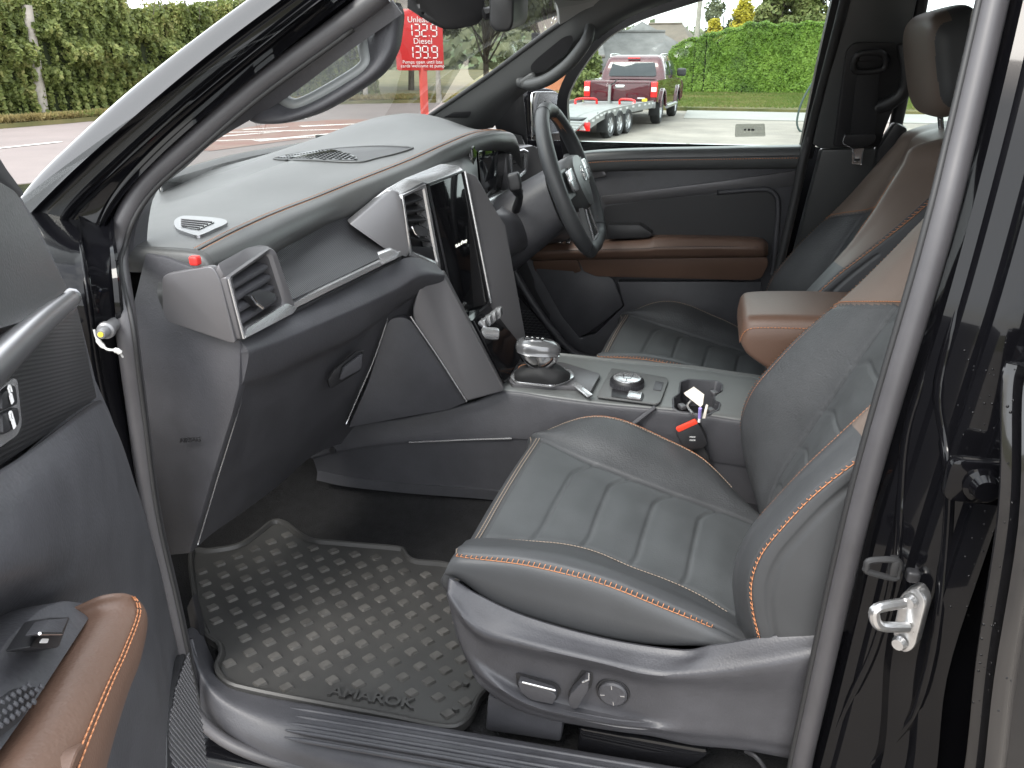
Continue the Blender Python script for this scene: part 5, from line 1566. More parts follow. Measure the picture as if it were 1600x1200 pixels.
# airbag boss
bs = []
for d, s in ((-.05, .80), (-.01, .98), (.018, 1.0), (.030, .92), (.034, .55)):
    rr = []
    for a in np.linspace(0, 2 * math.pi, 40, endpoint=False):
        x, y = math.cos(a), math.sin(a)
        e = .62
        px_, py_ = np.sign(x) * abs(x) ** e * .072, np.sign(y) * abs(y) ** e * (.058 if y > 0 else .074)
        px_ *= (1 - .32 * max(0, -py_ / .074))
        rr.append(wc + (wa * px_ + wu * (py_ + .004)) * s + wn_ * (d - .004))
    bs.append(rr)
obj('wheel_boss', loft(bs), M['soft'], sw, angle=50)
for sx in (-1, 1):
    sp = [wp(0, 0) + wa * sx * .062 + wu * .012 + wn_ * .006, wp(0, 0) + wa * sx * .12 + wu * .014 + wn_ * .006, wp(0, 0) + wa * sx * .172 + wu * .012 + wn_ * .0]
    s1 = obj('spoke', tube(cr(sp, 12), 1.0, prof=[(-.036, -.006), (.03, -.006), (.03, .008), (-.036, .008)], up=wu), M['soft'], sw, angle=40)
    bt = wp(0, 0) + wa * sx * .105 + wu * .014 + wn_ * .016
    pad = [bt + wa * sx * x + wu * y for x, y in ((-.032, .026), (.025, .024), (.032, .0), (.022, -.024), (-.028, -.030))]
    sb_ = obj('button_pad', slab(fillet(pad, .008), wn_ * .008, .003), M['white'] if False else M['silver'], s1)
    obj('button_gap', box(bt + wn_ * .0088, (.05, .002, .001), (wa, wu, wn_)), M['dark'], sb_)
lo = [wp(0, 0) + wa * .03 * s + wu * -.065 + wn_ * .004 for s in (-1, 1)]
for s in (-1, 1):
    q0 = wc + wa * .030 * s + wu * -.060 + wn_ * .004
    q1 = wc + wa * .050 * s + wu * -.150 + wn_ * .0
    obj('lower_spoke', tube(cr([q0, (q0 + q1) / 2, q1], 10), 1.0, prof=[(-.008, -.006), (.008, -.006), (.008, .006), (-.008, .006)], up=wa), M['soft'], sw, angle=40)
    obj('spoke_trim', tube(cr([q0 + wa * s * -.009 + wn_ * .006, q1 + wa * s * -.010 + wn_ * .006], 8), .0035, 8), M['silver'], sw)
obj('spoke_foot', tube([wc + wa * -.052 + wu * -.150, wc + wa * .052 + wu * -.150], .009, 10), M['soft'], sw)
obj('foot_trim', tube([wc + wa * -.040 + wu * -.143 + wn_ * .006, wc + wa * .040 + wu * -.143 + wn_ * .006], .0035, 8), M['silver'], sw)
# a raised round emblem: ring with a V above a W
em = wc + wn_ * .0305 + wu * .012
g = Geo().add(tube([em + wa * .017 * math.cos(a) + wu * .017 * math.sin(a) for a in np.linspace(0, 2 * math.pi, 40, endpoint=False)], .0013, 6, closed=True))
for P in ([(-.008, .0145), (0, .002), (.008, .0145)], [(-.0145, .006), (-.0075, -.013), (0, -.001), (.0075, -.013), (.0145, .006)]):
    g.add(tube([em + wa * -x + wu * y for x, y in P], .0012, 6))
obj('emblem', g, M['silver'], sw, kind='stuff')
# perforated grips with orange lacing on the inner side of the rim
g = Geo()
for a0, a1 in ((.25, 1.25), (math.pi - 1.25, math.pi - .25), (-.75, -.2), (math.pi + .2, math.pi + .75)):
    for a in np.arange(a0, a1, .032):
        rr = R0 - .0168
        for s in (-1, 1):
            p, q = wp(a, rr, .004), wp(a + .016 * s, rr + .001, -.006)
            g.add(tube([p, q], .0007, 4))
obj('lacing', g, M['thread'], sw, angle=180, kind='stuff')
for a in (1.25, math.pi - 1.25, -.85, math.pi + .85):
    cx = [wp(a, R0) + (wp(a, 1) - wp(a, 0)) * .0178 * math.cos(t) + wn_ * .0178 * math.sin(t) for t in np.linspace(0, 2 * math.pi, 24, endpoint=False)]
    obj('grip_seam', tube(cx, .0008, 5, closed=True), M['dark'], sw)
# column shroud, stalks
ca, cb = wc - wn_ * .045 + wu * -.02, wc - wn_ * .22 + wu * -.06
col = []
for t in np.linspace(0, 1, 8):
    c = ca * (1 - t) + cb * t
    k = 1 + .25 * t
    col.append([c + wa * .088 * k * np.sign(math.cos(a)) * abs(math.cos(a)) ** .7 + wu * .075 * k * np.sign(math.sin(a)) * abs(math.sin(a)) ** .7 for a in np.linspace(0, 2 * math.pi, 32, endpoint=False)])
obj('column_shroud', loft(col), M['plastic'], CAR, angle=50)
st0 = W(806, 328, Y=1.79); st1_ = W(804, 284, Y=1.70)
sk_ = obj('column_stalk', tube(cr([st0, st0 * .5 + st1_ * .5 + A([.01, 0, 0]), st1_ + A([0, .004, -.012])], 12), [.010] * 4 + [.009] * 4 + [.012] * 4, 12), M['dark'], CAR)
obj('stalk_tip', superbox(st1_, (.030, .028, .040), ax=((.9, .2, .2), (-.2, 1, 0), (-.2, 0, 1))), M['dark'], sk_, angle=180)
# ================================================================ CENTRE CONSOLE
side = [W(486, 712, Y=1.33), W(545, 668, Y=1.335), W(640, 650, Y=1.35), W(735, 629, Y=1.375), W(789, 611, Y=1.39), W(870, 622, Y=1.385), W(950, 632, Y=1.385), W(1060, 642, Y=1.385), W(1150, 656, Y=1.385), W(1260, 672, Y=1.385)]
crz = [W(488, 716, Y=1.328), W(545, 702, Y=1.325), W(640, 690, Y=1.34), W(735, 686, Y=1.365), W(800, 684, Y=1.37), W(880, 690, Y=1.372), W(960, 700, Y=1.375), W(1060, 712, Y=1.378), W(1150, 726, Y=1.38), W(1260, 742, Y=1.38)]
bot = [W(496, 742, Y=1.34), W(545, 752, Y=1.345), W(640, 762, Y=1.355), W(735, 769, Y=1.375), W(800, 776, Y=1.38), W(880, 792, Y=1.38), W(960, 806, Y=1.38), W(1060, 822, Y=1.38), W(1150, 838, Y=1.38), W(1260, 850, Y=1.38)]
cn = [[s, s * .9 + c * .1 + A([0, -.004, 0]), s * .3 + c * .7 + A([0, -.003, 0]), c * 1.0, c * .94 + b * .06 + A([0, .002, 0]), c * .4 + b * .6 + A([0, .003, 0]), b * .97 + c * .03 + A([0, .001, 0]), b, b + A([0, .03, -.01])] for s, c, b in zip(side, crz, bot)]
con = obj('centre_console', shell(patch(cn, 8, 4), .012, True), M['plastic'], CAR, angle=50)
obj('side_crease', tube(curve(crz[2:5], 30) + A([0, -.003, 0]), .0018, 6), M['silver'], con)
obj('screw_cap', revolve([(0, -.006), (.007, -.006), (.009, 0), (.011, .002), (.011, .004)], W(521, 702, Y=1.327), (0, 1, 0), 20), M['dark'], con)
# top of the console
zt = .862
def ct(px, py, z=zt):
    return W(px, py, Z=z)
far_y = 1.605
near = [W(789, 611, Y=1.39), W(870, 622, Y=1.385), W(950, 632, Y=1.385), W(1060, 642, Y=1.385), W(1150, 656, Y=1.385), W(1260, 672, Y=1.385)]
tops = []
for p in near:
    f_ = A([p[0] + .012, far_y, p[2] + .004])
    tops.append([p + A([0, .0, -.004]), p + A([0, .006, .003]), p * .85 + f_ * .15 + up * .004, p * .5 + f_ * .5 + up * .004, p * .15 + f_ * .85 + up * .003, f_, f_ + A([0, .012, -.006]), f_ + A([0, .016, -.12])])
pre = [[q + (tops[0][j] - tops[1][j]) * .4 for j, q in enumerate(tops[0])]]
_Gt = patch(pre + tops, 26, 14)
_tv, _tf = grid(_Gt)
_tb = BVHTree.FromPolygons([Vector(v) for v in _tv], _tf)
def on_con(px, py, lift=0.0):
    h = _tb.ray_cast(Vector(CAM), Vector(unit(ray(px, py))))
    return (A(h[0]) if h[0] is not None else W(px, py, Z=.872)) + up * lift
cpf = fillet([on_con(*q) for q in ((1064, 598), (1076, 594), (1120, 597), (1128, 602), (1127, 612), (1116, 618), (1117, 627), (1125, 630), (1122, 640), (1107, 648), (1064, 645), (1053, 638), (1053, 622), (1062, 616))], .004, 3)
cin = np.mean(cpf, 0)
def in_xy(p, R):
    ins_ = False
    for a, b in zip(R, R[1:] + R[:1]):
        if (a[1] > p[1]) != (b[1] > p[1]) and p[0] < (b[0] - a[0]) * (p[1] - a[1]) / (b[1] - a[1]) + a[0]:
            ins_ = not ins_
    return ins_
_v, _f = shell(_Gt, .006)
_f = [q for q in _f if not in_xy(_v[list(q)].mean(0), [cin + (p - cin) * 1.03 for p in cpf])]
obj('console_top', (_v, _f), mat('grey_console_top', (0.115, 0.120, 0.119), .42, bump=('leather', 650, .15, .0006), var=.06), con, angle=60)
# gear lever: chrome surround, gaiter, knob
zc = .888
gp = [W(796, 592, Z=zc), W(806, 574, Z=zc), W(812, 570, Z=zc), W(870, 574, Z=zc), W(894, 582, Z=zc), W(898, 592, Z=zc), W(884, 600, Z=zc), W(862, 606, Z=zc), W(806, 600, Z=zc)]
gi = [W(804, 591, Z=zc + .0068), W(812, 577, Z=zc + .0068), W(818, 574, Z=zc + .0068), W(868, 578, Z=zc + .0068), W(888, 584, Z=zc + .0068), W(891, 591, Z=zc + .0068), W(880, 598, Z=zc + .0068), W(860, 601, Z=zc + .0068), W(812, 596, Z=zc + .0068)]
gl_ = obj('gear_lever', slab(fillet(gp, .008), (0, 0, .006), .002), M['silver'], con)
obj('surround', slab(fillet([W(792, 597, Z=.879), W(800, 572, Z=.879), W(812, 566, Z=.879), W(880, 572, Z=.879), W(938, 590, Z=.879), W(920, 622, Z=.879), W(900, 610, Z=.879), W(800, 606, Z=.879)], .006), (0, 0, .009), .004), M['titan'], gl_)
obj('surround_edge', slab([W(893, 602, Z=.8885), W(901, 598, Z=.8885), W(926, 618, Z=.886), W(918, 622, Z=.884)], (0, 0, .003), .001), M['silver'], gl_)
gc = np.mean(gi, 0)
base_r = curve(gi, 36, True)
kc = W(842, 549, Y=1.425)                       # middle of the knob
neck = kc + A([.004, 0, -.030])
secs = []
for t, s, zz in ((0, 1.0, 0), (.22, .97, .010), (.5, .82, .019), (.78, .58, .026), (1.0, .40, .030)):
    c = gc * (1 - t) + A([neck[0], neck[1], gc[2]]) * t
    secs.append([c + (b - gc) * s * (1 + .05 * math.sin(i * 1.3 + t * 5) * math.sin(t * math.pi)) + up * (zz + .0035 * math.sin(i * .9) * math.sin(math.pi * t)) for i, b in enumerate(base_r)])
obj('gaiter', loft(secs), M['gaiter'], gl_, angle=60)
ax_ = unit([1, .05, -.06]); az_ = unit([.06, 0, 1]); ay_ = np.cross(az_, ax_)
def kring(z, fx, rx, ry, w):
    return [kc + az_ * z + ax_ * (rx * np.sign(math.cos(a)) * abs(math.cos(a)) ** .75 + fx) + ay_ * ry * np.sign(math.sin(a)) * abs(math.sin(a)) ** .8 * (1 - .18 * math.cos(a)) for a in np.linspace(0, 2 * math.pi, 36, endpoint=False)]
obj('knob_collar', loft([kring(-.040, .006, .018, .015, 0), kring(-.031, .005, .024, .019, 0), kring(-.020, .002, .036, .024, 0), kring(-.008, 0, .042, .0255, 0), kring(-.003, 0, .043, .026, 0), kring(-.001, 0, .040, .024, 0)]), M['chrome'], gl_, angle=50)
obj('knob', loft([kring(-.002, -.001, .043, .026, 0), kring(.008, -.002, .046, .028, 0), kring(.018, -.003, .043, .026, 0), kring(.024, -.004, .032, .019, 0), kring(.026, -.005, .012, .007, 0)]), mat('lacquered_grey_knob', (.13, .13, .135), .22, metal=.4, coat=.6), gl_, angle=180)
tp = kc + az_ * .0255 + ax_ * -.010
obj('shift_plate', slab(fillet([tp + ax_ * x + ay_ * y for x, y in ((-.022, -.009), (.018, -.007), (.018, .007), (-.022, .009))], .005), az_ * .0025, .001), M['gloss'], gl_)
g = Geo()
for i, ch in enumerate('PRND'):
    g.add(text(ch, tp + ax_ * (-.016 + .0105 * i) + az_ * .0028, ax_, ay_, .007, .0002))
obj('shift_letters', g, M['symbol'], gl_, kind='stuff')
g = Geo()
gs = curve([secs[4][3], secs[3][3], secs[2][3], secs[1][3], secs[0][3]], 30)
gs2 = curve([secs[4][5], secs[3][5], secs[2][5], secs[1][5], secs[0][5]], 30)
for q in (stitches(gs, .005, .0035, .0008), stitches(gs2, .005, .0035, .0008)):
    g.v += q.v; g.f += [tuple(i + g.n for i in f) for f in q.f]; g.m += q.m; g.n += q.n
obj('gaiter_stitching', g, M['thread'], gl_, angle=180, kind='stuff')
# control plate: drive mode dial, parking brake switch, blank keys
zp = .879
pl = obj('control_plate', slab(fillet([W(955, 577, Z=zp), W(1042, 592, Z=zp), W(1044, 598, Z=zp), W(1032, 630, Z=zp), W(1026, 634, Z=zp), W(932, 622, Z=zp)], .006), (0, 0, .004), .0015), mat('mid_grey_console_plate', (.10, .102, .102), .42), con)
dc = W(980, 592, Z=.897)
dl = obj('drive_mode_dial', revolve([(.034, -.016), (.0345, -.004), (.033, .0), (.030, .003), (.0285, .002), (0, .002)], dc, (0, 0, 1), 48), M['dark'], pl, angle=30)
g = Geo()
for k in range(60):
    a = 2 * math.pi * k / 60
    g.add(box(dc + A([.0347 * math.cos(a), .0347 * math.sin(a), -.009]), (.0012, .0018, .010), ((math.cos(a), math.sin(a), 0), (-math.sin(a), math.cos(a), 0), (0, 0, 1))))
obj('knurling', g, M['plastic'], dl, kind='stuff')
obj('dial_face', revolve([(.0285, .0022), (.0280, .0035), (.0270, .0040), (0, .0042)], dc, (0, 0, 1), 40), M['silver'], dl, angle=30)
g = Geo()
for a, b in (((-.024, .0), (-.008, .006)), ((.008, .006), (.024, .0)), ((-.008, .006), (.008, .006)), ((-.008, -.008), (.008, -.008)), ((-.008, .006), (-.008, -.008)), ((.008, .006), (.008, -.008)), ((0, -.008), (0, -.025)), ((-.008, .006), (-.012, .022)), ((.008, .006), (.012, .022))):
    g.add(tube([dc + A([*a, .0043]), dc + A([*b, .0043])], .0006, 5))
obj('dial_lines', g, M['dark'], dl, kind='stuff')
ek = [W(956, 608, Z=.8835), W(1004, 614, Z=.8835), W(1007, 618, Z=.8835), W(1003, 627, Z=.8835), W(955, 620, Z=.8835)]
eb = obj('parking_brake_switch', slab(fillet(ek, .003), (0, 0, .0012), .0004), M['dark'], pl)
obj('rocker', slab(fillet([W(983, 613, Z=.885), W(1003, 616, Z=.885), W(1001, 626, Z=.885), W(979, 623, Z=.885)], .003), (0, 0, .005), .002), M['silver'], eb)
obj('blank_keys', slab(fillet([W(1024, 596, Z=.8835), W(1037, 598, Z=.8835), W(1033, 611, Z=.8835), W(1020, 609, Z=.8835)], .002), (0, 0, .0012), .0005), M['plastic'], pl)
obj('plate_rib', tube([W(1024, 636, Z=.879), W(990, 662, Z=.845)], .0045, 8), M['plastic'], con)
# cup holder: an octagonal well with sprung fingers
secs = [[cin + (p - cin) * 1.07 + up * .0005 for p in cpf], [cin + (p - cin) * 1.05 + up * .0022 for p in cpf], [p + up * .002 for p in cpf], [p * .97 + cin * .03 - up * .002 for p in cpf], [p * .84 + cin * .16 - up * .055 for p in cpf]]
ch = obj('cup_holder', loft(secs, cap=False), M['plastic'], con, angle=40)
obj('well_floor', slab([p * .86 + cin * .14 - up * .054 for p in cpf], (0, 0, .001)), M['dark'], ch)
for px, py in ((1116, 613), (1110, 640), (1066, 634)):
    c = W(px, py, Z=.868)
    obj('sprung_finger', superbox(c - up * .002, (.014, .018, .010), ax=((.8, .5, 0), (-.5, .8, 0), (0, 0, 1))), M['titan'], ch, angle=180)

# brown armrest box behind
ar = []
for x, zt_, zb_, w_ in ((.098, 1.035, 1.02, .082), (.104, 1.058, 1.005, .096), (.125, 1.066, .985, .102), (.20, 1.072, .945, .105), (.30, 1.076, .91, .106), (.45, 1.08, .90, .106)):
    y0 = 1.495
    ar.append(fillet([A([x, y0 - w_, zb_]), A([x, y0 - w_, zt_ - .03]), A([x - .002, y0 - w_ * .86, zt_]), A([x - .002, y0 + w_ * .86, zt_]), A([x, y0 + w_, zt_ - .03]), A([x, y0 + w_, zb_])], [.012, .02, .03, .03, .02, .012], 5))
arm = obj('armrest', loft(cr(np.array(ar), 40)), M['brown'], CAR, angle=50)
g = Geo()
a_ = cr(np.array(ar), 40)
ln_ = np.array([a_[i][9] * .8 + a_[i][6] * .2 for i in range(1, 38)]) + A([0, -.002, .001])
q = stitches(curve(ln_, 80), .006, .004, .0008)
obj('stitching', q, M['thread'], arm, angle=180, kind='stuff')
obj('armrest_base', slab([A([.18, 1.40, .86]), A([.40, 1.40, .86]), A([.40, 1.40, .93]), A([.22, 1.40, .95])], (0, .19, 0), .008), M['plastic'], arm)

# ================================================================ FRONT SEATS
def gauss(x, s):
    return np.exp(-(x / s) ** 2)

def build_seat():
    # ---- moulded base cover (the part everything else belongs to)
    T_ = [(702, 906), (745, 932), (820, 966), (940, 1000), (1060, 1019), (1115, 1012), (1200, 998), (1292, 984)]
    L_ = [(700, 930), (744, 986), (816, 1008), (938, 1036), (1012, 1054), (1085, 1056), (1190, 1046), (1282, 1028)]
    RT = [(704, 950), (750, 1002), (820, 1026), (938, 1051), (1006, 1069), (1078, 1076), (1182, 1086), (1272, 1080)]
    RB = [(716, 1000), (764, 1044), (834, 1084), (944, 1112), (1000, 1122), (1072, 1124), (1172, 1130), (1262, 1132)]
    LP = [(728, 1030), (776, 1072), (840, 1106), (944, 1128), (1010, 1136), (1076, 1144), (1166, 1152), (1252, 1164)]
    BT = [(745, 1062), (790, 1100), (850, 1122), (950, 1140), (1020, 1150), (1080, 1164), (1160, 1172), (1246, 1188)]
    yT = [.815] * 5 + [.806, .797, .795]
    yL = [.800, .788, .785, .785, .785, .782, .779, .779]
    yR = [.800, .800, .803, .803, .800, .790, .79, .79]
    yB = [.802, .802, .804, .804, .800, .791, .79, .79]
    yP = [.806, .788, .784, .784, .786, .790, .79, .79]
    rows = []
    for i in range(8):
        t, l, rt_, rb_, lp, bt = W(*T_[i], Y=yT[i]), W(*L_[i], Y=yL[i]), W(*RT[i], Y=yR[i]), W(*RB[i], Y=yB[i]), W(*LP[i], Y=yP[i]), W(*BT[i], Y=.802)
        rows.append([t + A([0, .03, -.03]), t + A([0, .006, 0]), t + A([0, -.004, -.004]), l * .6 + t * .4, l, rt_ * .8 + l * .2, rt_ * .75 + rb_ * .25, rt_ * .25 + rb_ * .75, rb_ * .85 + lp * .15, lp, lp * .6 + bt * .4, bt, bt + A([0, .03, .01])])
    f0 = [p + A([.004, .03, -.035 * (j < 5)]) for j, p in enumerate(rows[0])]
    f1 = [p + A([.02, .22, -.075 * (j < 5) + 0.0]) for j, p in enumerate(rows[0])]
    f2 = [p + A([.025, .46, -.08 * (j < 5)]) for j, p in enumerate(rows[0])]
    rows = [f2, f1, f0] + rows
    seat = obj('front_seat', shell(patch(rows, 8, 3), .008, True), M['plastic'], CAR, angle=50)
    obj('cushion_pan', slab([A([-.25, .84, .70]), A([.20, .84, .66]), A([.20, 1.31, .66]), A([-.25, 1.31, .70])], (0, 0, .07), .01), M['dark'], seat)
    # ---- cushion
    lad = [(735, 869), (812, 876), (882, 890), (955, 911), (1040, 946), (1119, 980)]
    ns = [(752, 841), (837, 844), (915, 855), (990, 885), (1070, 916), (1140, 956)]
    fs = [(845, 687), (908, 717), (962, 738), (1030, 764), (1098, 788), (1163, 812)]
    lw = [(717, 905), (775, 944), (850, 970), (930, 991), (1015, 1006), (1100, 1010)]
    fcx = [(846, 677), (908, 653), (965, 655), (1035, 684), (1098, 717), (1150, 769)]
    zs_ = [.835, .830, .820, .804, .788, .772]
    fy = [1.325, 1.338, 1.34, 1.335, 1.32, 1.285]
    R = []
    for i in range(6):
        l, n, f, c, w = W(*lad[i], Y=.836), W(*ns[i], Z=zs_[i]), W(*fs[i], Z=zs_[i]), W(*fcx[i], Y=fy[i]), W(*lw[i], Y=.828)
        ctr1, ctr2 = n * .66 + f * .34 + up * .004, n * .34 + f * .66 + up * .004
        R.append([w + A([0, .02, -.012]), w, w * .5 + l * .5 + A([0, -.010, 0]), l, l * .45 + n * .55 + up * .012, n, ctr1, ctr2, f,
                  f * .5 + c * .5 + up * .010, c, c + A([0, .012, -.022]), c + A([0, .008, -.07])])
    # front roll
    fr = [(713, 878, .828), (716, 858, .832), (724, 846, .84), (727, 836, None), (734, 808, None), (742, 790, None), (764, 752, None), (796, 712, None), (826, 684, None), (834, 678, None), (842, 676, None)]
    r2 = []
    for j in range(13):
        b = R[0][j]
        dx = -.022
        r2.append(A([b[0] + dx, b[1] + (.004 if j < 4 else -.004 if j > 9 else 0), b[2] - (.014 if j > 3 else .004)]))
    r1 = [p + A([-.006, 0, -.028 if 3 < i else -.01]) for i, p in enumerate(r2)]
    r0 = [p + A([.004, 0, -.085 if 3 < i else -.03]) for i, p in enumerate(r2)]
    last = [p + (R[5][j] - R[4][j]) * .9 + up * -.006 for j, p in enumerate(R[5])]
    rows = [r0, r1, r2] + R + [last]
    nu, nv = 22, 14
    G = patch(rows, nu, nv)
    N = gnormals(G)
    if N[60, 90][2] < 0:
        N = -N
    U = np.arange(G.shape[0])[:, None] / nu
    V = np.arange(G.shape[1])[None, :] / nv
    inside = (1 / (1 + np.exp(-(V - 5.02) * 40))) * (1 / (1 + np.exp((V - 7.98) * 40)))
    d = np.zeros(G.shape[:2])
    hook = np.clip((V - 7.25) / .75, 0, 1) ** 2 * .42 - np.clip((5.5 - V) / .5, 0, 1) ** 2 * .10
    inner = np.clip((U - 4.0) / .1, 0, 1) if False else 1
    for k in (4, 5, 6, 7):
        d -= .0042 * gauss(U - (k + hook), .040) * inside * (U < 8.6)
    for k in (3.5, 4.5, 5.5, 6.5, 7.5):
        d += .0040 * gauss(U - k - .5 * hook, .34) * gauss(V - 6.5, 1.15) * (U > 2.8)
    body = (U > 2.96)
    d -= .005 * gauss(V - 5, .05) * body + .005 * gauss(V - 8, .05) * body
    d -= .004 * gauss(U - 3, .05) * inside
    d -= .0035 * gauss(V - 3, .035) * (U > 1.9)
    d += .004 * gauss(V - 3.35, .25) * (U > 1.9)
    d -= .003 * gauss(V - 10, .06) * (U > 1.9)
    d -= .003 * gauss(U - 2, .05) * (V > 3)
    G2 = G + N * d[..., None]
    g = Geo()
    v, f = grid(G2)
    # make normals face up
    mids = []
    for q in f:
        i, j = q[0] // G.shape[1], q[0] % G.shape[1]
        uu, vv = i / nu, j / nv
        mids.append(1 if (5 <= vv < 8 and uu >= 3) else (0 if vv > 8 else 2))
    g.add((v, f), mids)
    cu = obj('seat_cushion', g, [M['leather'], M['suede'], M['smooth_leather']], seat, angle=180)
    def at(u, v, lift=0.0):
        i, j = min(u * nu, G.shape[0] - 1.001), min(v * nv, G.shape[1] - 1.001)
        a, b = int(i), int(j)
        s, t = i - a, j - b
        p = (G2[a, b] * (1 - s) + G2[a + 1, b] * s) * (1 - t) + (G2[a, b + 1] * (1 - s) + G2[a + 1, b + 1] * s) * t
        return p + N[a, b] * lift
    th = Geo()
    def addg(q):
        th.v.extend(q.v); th.f.extend([tuple(i + th.n for i in f_) for f_ in q.f]); th.m.extend(q.m); th.n += q.n
    def run(pts, step=.0052, ln=.0036, r=.00065):
        addg(stitches(curve(pts, 160), step, ln, r))
    ladr = Geo()
    # ladder stitch along the bolster edge, both sides
    def ladder(fn, us, m_w, cross=.006):
        P = curve([fn(u) for u in us], 200)
        Q = curve([m_w(u) for u in us], 200)
        L = np.r_[0, np.cumsum(np.linalg.norm(np.diff(P, axis=0), axis=1))]
        for s in np.arange(.002, L[-1], .0074):
            k = min(198, int(np.searchsorted(L, s)))
            ladr.add(tube([P[k], (P[k] + Q[k]) / 2 + (P[k] - Q[k]) * 0 + A([0, -.0006, .0006]), Q[k]], .00062, 5))
        for s in np.arange(.002, L[-1] - .007, .0074):
            k, k2 = min(198, int(np.searchsorted(L, s))), min(199, int(np.searchsorted(L, s + .0068)))
            ladr.add(tube([Q[k], Q[k2]], .0006, 5))
    us = np.linspace(1.95, 8.0, 26)
    ladder(lambda u: at(u, 3.03, .0012), us, lambda u: at(u, 2.86, .0012))
    ladder(lambda u: at(u, 9.96, .0012), us[4:], lambda u: at(u, 10.35, .0012))
    uf = np.linspace(3.02, 8, 24)
    # twin rows beside the seams
    run([at(u, 4.86, .0012) for u in uf]); run([at(u, 4.96, .0008) for u in uf])
    for du in (-.07, -.20):
        run([at(3 + du, v, .0010) for v in np.linspace(4.9, 8.1, 20)])
    obj('stitching', th, M['pale_thread'], seat, angle=180, kind='stuff')
    # edge line across the front and round the far bolster
    th2 = Geo(); th = th2
    def addg2(q):
        th2.v.extend(q.v); th2.f.extend([tuple(i + th2.n for i in f_) for f_ in q.f]); th2.m.extend(q.m); th2.n += q.n
    addg2(stitches(curve([at(1.98, v, .0012) for v in np.linspace(3.1, 9.9, 30)] + [at(u, 9.93, .0012) for u in np.linspace(2.2, 7.9, 20)], 300), .005, .0035, .0007))
    obj('edge_stitching', th2, M['pale_thread'], seat, angle=180, kind='stuff')
    obj('ladder_stitching', ladr, M['thread'], seat, angle=180, kind='stuff')

    # ---- backrest
    zst = np.array([.74, .79, .84, .88, .92, .96, 1.0, 1.05, 1.10, 1.15, 1.205, 1.26, 1.305, 1.34])
    def col(pts, Y, ext):
        P = np.array([W(*p, Y=Y) for p in pts])
        P = P[np.argsort(P[:, 2])]
        z, x = P[:, 2], P[:, 0]
        out = []
        for q in zst:
            if q < z[0]:
                out.append(x[0] + (z[0] - q) * .25)
            elif q > z[-1]:
                out.append(x[-1] + (q - z[-1]) * ext)
            else:
                out.append(np.interp(q, z, x))
        o = np.array(out)
        s = o.copy()
        for _ in range(2):
            s[1:-1] = (s[:-2] + 2 * s[1:-1] + s[2:]) / 4
        return s
    xl = col([(1180, 972), (1160, 927), (1158, 907), (1172, 877), (1200, 833), (1240, 790), (1287, 747), (1333, 713)], .805, 1.0)
    xn = col([(1140, 893), (1150, 853), (1167, 827), (1193, 793), (1240, 743), (1287, 700), (1347, 657)], .865, .50)
    xf = col([(1193, 785), (1172, 753), (1155, 700), (1152, 667), (1160, 630), (1177, 600), (1197, 577), (1233, 537), (1257, 517), (1290, 493), (1317, 467), (1377, 410), (1433, 350)], 1.325, .52)
    xc = .172 + .42 * (zst - .85)
    xs = col([(1417, 460), (1383, 507), (1340, 563), (1300, 617), (1267, 673), (1217, 747), (1200, 777)], 1.215, .45)
    top_k = np.clip((zst - 1.17) / .19, 0, 1)              # shoulders close in towards the top
    rows = []
    for i, z in enumerate(zst):
        k = top_k[i]
        ins = .055 * k ** 1.6 + .014 * np.clip((.84 - z) / .07, 0, 1)
        back = xc[i] + .13
        xcen = xc[i] - .012 * k
        lx = min(xl[i], back - .03)
        fx_ = min(xf[i], back - .03)
        row = [A([back + .02, .845 + ins, z]), A([back - .01, .806 + ins, z]), A([(lx + back) / 2 + .012, .792 + ins, z]), A([lx + .022, .797 + ins, z]), A([lx, .805 + ins, z]), A([xn[i] * .6 + lx * .4 - .004, .838 + ins, z]), A([xn[i], .868 + ins, z]),
               A([min(xn[i] + .045, xcen), .925 + ins * .7, z]), A([xcen, 1.01, z]), A([xcen, 1.13, z]), A([(xs[i] * .6 + xcen * .4), 1.215 - ins * .7, z]),
               A([xs[i] * .5 + fx_ * .5 - .012, 1.275 - ins, z]), A([fx_, 1.325 - ins, z]), A([fx_ + .03, 1.345 - ins, z]), A([back - .01, 1.34 - ins, z]), A([back + .02, 1.30 - ins, z])]
        rows.append(row)
    t0 = [A([p[0] + (rows[-1][0][0] - p[0]) * .35 + .012, p[1] + (1.065 - p[1]) * .06, 1.362]) for p in rows[-1]]
    t1 = [A([p[0] + (rows[-1][0][0] - p[0]) * .8 + .012, p[1] + (1.065 - p[1]) * .14, 1.370]) for p in rows[-1]]
    t2 = [A([rows[-1][0][0] + .02, p[1] + (1.065 - p[1]) * .18, 1.356]) for p in rows[-1]]
    rows = rows + [t0, t1, t2]
    nu, nv = 16, 14
    G = patch(rows, nu, nv)
    N = gnormals(G)
    if N[60, 8 * nv + 5][0] > 0:
        N = -N
    U = np.arange(G.shape[0])[:, None] / nu
    V = np.arange(G.shape[1])[None, :] / nv
    inside = (1 / (1 + np.exp(-(V - 7.0) * 40))) * (1 / (1 + np.exp((V - 10.0) * 40)))
    d = np.zeros(G.shape[:2])
    hook = np.clip((V - 9.2) / .8, 0, 1) ** 2 * .5 + np.clip((7.8 - V) / .8, 0, 1) ** 2 * .5
    for k in (2.2, 4.0, 5.8, 7.6, 9.0):
        d -= .0034 * gauss(U - k + hook, .06) * inside
    for k in (3.1, 4.9, 6.7, 8.3):
        d += .003 * gauss(U - k + hook * .5, .6) * gauss(V - 8.5, 1.0)
    yoke = 9.7 - 1.35 * np.abs(V - 8.5) / 3.5              # seam of the brown shoulder yoke
    for s_ in (4, 12):
        d -= .0035 * gauss(V - s_, .04)
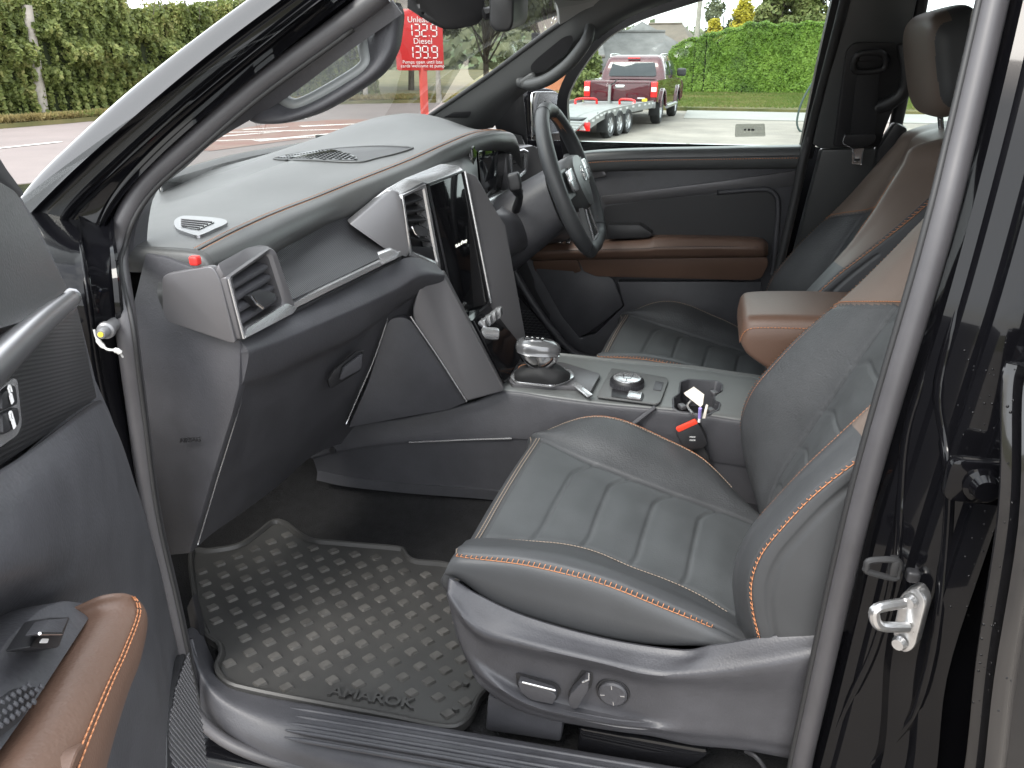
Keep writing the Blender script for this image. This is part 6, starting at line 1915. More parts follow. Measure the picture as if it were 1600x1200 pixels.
    d -= .004 * gauss(V - 7, .05) * (U < yoke) + .004 * gauss(V - 10, .05) * (U < yoke)
    d -= .003 * gauss(U - yoke, .06) * (V > 6) * (V < 13.2)
    d -= .004 * gauss(V - 3.0, .045) * (U > .3) * (U < 9)
    d -= .002 * gauss(V - 6, .04) * (U < 9.5)
    G2 = G + N * d[..., None]
    v, f = grid(G2)
    mids = []
    for q in f:
        i, j = q[0] // G.shape[1], q[0] % G.shape[1]
        uu, vv = i / nu, j / nv
        yk = 9.7 - 1.35 * abs(vv - 8.5) / 3.5
        if vv >= 6 and vv < 13.2 and uu > yk or uu > 13.5:
            mids.append(3)
        elif 4 < vv < 6 and uu > 8.3 or 12 < vv < 13.2 and uu > 8.6:
            mids.append(3)
        elif 7 <= vv < 10:
            mids.append(1)
        elif vv >= 10:
            mids.append(0)
        else:
            mids.append(2)
    g = Geo().add((v, f), mids)
    bk_ = obj('backrest', g, [M['leather'], M['suede'], M['smooth_leather'], M['taupe']], seat, angle=180)
    th3, ladr3 = Geo(), Geo()
    def put(dst, q):
        dst.v.extend(q.v); dst.f.extend([tuple(i + dst.n for i in f_) for f_ in q.f]); dst.m.extend(q.m); dst.n += q.n
    def at2(u, v, lift=0.0):
        i, j = min(u * nu, G.shape[0] - 1.001), min(v * nv, G.shape[1] - 1.001)
        a, b = int(i), int(j)
        s, t = i - a, j - b
        p = (G2[a, b] * (1 - s) + G2[a + 1, b] * s) * (1 - t) + (G2[a, b + 1] * (1 - s) + G2[a + 1, b + 1] * s) * t
        return p + N[a, b] * lift
    for vv, a_, b_ in ((6.02, .4, 11.5), (12.02, .6, 9.0)):
        put(th3, stitches(curve([at2(u, vv, .0012) for u in np.linspace(a_, b_, 30)], 300), .005, .0035, .0007))
    put(th3, stitches(curve([at2(9.7 - 1.35 * abs(v_ - 8.5) / 3.5 + .12, v_, .0012) for v_ in np.linspace(6.1, 13, 30)], 200), .005, .0035, .0007))
    for v0, v1, a_, b_ in ((4.02, 3.72, .5, 11.5), (12.35, 12.75, 1.0, 12.0)):
        P = curve([at2(u, v0, .0012) for u in np.linspace(a_, b_, 40)], 300)
        Q = curve([at2(u, v1, .0012) for u in np.linspace(a_, b_, 40)], 300)
        L = np.r_[0, np.cumsum(np.linalg.norm(np.diff(P, axis=0), axis=1))]
        for s in np.arange(.002, L[-1], .0074):
            k = min(298, int(np.searchsorted(L, s)))
            k2 = min(299, int(np.searchsorted(L, s + .0068)))
            ladr3.add(tube([P[k], (P[k] + Q[k]) / 2 + A([-.0004, -.0006, 0]), Q[k]], .00062, 5))
            ladr3.add(tube([Q[k], Q[k2]], .0006, 5))
    obj('edge_stitching', th3, M['thread'], seat, angle=180, kind='stuff')
    obj('ladder_stitching', ladr3, M['thread'], seat, angle=180, kind='stuff')
    # ---- headrest on two posts
    hc = A([.372, 1.065, 1.492]); hx = unit([1, 0, .30]); hz_ = unit([-.30, 0, 1]); hy = A([0, 1, 0])
    v, f = superbox(hc, (.105, .285, .205), (hx, hy, hz_), e=.5, nu=90, nv=150)
    mids = []
    for q in f:
        c = np.mean(v[list(q)], 0) - hc
        mids.append(0 if (np.dot(c, hx) < -.005 + .0 and abs(np.dot(c, hy)) < .128) else 1)
    g = Geo().add((v, f), mids)
    obj('headrest', g, [M['taupe'], M['smooth_leather']], seat, angle=180)
    for s in (-1, 1):
        obj('headrest_post', tube([hc + hy * .06 * s - hz_ * .20 + hx * .0, hc + hy * .06 * s - hz_ * .08], .006, 10), M['chrome'], seat)
    return seat, at
seat, seat_at = build_seat()
# power seat controls on the near seat only
def knob(name, pts, Y, m, dep=.010, bev=.003, lift=0):
    P = [W(x, y, Y=Y) for x, y in pts]
    return obj(name, slab(fillet(P, .004), (0, -dep, 0), bev, 3), m, seat)
s1 = knob('slide_switch', [(812, 1054), (866, 1071), (873, 1078), (866, 1090), (832, 1083), (815, 1070)], .803, M['plastic'], .013)
obj('switch_edge', tube([W(816, 1066, Y=.789), W(868, 1079, Y=.789)], .0014, 6), M['silver'], s1)
obj('switch_socket', slab(fillet([W(x, y, Y=.8025) for x, y in ((806, 1050), (868, 1066), (878, 1078), (868, 1096), (828, 1087), (808, 1072))], .006), (0, -.001, 0)), M['dark'], s1)
s2 = knob('recline_switch', [(917, 1048), (923, 1050), (922, 1066), (905, 1094), (897, 1094), (890, 1083), (894, 1072)], .803, M['plastic'], .016)
obj('switch_edge', tube([W(920, 1052, Y=.786), W(920, 1062, Y=.786), W(910, 1066, Y=.786)], .0012, 6), M['silver'], s2)
obj('switch_socket', slab(fillet([W(x, y, Y=.8025) for x, y in ((910, 1044), (927, 1048), (926, 1068), (906, 1099), (896, 1098), (886, 1086))], .006), (0, -.001, 0)), M['dark'], s2)
lc = W(958, 1080, Y=.803)
s3 = obj('lumbar_switch', revolve([(.0, -.008), (.017, -.008), (.0195, -.006), (.0195, 0)], lc, (0, 1, 0), 36), M['plastic'], seat)
obj('switch_ring', revolve([(.0195, .0), (.0205, -.003), (.0225, -.003), (.0235, .0)], lc, (0, 1, 0), 36), M['dark'], s3)
g = Geo()
for a in (0, 90, 180, 270):
    a = math.radians(a + 8)
    g.add(box(lc + A([.0135 * math.cos(a), -.0085, .0135 * math.sin(a)]), (.006, .0006, .0012), ((math.cos(a), 0, math.sin(a)), (0, 1, 0), (-math.sin(a), 0, math.cos(a)))))
obj('switch_marks', g, M['silver'], s3, kind='stuff')
obj('rail_cover', slab([W(762, 1088, Y=.815), W(880, 1122, Y=.812), W(876, 1160, Y=.812), W(758, 1142, Y=.815)], (0, .06, 0), .004), M['plastic'], seat)
obj('seat_rail', slab([W(905, 1138, Y=.803), W(1104, 1172, Y=.803), W(1108, 1182, Y=.803), W(1072, 1204, Y=.803), W(900, 1176, Y=.803)], (0, .05, 0), .006), M['gloss'], seat)
obj('wiring_loop', tube(curve([W(1165, 1174, Y=.80), W(1180, 1182, Y=.79), W(1192, 1196, Y=.785), W(1200, 1212, Y=.785)], 16), .003, 8), M['dark'], seat)

# driver's seat: the same seat further back and across
def copy_part(o, parent, shift=None):
    c = o.copy(); COL.objects.link(c); c.parent = parent
    c.matrix_parent_inverse = o.matrix_parent_inverse.copy()
    for ch_ in o.children:
        if ch_.name.split('.')[0] not in ('slide_switch', 'recline_switch', 'lumbar_switch', 'rail_cover', 'seat_rail', 'wiring_loop'):
            copy_part(ch_, c)
    if shift is not None:
        c.location = Vector(o.location) + Vector(shift)
    return c
seat2 = copy_part(seat, CAR, (.088, .805, 0))
# belt buckle standing between the near seat and the console
bc = W(1078, 678, Y=1.36)
bx, bz_ = unit([.28, 0, -1]), unit([1, 0, .28])
bk2 = obj('belt_buckle', slab(fillet([W(1055, 676, Y=1.340), W(1091, 660, Y=1.340), W(1106, 692, Y=1.340), W(1100, 700, Y=1.340), W(1070, 706, Y=1.340)], .006), (0, .022, 0), .004), M['dark'], CAR)
obj('release_button', slab(fillet([W(1055, 670, Y=1.339), W(1086, 656, Y=1.339), W(1091, 662, Y=1.339), W(1060, 676, Y=1.339)], .003), (0, .008, 0), .002), M['redpaint'], bk2)
obj('buckle_stalk', slab([W(1076, 704, Y=1.352), W(1100, 698, Y=1.352), W(1112, 724, Y=1.352), W(1092, 724, Y=1.352)], (0, .010, 0), .003), M['black_rubber'], bk2)
g = Geo()
for dy in (0, 5):
    g.add(text('PRESS', W(1082, 683 + dy, Y=1.3395), unit([1, 0, .12]), up, .0042, .0001))
obj('buckle_print', g, M['symbol'], bk2, kind='stuff')
# ================================================================ FAR FRONT DOOR
DY = 2.215
D_ = lambda px, py, d=0.0: W(px, py, Y=DY - d)
fd = obj('driver_door', slab([D_(820, 380), D_(838, 300), D_(880, 262), D_(1262, 232), D_(1212, 470), D_(1200, 620), D_(930, 600), D_(900, 545), D_(842, 480)], (0, .03, 0), .004), M['plastic'], CAR)
# padded top roll with stitching
top_a = [D_(880, 244, .02), D_(930, 238, .022), D_(1000, 235, .022), D_(1100, 233, .022), D_(1262, 230, .022)]
rr = []
for p in curve(top_a, 9):
    rr.append([p + A([0, .07, -.006]), p + A([0, .05, .002]), p + A([0, .012, .002]), p + A([0, 0, -.006]), p + A([0, -.004, -.028]), p + A([0, .002, -.05]), p + A([0, .022, -.056])])
obj('door_top_pad', shell(patch(rr, 5, 4), .008), M['soft'], fd, angle=60)
sp = curve([p + A([0, -.0055, -.026]) for p in top_a], 120)
obj('stitching', stitches(sp, .007, .0045, .0010), M['thread'], fd, angle=180, kind='stuff')
obj('pad_seam', tube(sp + A([0, .001, .005]), .0014, 6), M['dark'], fd, angle=180)
# titanium band
tb_ = [D_(938, 307, .006), D_(1000, 299, .006), D_(1120, 284, .006), D_(1248, 266, .006), D_(1245, 290, .002), D_(1205, 295, .002), D_(1120, 302, .002), D_(1040, 310, .002), D_(945, 320, .002)]
obj('door_band', slab(tb_, (0, .02, 0), .003), M['titan'], fd)
# recess below, with a raised lip round its rear end
pk = [D_(945, 322, .003), D_(1040, 310, .003), D_(1120, 303, .003), D_(1190, 297, .003), D_(1206, 302, .003), D_(1212, 318, .003), D_(1209, 372, .003), D_(1204, 400, .003), D_(930, 400, .003)]
obj('door_recess', slab(fillet(pk, .01), (0, .006, 0)), M['dark'], fd)
obj('recess_lip', tube(curve([D_(1120, 301, .004), D_(1190, 296, .004), D_(1208, 301, .004), D_(1216, 318, .004), D_(1213, 372, .004), D_(1206, 430, .004)], 40), .007, 8), M['plastic'], fd, angle=180)
# sail panel in the corner behind the wheel
obj('corner_panel', slab(fillet([D_(905, 232, .01), D_(925, 248, .01), D_(948, 272, .01), D_(946, 276, .01), D_(900, 282, .01), D_(880, 250, .01)], .006), (0, .02, 0), .003), M['titan'], fd)
# brown armrest: padded top and lower panel
ap = []
for px, yt, yf, yb in ((826, 380, 392, 405), (850, 377, 392, 406), (930, 375, 390, 405), (1008, 371, 388, 404), (1030, 367, 386, 403), (1120, 368, 385, 402), (1185, 371, 386, 401), (1200, 380, 389, 398)):
    e = .6 if px in (826, 1200) else 1
    ap.append([D_(px, yt, .005), D_(px, yt + 2, .03 * e), D_(px, yt + 5, .055 * e), D_(px, yf, .075 * e), D_(px, yf + 8, .074 * e), D_(px, yb, .060 * e), D_(px, yb + 1, .02)])
af = obj('door_armrest', shell(patch(ap, 6, 4), .01), M['brown'], fd, angle=180)
sp = curve([a[3] + A([0, -.001, .0]) for a in ap[:-1]], 120)
obj('stitching', stitches(sp, .007, .0045, .0010), M['dark'], af, angle=180, kind='stuff')
al = [D_(903, 406, .05), D_(1198, 402, .05), D_(1201, 412, .045), D_(1190, 434, .04), D_(1176, 438, .04), D_(932, 432, .04), D_(912, 424, .045)]
obj('armrest_panel', slab(fillet(al, .006), (0, .06, 0), .006, 3), M['brown'], fd)
af2 = [D_(832, 408, .045), D_(902, 406, .045), D_(908, 424, .045), D_(895, 428, .03), D_(836, 424, .03)]
obj('armrest_front', slab(fillet(af2, .006), (0, .06, 0), .006, 3), M['brown'], fd)
obj('door_pull', slab(fillet([D_(948, 352, .05), D_(1000, 352, .05), D_(1020, 366, .05), D_(1012, 372, .05), D_(948, 374, .05)], .006), (0, .05, 0), .005), M['dark'], fd)
g = Geo()
for px in (862, 875, 888):
    g.add(superbox(D_(px, 378, .055), (.014, .02, .006)))
obj('window_switches', g, M['chrome'], fd, angle=180, kind='stuff')
# lower door: map pocket and woven speaker grille
mp = [D_(800, 404, .02), D_(842, 404, .03), D_(846, 430, .03), D_(878, 492, .03), D_(906, 528, .03), D_(930, 522, .03), D_(975, 478, .03), D_(965, 440, .03), D_(1190, 440, .01), D_(1186, 600, .01), D_(930, 590, .02), D_(880, 556, .02), D_(826, 470, .02)]
obj('map_pocket', slab(mp, (0, .03, 0), .004), M['plastic'], fd)
obj('pocket_lip', tube(curve([D_(796, 404, .04), D_(812, 440, .045), D_(845, 492, .05), (D_(882, 538, .05)), D_(906, 556, .05), D_(945, 562, .05), D_(1000, 562, .05)], 40), .012, 10), M['plastic'], fd, angle=180)
obj('pocket_panel', slab(fillet([D_(832, 412, .034), D_(902, 408, .034), D_(958, 436, .034), D_(974, 478, .034), D_(925, 516, .034), D_(905, 528, .034), D_(878, 495, .034)], .01), (0, .006, 0), .002), M['plastic'], fd)
gp_ = [W(806, 470, Y=1.80), W(850, 500, Y=1.80), W(930, 566, Y=1.80)]
gq = [D_(802, 458, .06), D_(836, 492, .06), D_(876, 545, .06), D_(912, 562, .06), D_(950, 568, .06), D_(948, 590, .06), D_(860, 580, .06), D_(806, 520, .06)]
sg = obj('speaker_grille', slab(gq, (0, .006, 0)), M['dark'], fd)
g = Geo()
gc_ = np.mean(gq, 0)
for i in range(-14, 15):
    for j in range(-12, 13):
        p = gc_ + A([.0135 * i + .0067 * (j % 2), -.0015, .0085 * j])
        ins = False
        for a, b in zip(gq, np.roll(gq, -1, 0)):
            if (a[2] > p[2]) != (b[2] > p[2]) and p[0] < (b[0] - a[0]) * (p[2] - a[2]) / (b[2] - a[2]) + a[0]:
                ins = not ins
        if ins:
            g.add(box(p, (.012, .002, .0028), ((1, 0, .28), (0, 1, 0), (-.28, 0, 1)), .0006))
obj('grille_weave', g, M['plastic'], sg, kind='stuff')
# side glass and frame of that door
def FS(px, py, d=0.0):
    """far side plane above the belt, leaning in"""
    return WP(px, py, A([0, 2.245 + d, 1.27]), A([0, 1.0, .38]))
wn_pts = [FS(890, 242), FS(880, 130), FS(930, 72), FS(985, 34), FS(1073, 4), FS(1150, -20), FS(1326, -60), FS(1306, 10), FS(1254, 240)]
gw = obj('door_window', slab(wn_pts, (0, .004, 0)), M['glass'], fd)
lb = [FS(1149, 194, -.002), FS(1195, 193, -.002), FS(1196, 213, -.002), FS(1148, 214, -.002)]
M['decal'] = glass_mat('grey_glass_decal', (.66, .67, .66), .3)
dcal = obj('window_label', slab(fillet(lb, .004), (0, -.0004, 0)), M['decal'], gw)
g = Geo()
for k, (dx, w_) in enumerate(((-.013, .005), (-.003, .006), (.007, .008))):
    g.add(box(np.mean(lb, 0) + A([dx, -.0008, .0012]), (w_, .0003, .005)))
obj('label_print', g, M['plastic'], dcal, kind='stuff')
wfr = [FS(890, 246), FS(882, 196), FS(884, 140), FS(930, 68), FS(985, 29), FS(1073, -2), FS(1150, -24)]
obj('window_frame', tube(curve(wfr, 40), 1.0, prof=[(-.016, -.014), (.016, -.014), (.016, .014), (-.016, .014)], up=(0, 1, 0)), M['dark'], fd, angle=40)
obj('rear_window_frame', tube(curve([FS(1258, 242), FS(1290, 92), FS(1316, -20), FS(1330, -80)], 20), 1.0, prof=[(-.02, -.018), (.02, -.018), (.02, .018), (-.02, .018)], up=(0, 1, 0)), M['dark'], fd, angle=40)
obj('door_edge_seal', tube(curve([FS(1336, -80, -.05), FS(1322, -6, -.05), FS(1268, 200, -.05), D_(1258, 236, .05), D_(1240, 320, .05), D_(1210, 450, .05), D_(1196, 520, .05)], 60), .012, 10), M['black_rubber'], CAR, angle=180)

# far door mirror
mh = A(W(851, 184, Y=2.42))
mir = obj('wing_mirror', slab(fillet([W(816, 150, Y=2.40), W(828, 137, Y=2.40), W(868, 138, Y=2.44), W(880, 150, Y=2.46), W(888, 218, Y=2.46), W(878, 238, Y=2.45), W(830, 240, Y=2.40), W(818, 226, Y=2.40)], .02), (-.10, .03, 0), .02, 3), M['paint'], CAR)
mg = [W(826, 143, Y=2.402), W(866, 143, Y=2.436), W(876, 153, Y=2.447), W(882, 215, Y=2.45), W(874, 230, Y=2.44), W(828, 234, Y=2.402)]
obj('mirror_glass', slab(fillet([p + A([.006, -.004, 0]) for p in mg], .014), (.003, -.001, 0), .001), M['mirror'], mir)
obj('mirror_arm', slab([W(796, 232, Y=2.30), W(830, 226, Y=2.36), W(836, 240, Y=2.36), W(800, 246, Y=2.30)], (-.04, .02, 0), .006), M['dark'], mir)
obj('mirror_sail', slab([W(772, 190, Y=2.19), W(812, 142, Y=2.165), W(818, 142, Y=2.165), W(826, 236, Y=2.22), W(790, 238, Y=2.22)], (-.006, .012, 0), .003), M['dark'], CAR)

# ================================================================ PILLARS OF THE FAR SIDE
def FP(px, py, d=0.0):
    return FS(px, py, -.075 - d)
pin = [FP(655, 196, .02), FP(700, 166, .02), FP(770, 118, .02), FP(840, 66, .02), FP(885, 34, .02), FP(930, 0, .02), FP(985, -45, .02)]
pout = [FP(770, 200, -.02), FP(812, 152, -.02), FP(872, 110, -.02), FP(928, 66, -.02), FP(985, 27, -.02), FP(1073, -6, -.02), FP(1140, -30, -.02)]
pmid = [(a + b) / 2 + A([.022, -.022, -.004]) for a, b in zip(pin, pout)]
band('far_pillar_trim', pin, pout, M['soft'], CAR, th=.02, mid=pmid)
obj('screen_edge', tube(curve([p + A([-.004, .004, .004]) for p in pin], 40), .007, 8), M['black_rubber'], CAR, angle=180)
# grab handle on it: a hoop standing off the trim
hp_ = [FP(812, 128, .02), FP(830, 132, .05), FP(856, 124, .06), FP(884, 104, .062), FP(904, 82, .06), FP(918, 60, .05), FP(922, 42, .02)]
hn = curve(hp_, 40)
gh = obj('grab_handle', tube(hn, np.r_[np.linspace(.013, .015, 8), np.full(24, .0155), np.linspace(.015, .013, 8)], 12), M['soft'], CAR, angle=180)
hol = [FP(828, 104, .026), FP(838, 92, .026), FP(880, 58, .026), FP(894, 54, .026), FP(896, 66, .026), FP(886, 84, .026), FP(850, 112, .026), FP(832, 116, .026)]
obj('handle_recess', slab(fillet(hol, .014), (.0, .004, 0)), M['dark'], gh)
obj('handle_cap', superbox(FP(826, 126, .035), (.045, .03, .026), ax=((.8, 0, .5), (0, 1, 0), (-.5, 0, .8))), M['soft'], gh, angle=180)
# small tweeter grille at the foot of the pillar
obj('pillar_tweeter', slab(fillet([FP(692, 184, .03), FP(708, 176, .03), FP(736, 175, .03), FP(732, 184, .03)], .006), (.003, -.003, .002), .001), M['dark'], CAR)

# centre pillar of the far side: upper trim, belt housing and lower trim
BPY = 2.17
B_ = lambda px, py, d=0.0: WP(px, py, A([0, BPY - d, 1.27]), A([0, 1.0, .30]))
ux_ = [B_(1322, -30), B_(1308, 60), B_(1270, 226), B_(1284, 232), B_(1366, 234), B_(1392, 180), B_(1420, 60), B_(1440, -30)]
fpl = obj('far_centre_pillar', slab(ux_, (0, .05, 0), .006), M['soft'], CAR)
bh = [B_(1322, 80, .012), B_(1334, 66, .012), B_(1402, 66, .012), B_(1418, 84, .012), B_(1404, 150, .012), B_(1384, 200, .012), B_(1374, 230, .012), B_(1302, 230, .012)]
obj('belt_housing', slab(fillet(bh, .01), (0, .014, 0), .004, 3), M['dark'], fpl)
obj('pillar_handle', tube(curve([B_(1412, 66, .02), B_(1418, 110, .04), B_(1414, 140, .045), B_(1396, 158, .04), B_(1372, 168, .02)], 24), .016, 10), M['dark'], fpl, angle=180)
lo_ = [B_(1284, 234, .004), B_(1374, 232, .004), B_(1340, 330, .0), B_(1330, 480, .0), B_(1216, 480, .0), B_(1240, 400, .0)]
obj('lower_pillar_trim', slab(lo_, (0, .05, 0), .006), M['soft'], fpl)
obj('pillar_shoulder', slab([B_(1372, 232, .03), B_(1400, 190, .03), B_(1420, 200, .03), B_(1400, 330, .03), B_(1340, 400, .03)], (0, .05, 0), .01), M['dark'], fpl)
# seat belt: guide, webbing, tongue
sbp = obj('seat_belt', slab([B_(1340, 108, .030), B_(1375, 106, .030), B_(1366, 218, .034), B_(1328, 220, .034)], (0, .0025, 0), .0006), M['belt'], CAR)
gd = [B_(1336, 92, .028), B_(1344, 84, .028), B_(1374, 82, .028), B_(1384, 92, .028), B_(1383, 104, .028), B_(1374, 110, .028), B_(1340, 112, .028), B_(1334, 104, .028)]
obj('belt_guide', tube(curve(gd, 40, True), .0075, 10, closed=True), M['dark'], sbp, angle=180)
obj('guide_cap', slab(fillet([B_(1340, 96, .022), B_(1346, 84, .022), B_(1372, 82, .022), B_(1380, 94, .022)], .006), (0, -.010, 0), .003), M['dark'], sbp)
tg_ = [B_(1317, 214, .040), B_(1320, 211, .040), B_(1366, 210, .040), B_(1369, 213, .040), B_(1367, 222, .040), B_(1352, 230, .040), B_(1322, 228, .040), B_(1317, 224, .040)]
obj('belt_tongue', slab(fillet(tg_, .004), (0, .008, 0), .003), M['dark'], sbp)
obj('tongue_edge', tube(curve([B_(1320, 211, .041), B_(1318, 224, .041), B_(1330, 231, .041), B_(1333, 240, .041)], 16), .0016, 6), M['silver'], sbp)
pl_ = [B_(1331, 232, .038), B_(1350, 231, .038), B_(1346, 257, .038), B_(1331, 256, .038)]
po = [B_(1336, 247, .038), B_(1343, 247, .038), B_(1342, 252, .038), B_(1336, 252, .038)]
vf_, n = ring_frame(pl_, po, .002, .0004, .002)
obj('tongue_plate', vf_, M['chrome'], sbp, angle=30)
# rear half of the far side: door frame and privacy glass beyond the pillar
rw = [B_(1386, 238, -.06), B_(1432, 40, -.06), B_(1450, -60, -.06), A([1.25, 2.09, 1.66]), A([1.35, 2.26, 1.26])]
obj('far_rear_window', slab(rw, (0, .005, 0)), M['glass'], CAR)
obj('far_rear_frame', tube(curve([B_(1446, -40, -.03), B_(1428, 60, -.03), B_(1392, 232, -.03)], 16), .016, 8), M['dark'], CAR, angle=180)

# ================================================================ NEAR PILLAR GRAB HANDLE
def NP(px, py, d=0.0):
    return WP(px, py, A([0, .93 + d, 1.30]), A([0, 1.0, -.38]))
ho = [NP(383, 184), NP(402, 193), NP(440, 193), NP(476, 184), NP(510, 170), NP(560, 140), NP(596, 112), NP(616, 78), NP(622, 46), NP(624, 20), NP(618, 4)]
hin = [NP(436, 150), NP(447, 158), NP(462, 164), NP(478, 160), NP(506, 146), NP(540, 126), NP(564, 110), NP(573, 98), NP(571, 84), NP(568, 66), NP(566, 50)]
no = len(ho)
secs = []
for a, b in zip(curve(ho, 46), curve(hin, 46)):
    n_ = A([.35, -.9, -.25])
    m_ = (a + b) / 2
    secs.append([a + A([0, .018, 0]), a, a * .85 + b * .15 - A([0, .010, 0]), m_ - A([0, .012, 0]), a * .2 + b * .8 - A([0, .006, 0]), b, b + A([0, .016, 0]), m_ + A([0, .024, 0])])
S_ = np.array(secs)
hh = obj('pillar_grab_handle', loft(np.swapaxes(cr(np.swapaxes(np.concatenate([S_, S_[:, :1]], 1), 0, 1), 33), 0, 1)[:, :-1]), M['plastic'], CAR, angle=180)
inr = curve(hin, 40)
obj('handle_inlay', tube(inr + A([0, -.001, 0]), .0085, 10), mat('grey_handle_inlay', (.17, .18, .18), .35), hh, angle=180)

# rear view mirror and its sensor housing at the head of the windscreen
rm = [[W(650, 14, Y=1.40), W(636, -20, Y=1.36), W(700, -30, Y=1.44), W(720, -20, Y=1.46)]]
hsg = [W(652, 18, Y=1.40), W(668, 34, Y=1.40), W(696, 49, Y=1.42), W(720, 48, Y=1.44), W(750, 40, Y=1.46), W(758, 30, Y=1.47), W(764, -40, Y=1.47), W(700, -60, Y=1.42), W(640, -30, Y=1.37)]
hz_ = obj('mirror_housing', slab(fillet(hsg, .012), (-.06, .03, .03), .010, 3), M['dark'], CAR)
mrv = obj('rear_view_mirror', slab(fillet([W(764, -10, Y=1.40), W(798, -14, Y=1.40), W(803, 0, Y=1.40), W(802, 38, Y=1.40), W(795, 50, Y=1.40), W(774, 50, Y=1.40), W(764, 40, Y=1.40)], .010), (-.03, .25, .02), .010, 3), M['dark'], CAR)
obj('mirror_stem', tube([W(756, 22, Y=1.45), W(772, 18, Y=1.46)], .010, 8), M['dark'], mrv)
mf = [W(768, -8, Y=1.399), W(795, -10, Y=1.399), W(799, 34, Y=1.399), W(793, 46, Y=1.399), W(776, 46, Y=1.399), W(768, 38, Y=1.399)]

# ================================================================ NEAR DOOR, standing open
P0 = A([-.615, .72, 0]); th_ = math.radians(60)
DD = A([math.cos(th_), -math.sin(th_), 0]); DN = A([math.sin(th_), math.cos(th_), 0])   # along the door, and out of its inner face
def N_(px, py, d=0.0):
    return WP(px, py, P0 + DN * d, DN)
def dpt(s, z, d=0.0):
    return P0 + DD * s + DN * d + up * z
edge = [N_(30, 296), N_(62, 352), N_(108, 450), N_(120, 470), N_(150, 590), N_(172, 640), N_(200, 716), N_(228, 800), N_(252, 900), N_(276, 1000), N_(300, 1110), N_(316, 1200), N_(330, 1300)]
zc_ = [p[2] for p in edge]
# door shell: follows that front edge and runs back to the shut line
dr = [edge[0] + A([0, 0, .0])] + edge[1:]
outl = list(dr) + [dpt(.95, .52), dpt(1.0, .9), dpt(1.02, 1.28)]
nd = obj('front_door', slab(outl, -DN * .03, .004), M['plastic'], CAR)
obj('outer_panel', slab([p - DN * .045 for p in outl], -DN * .06, .02), M['paint'], nd)
# upper cushion of the trim, beside the glass
uc = [N_(-60, 270, .03), N_(0, 284, .03), N_(26, 300, .03), N_(58, 360, .028), N_(106, 452, .025), N_(48, 500, .03), N_(-60, 530, .03)]
obj('door_top_pad', slab(fillet(uc, .006), -DN * .05, .008, 3), M['soft'], nd)
fcorner = [N_(-60, 218, .02), N_(0, 238, .02), N_(14, 262, .018), N_(44, 304, .012), N_(34, 312, .015), N_(0, 286, .02), N_(-60, 262, .02)]
obj('window_frame', slab(fcorner, -DN * .03, .004), M['dark'], nd)
# bright spear and the gloss black insert with the lock keys
spr = curve([N_(112, 464, .022), N_(60, 506, .030), N_(0, 562, .034), N_(-80, 640, .036)], 24)
obj('trim_spear', tube(spr, np.linspace(.0065, .009, 24), 10), M['spear'], nd, angle=180)
obj('spear_line', tube(curve([N_(118, 476, .018), N_(62, 524, .024), N_(0, 582, .028), N_(-80, 660, .030)], 24), .0018, 6), M['silver'], nd, angle=180)
ins = [N_(121, 478, .012), N_(62, 527, .016), N_(0, 584, .018), N_(-80, 664, .02), N_(-80, 768, .02), N_(0, 730, .018), N_(60, 690, .016), N_(152, 622, .010)]
M['insert'] = mat('lined_black_insert', (.022, .022, .023), .30, bump=('wave', 220, .25, .0005))
obj('door_insert', slab(ins, -DN * .02, .002), M['insert'], nd)
kf = [N_(-8, 618, .024), N_(10, 600, .024), N_(22, 590, .024), N_(28, 594, .024), N_(35, 664, .024), N_(28, 680, .024), N_(0, 700, .024), N_(-12, 706, .024)]
kp_ = obj('lock_keys', slab(fillet(kf, .004), -DN * .012, .002), M['silver'], nd)
for pts, nm in (([(4, 616), (20, 601), (25, 603), (29, 631), (4, 643)], 'unlock_key'), ([(4, 647), (29, 635), (32, 658), (27, 668), (6, 680)], 'lock_key')):
    ky = obj(nm, slab(fillet([N_(x, y, .027) for x, y in pts], .003), -DN * .004, .001), M['dark'], kp_)
    cx = np.mean([p[0] for p in pts]); cy = np.mean([p[1] for p in pts])
    c = N_(cx, cy, .0278)
    g = Geo()
    dv_ = unit(-DD)
    g.add(slab(fillet([c + DD * x + up * z for x, z in ((-.0022, -.004), (.0022, -.004), (.0022, .001), (-.0022, .001))], .0006), DN * .0003))
    sh_ = .0016 if nm == 'unlock_key' else 0
    g.add(tube(curve([c + DD * (-.0016 - sh_) + up * .001, c + DD * (-.0016 - sh_) + up * .0042, c + DD * (-sh_) + up * .0052, c + DD * (.0016 - sh_) + up * .0042, c + DD * (.0016 - sh_) + up * .001], 14), .0005, 5))
    obj('key_symbol', g, M['symbol'], ky, kind='stuff')
# lower trim: broad surface, dished round the handle
def drow_(pts):
    return [N_(x, y, d) for x, y, d in pts]
ls = [
 drow_([(-120, 800, .022), (0, 734, .022), (60, 694, .02), (152, 626, .012), (160, 640, -.01)]),
 drow_([(-120, 880, .03), (0, 806, .032), (80, 752, .030), (182, 690, .012), (192, 700, -.01)]),
 drow_([(-120, 980, .03), (0, 900, .036), (90, 850, .032), (214, 790, .010), (222, 800, -.01)]),
 drow_([(-120, 1060, .00), (0, 950, .010), (110, 900, .022), (238, 870, .006), (246, 880, -.01)]),
 drow_([(-120, 1120, -.012), (0, 1010, -.008), (140, 944, .012), (256, 950, .004), (264, 960, -.01)]),
 drow_([(-120, 1200, .00), (0, 1090, .00), (180, 1000, .020), (270, 1030, .004), (280, 1030, -.01)]),
 drow_([(-120, 1300, .03), (0, 1200, .03), (190, 1100, .034), (272, 1110, .008), (298, 1110, -.01)]),
 drow_([(-120, 1420, .03), (0, 1330, .03), (170, 1240, .034), (270, 1220, .010), (316, 1210, -.01)]),
]
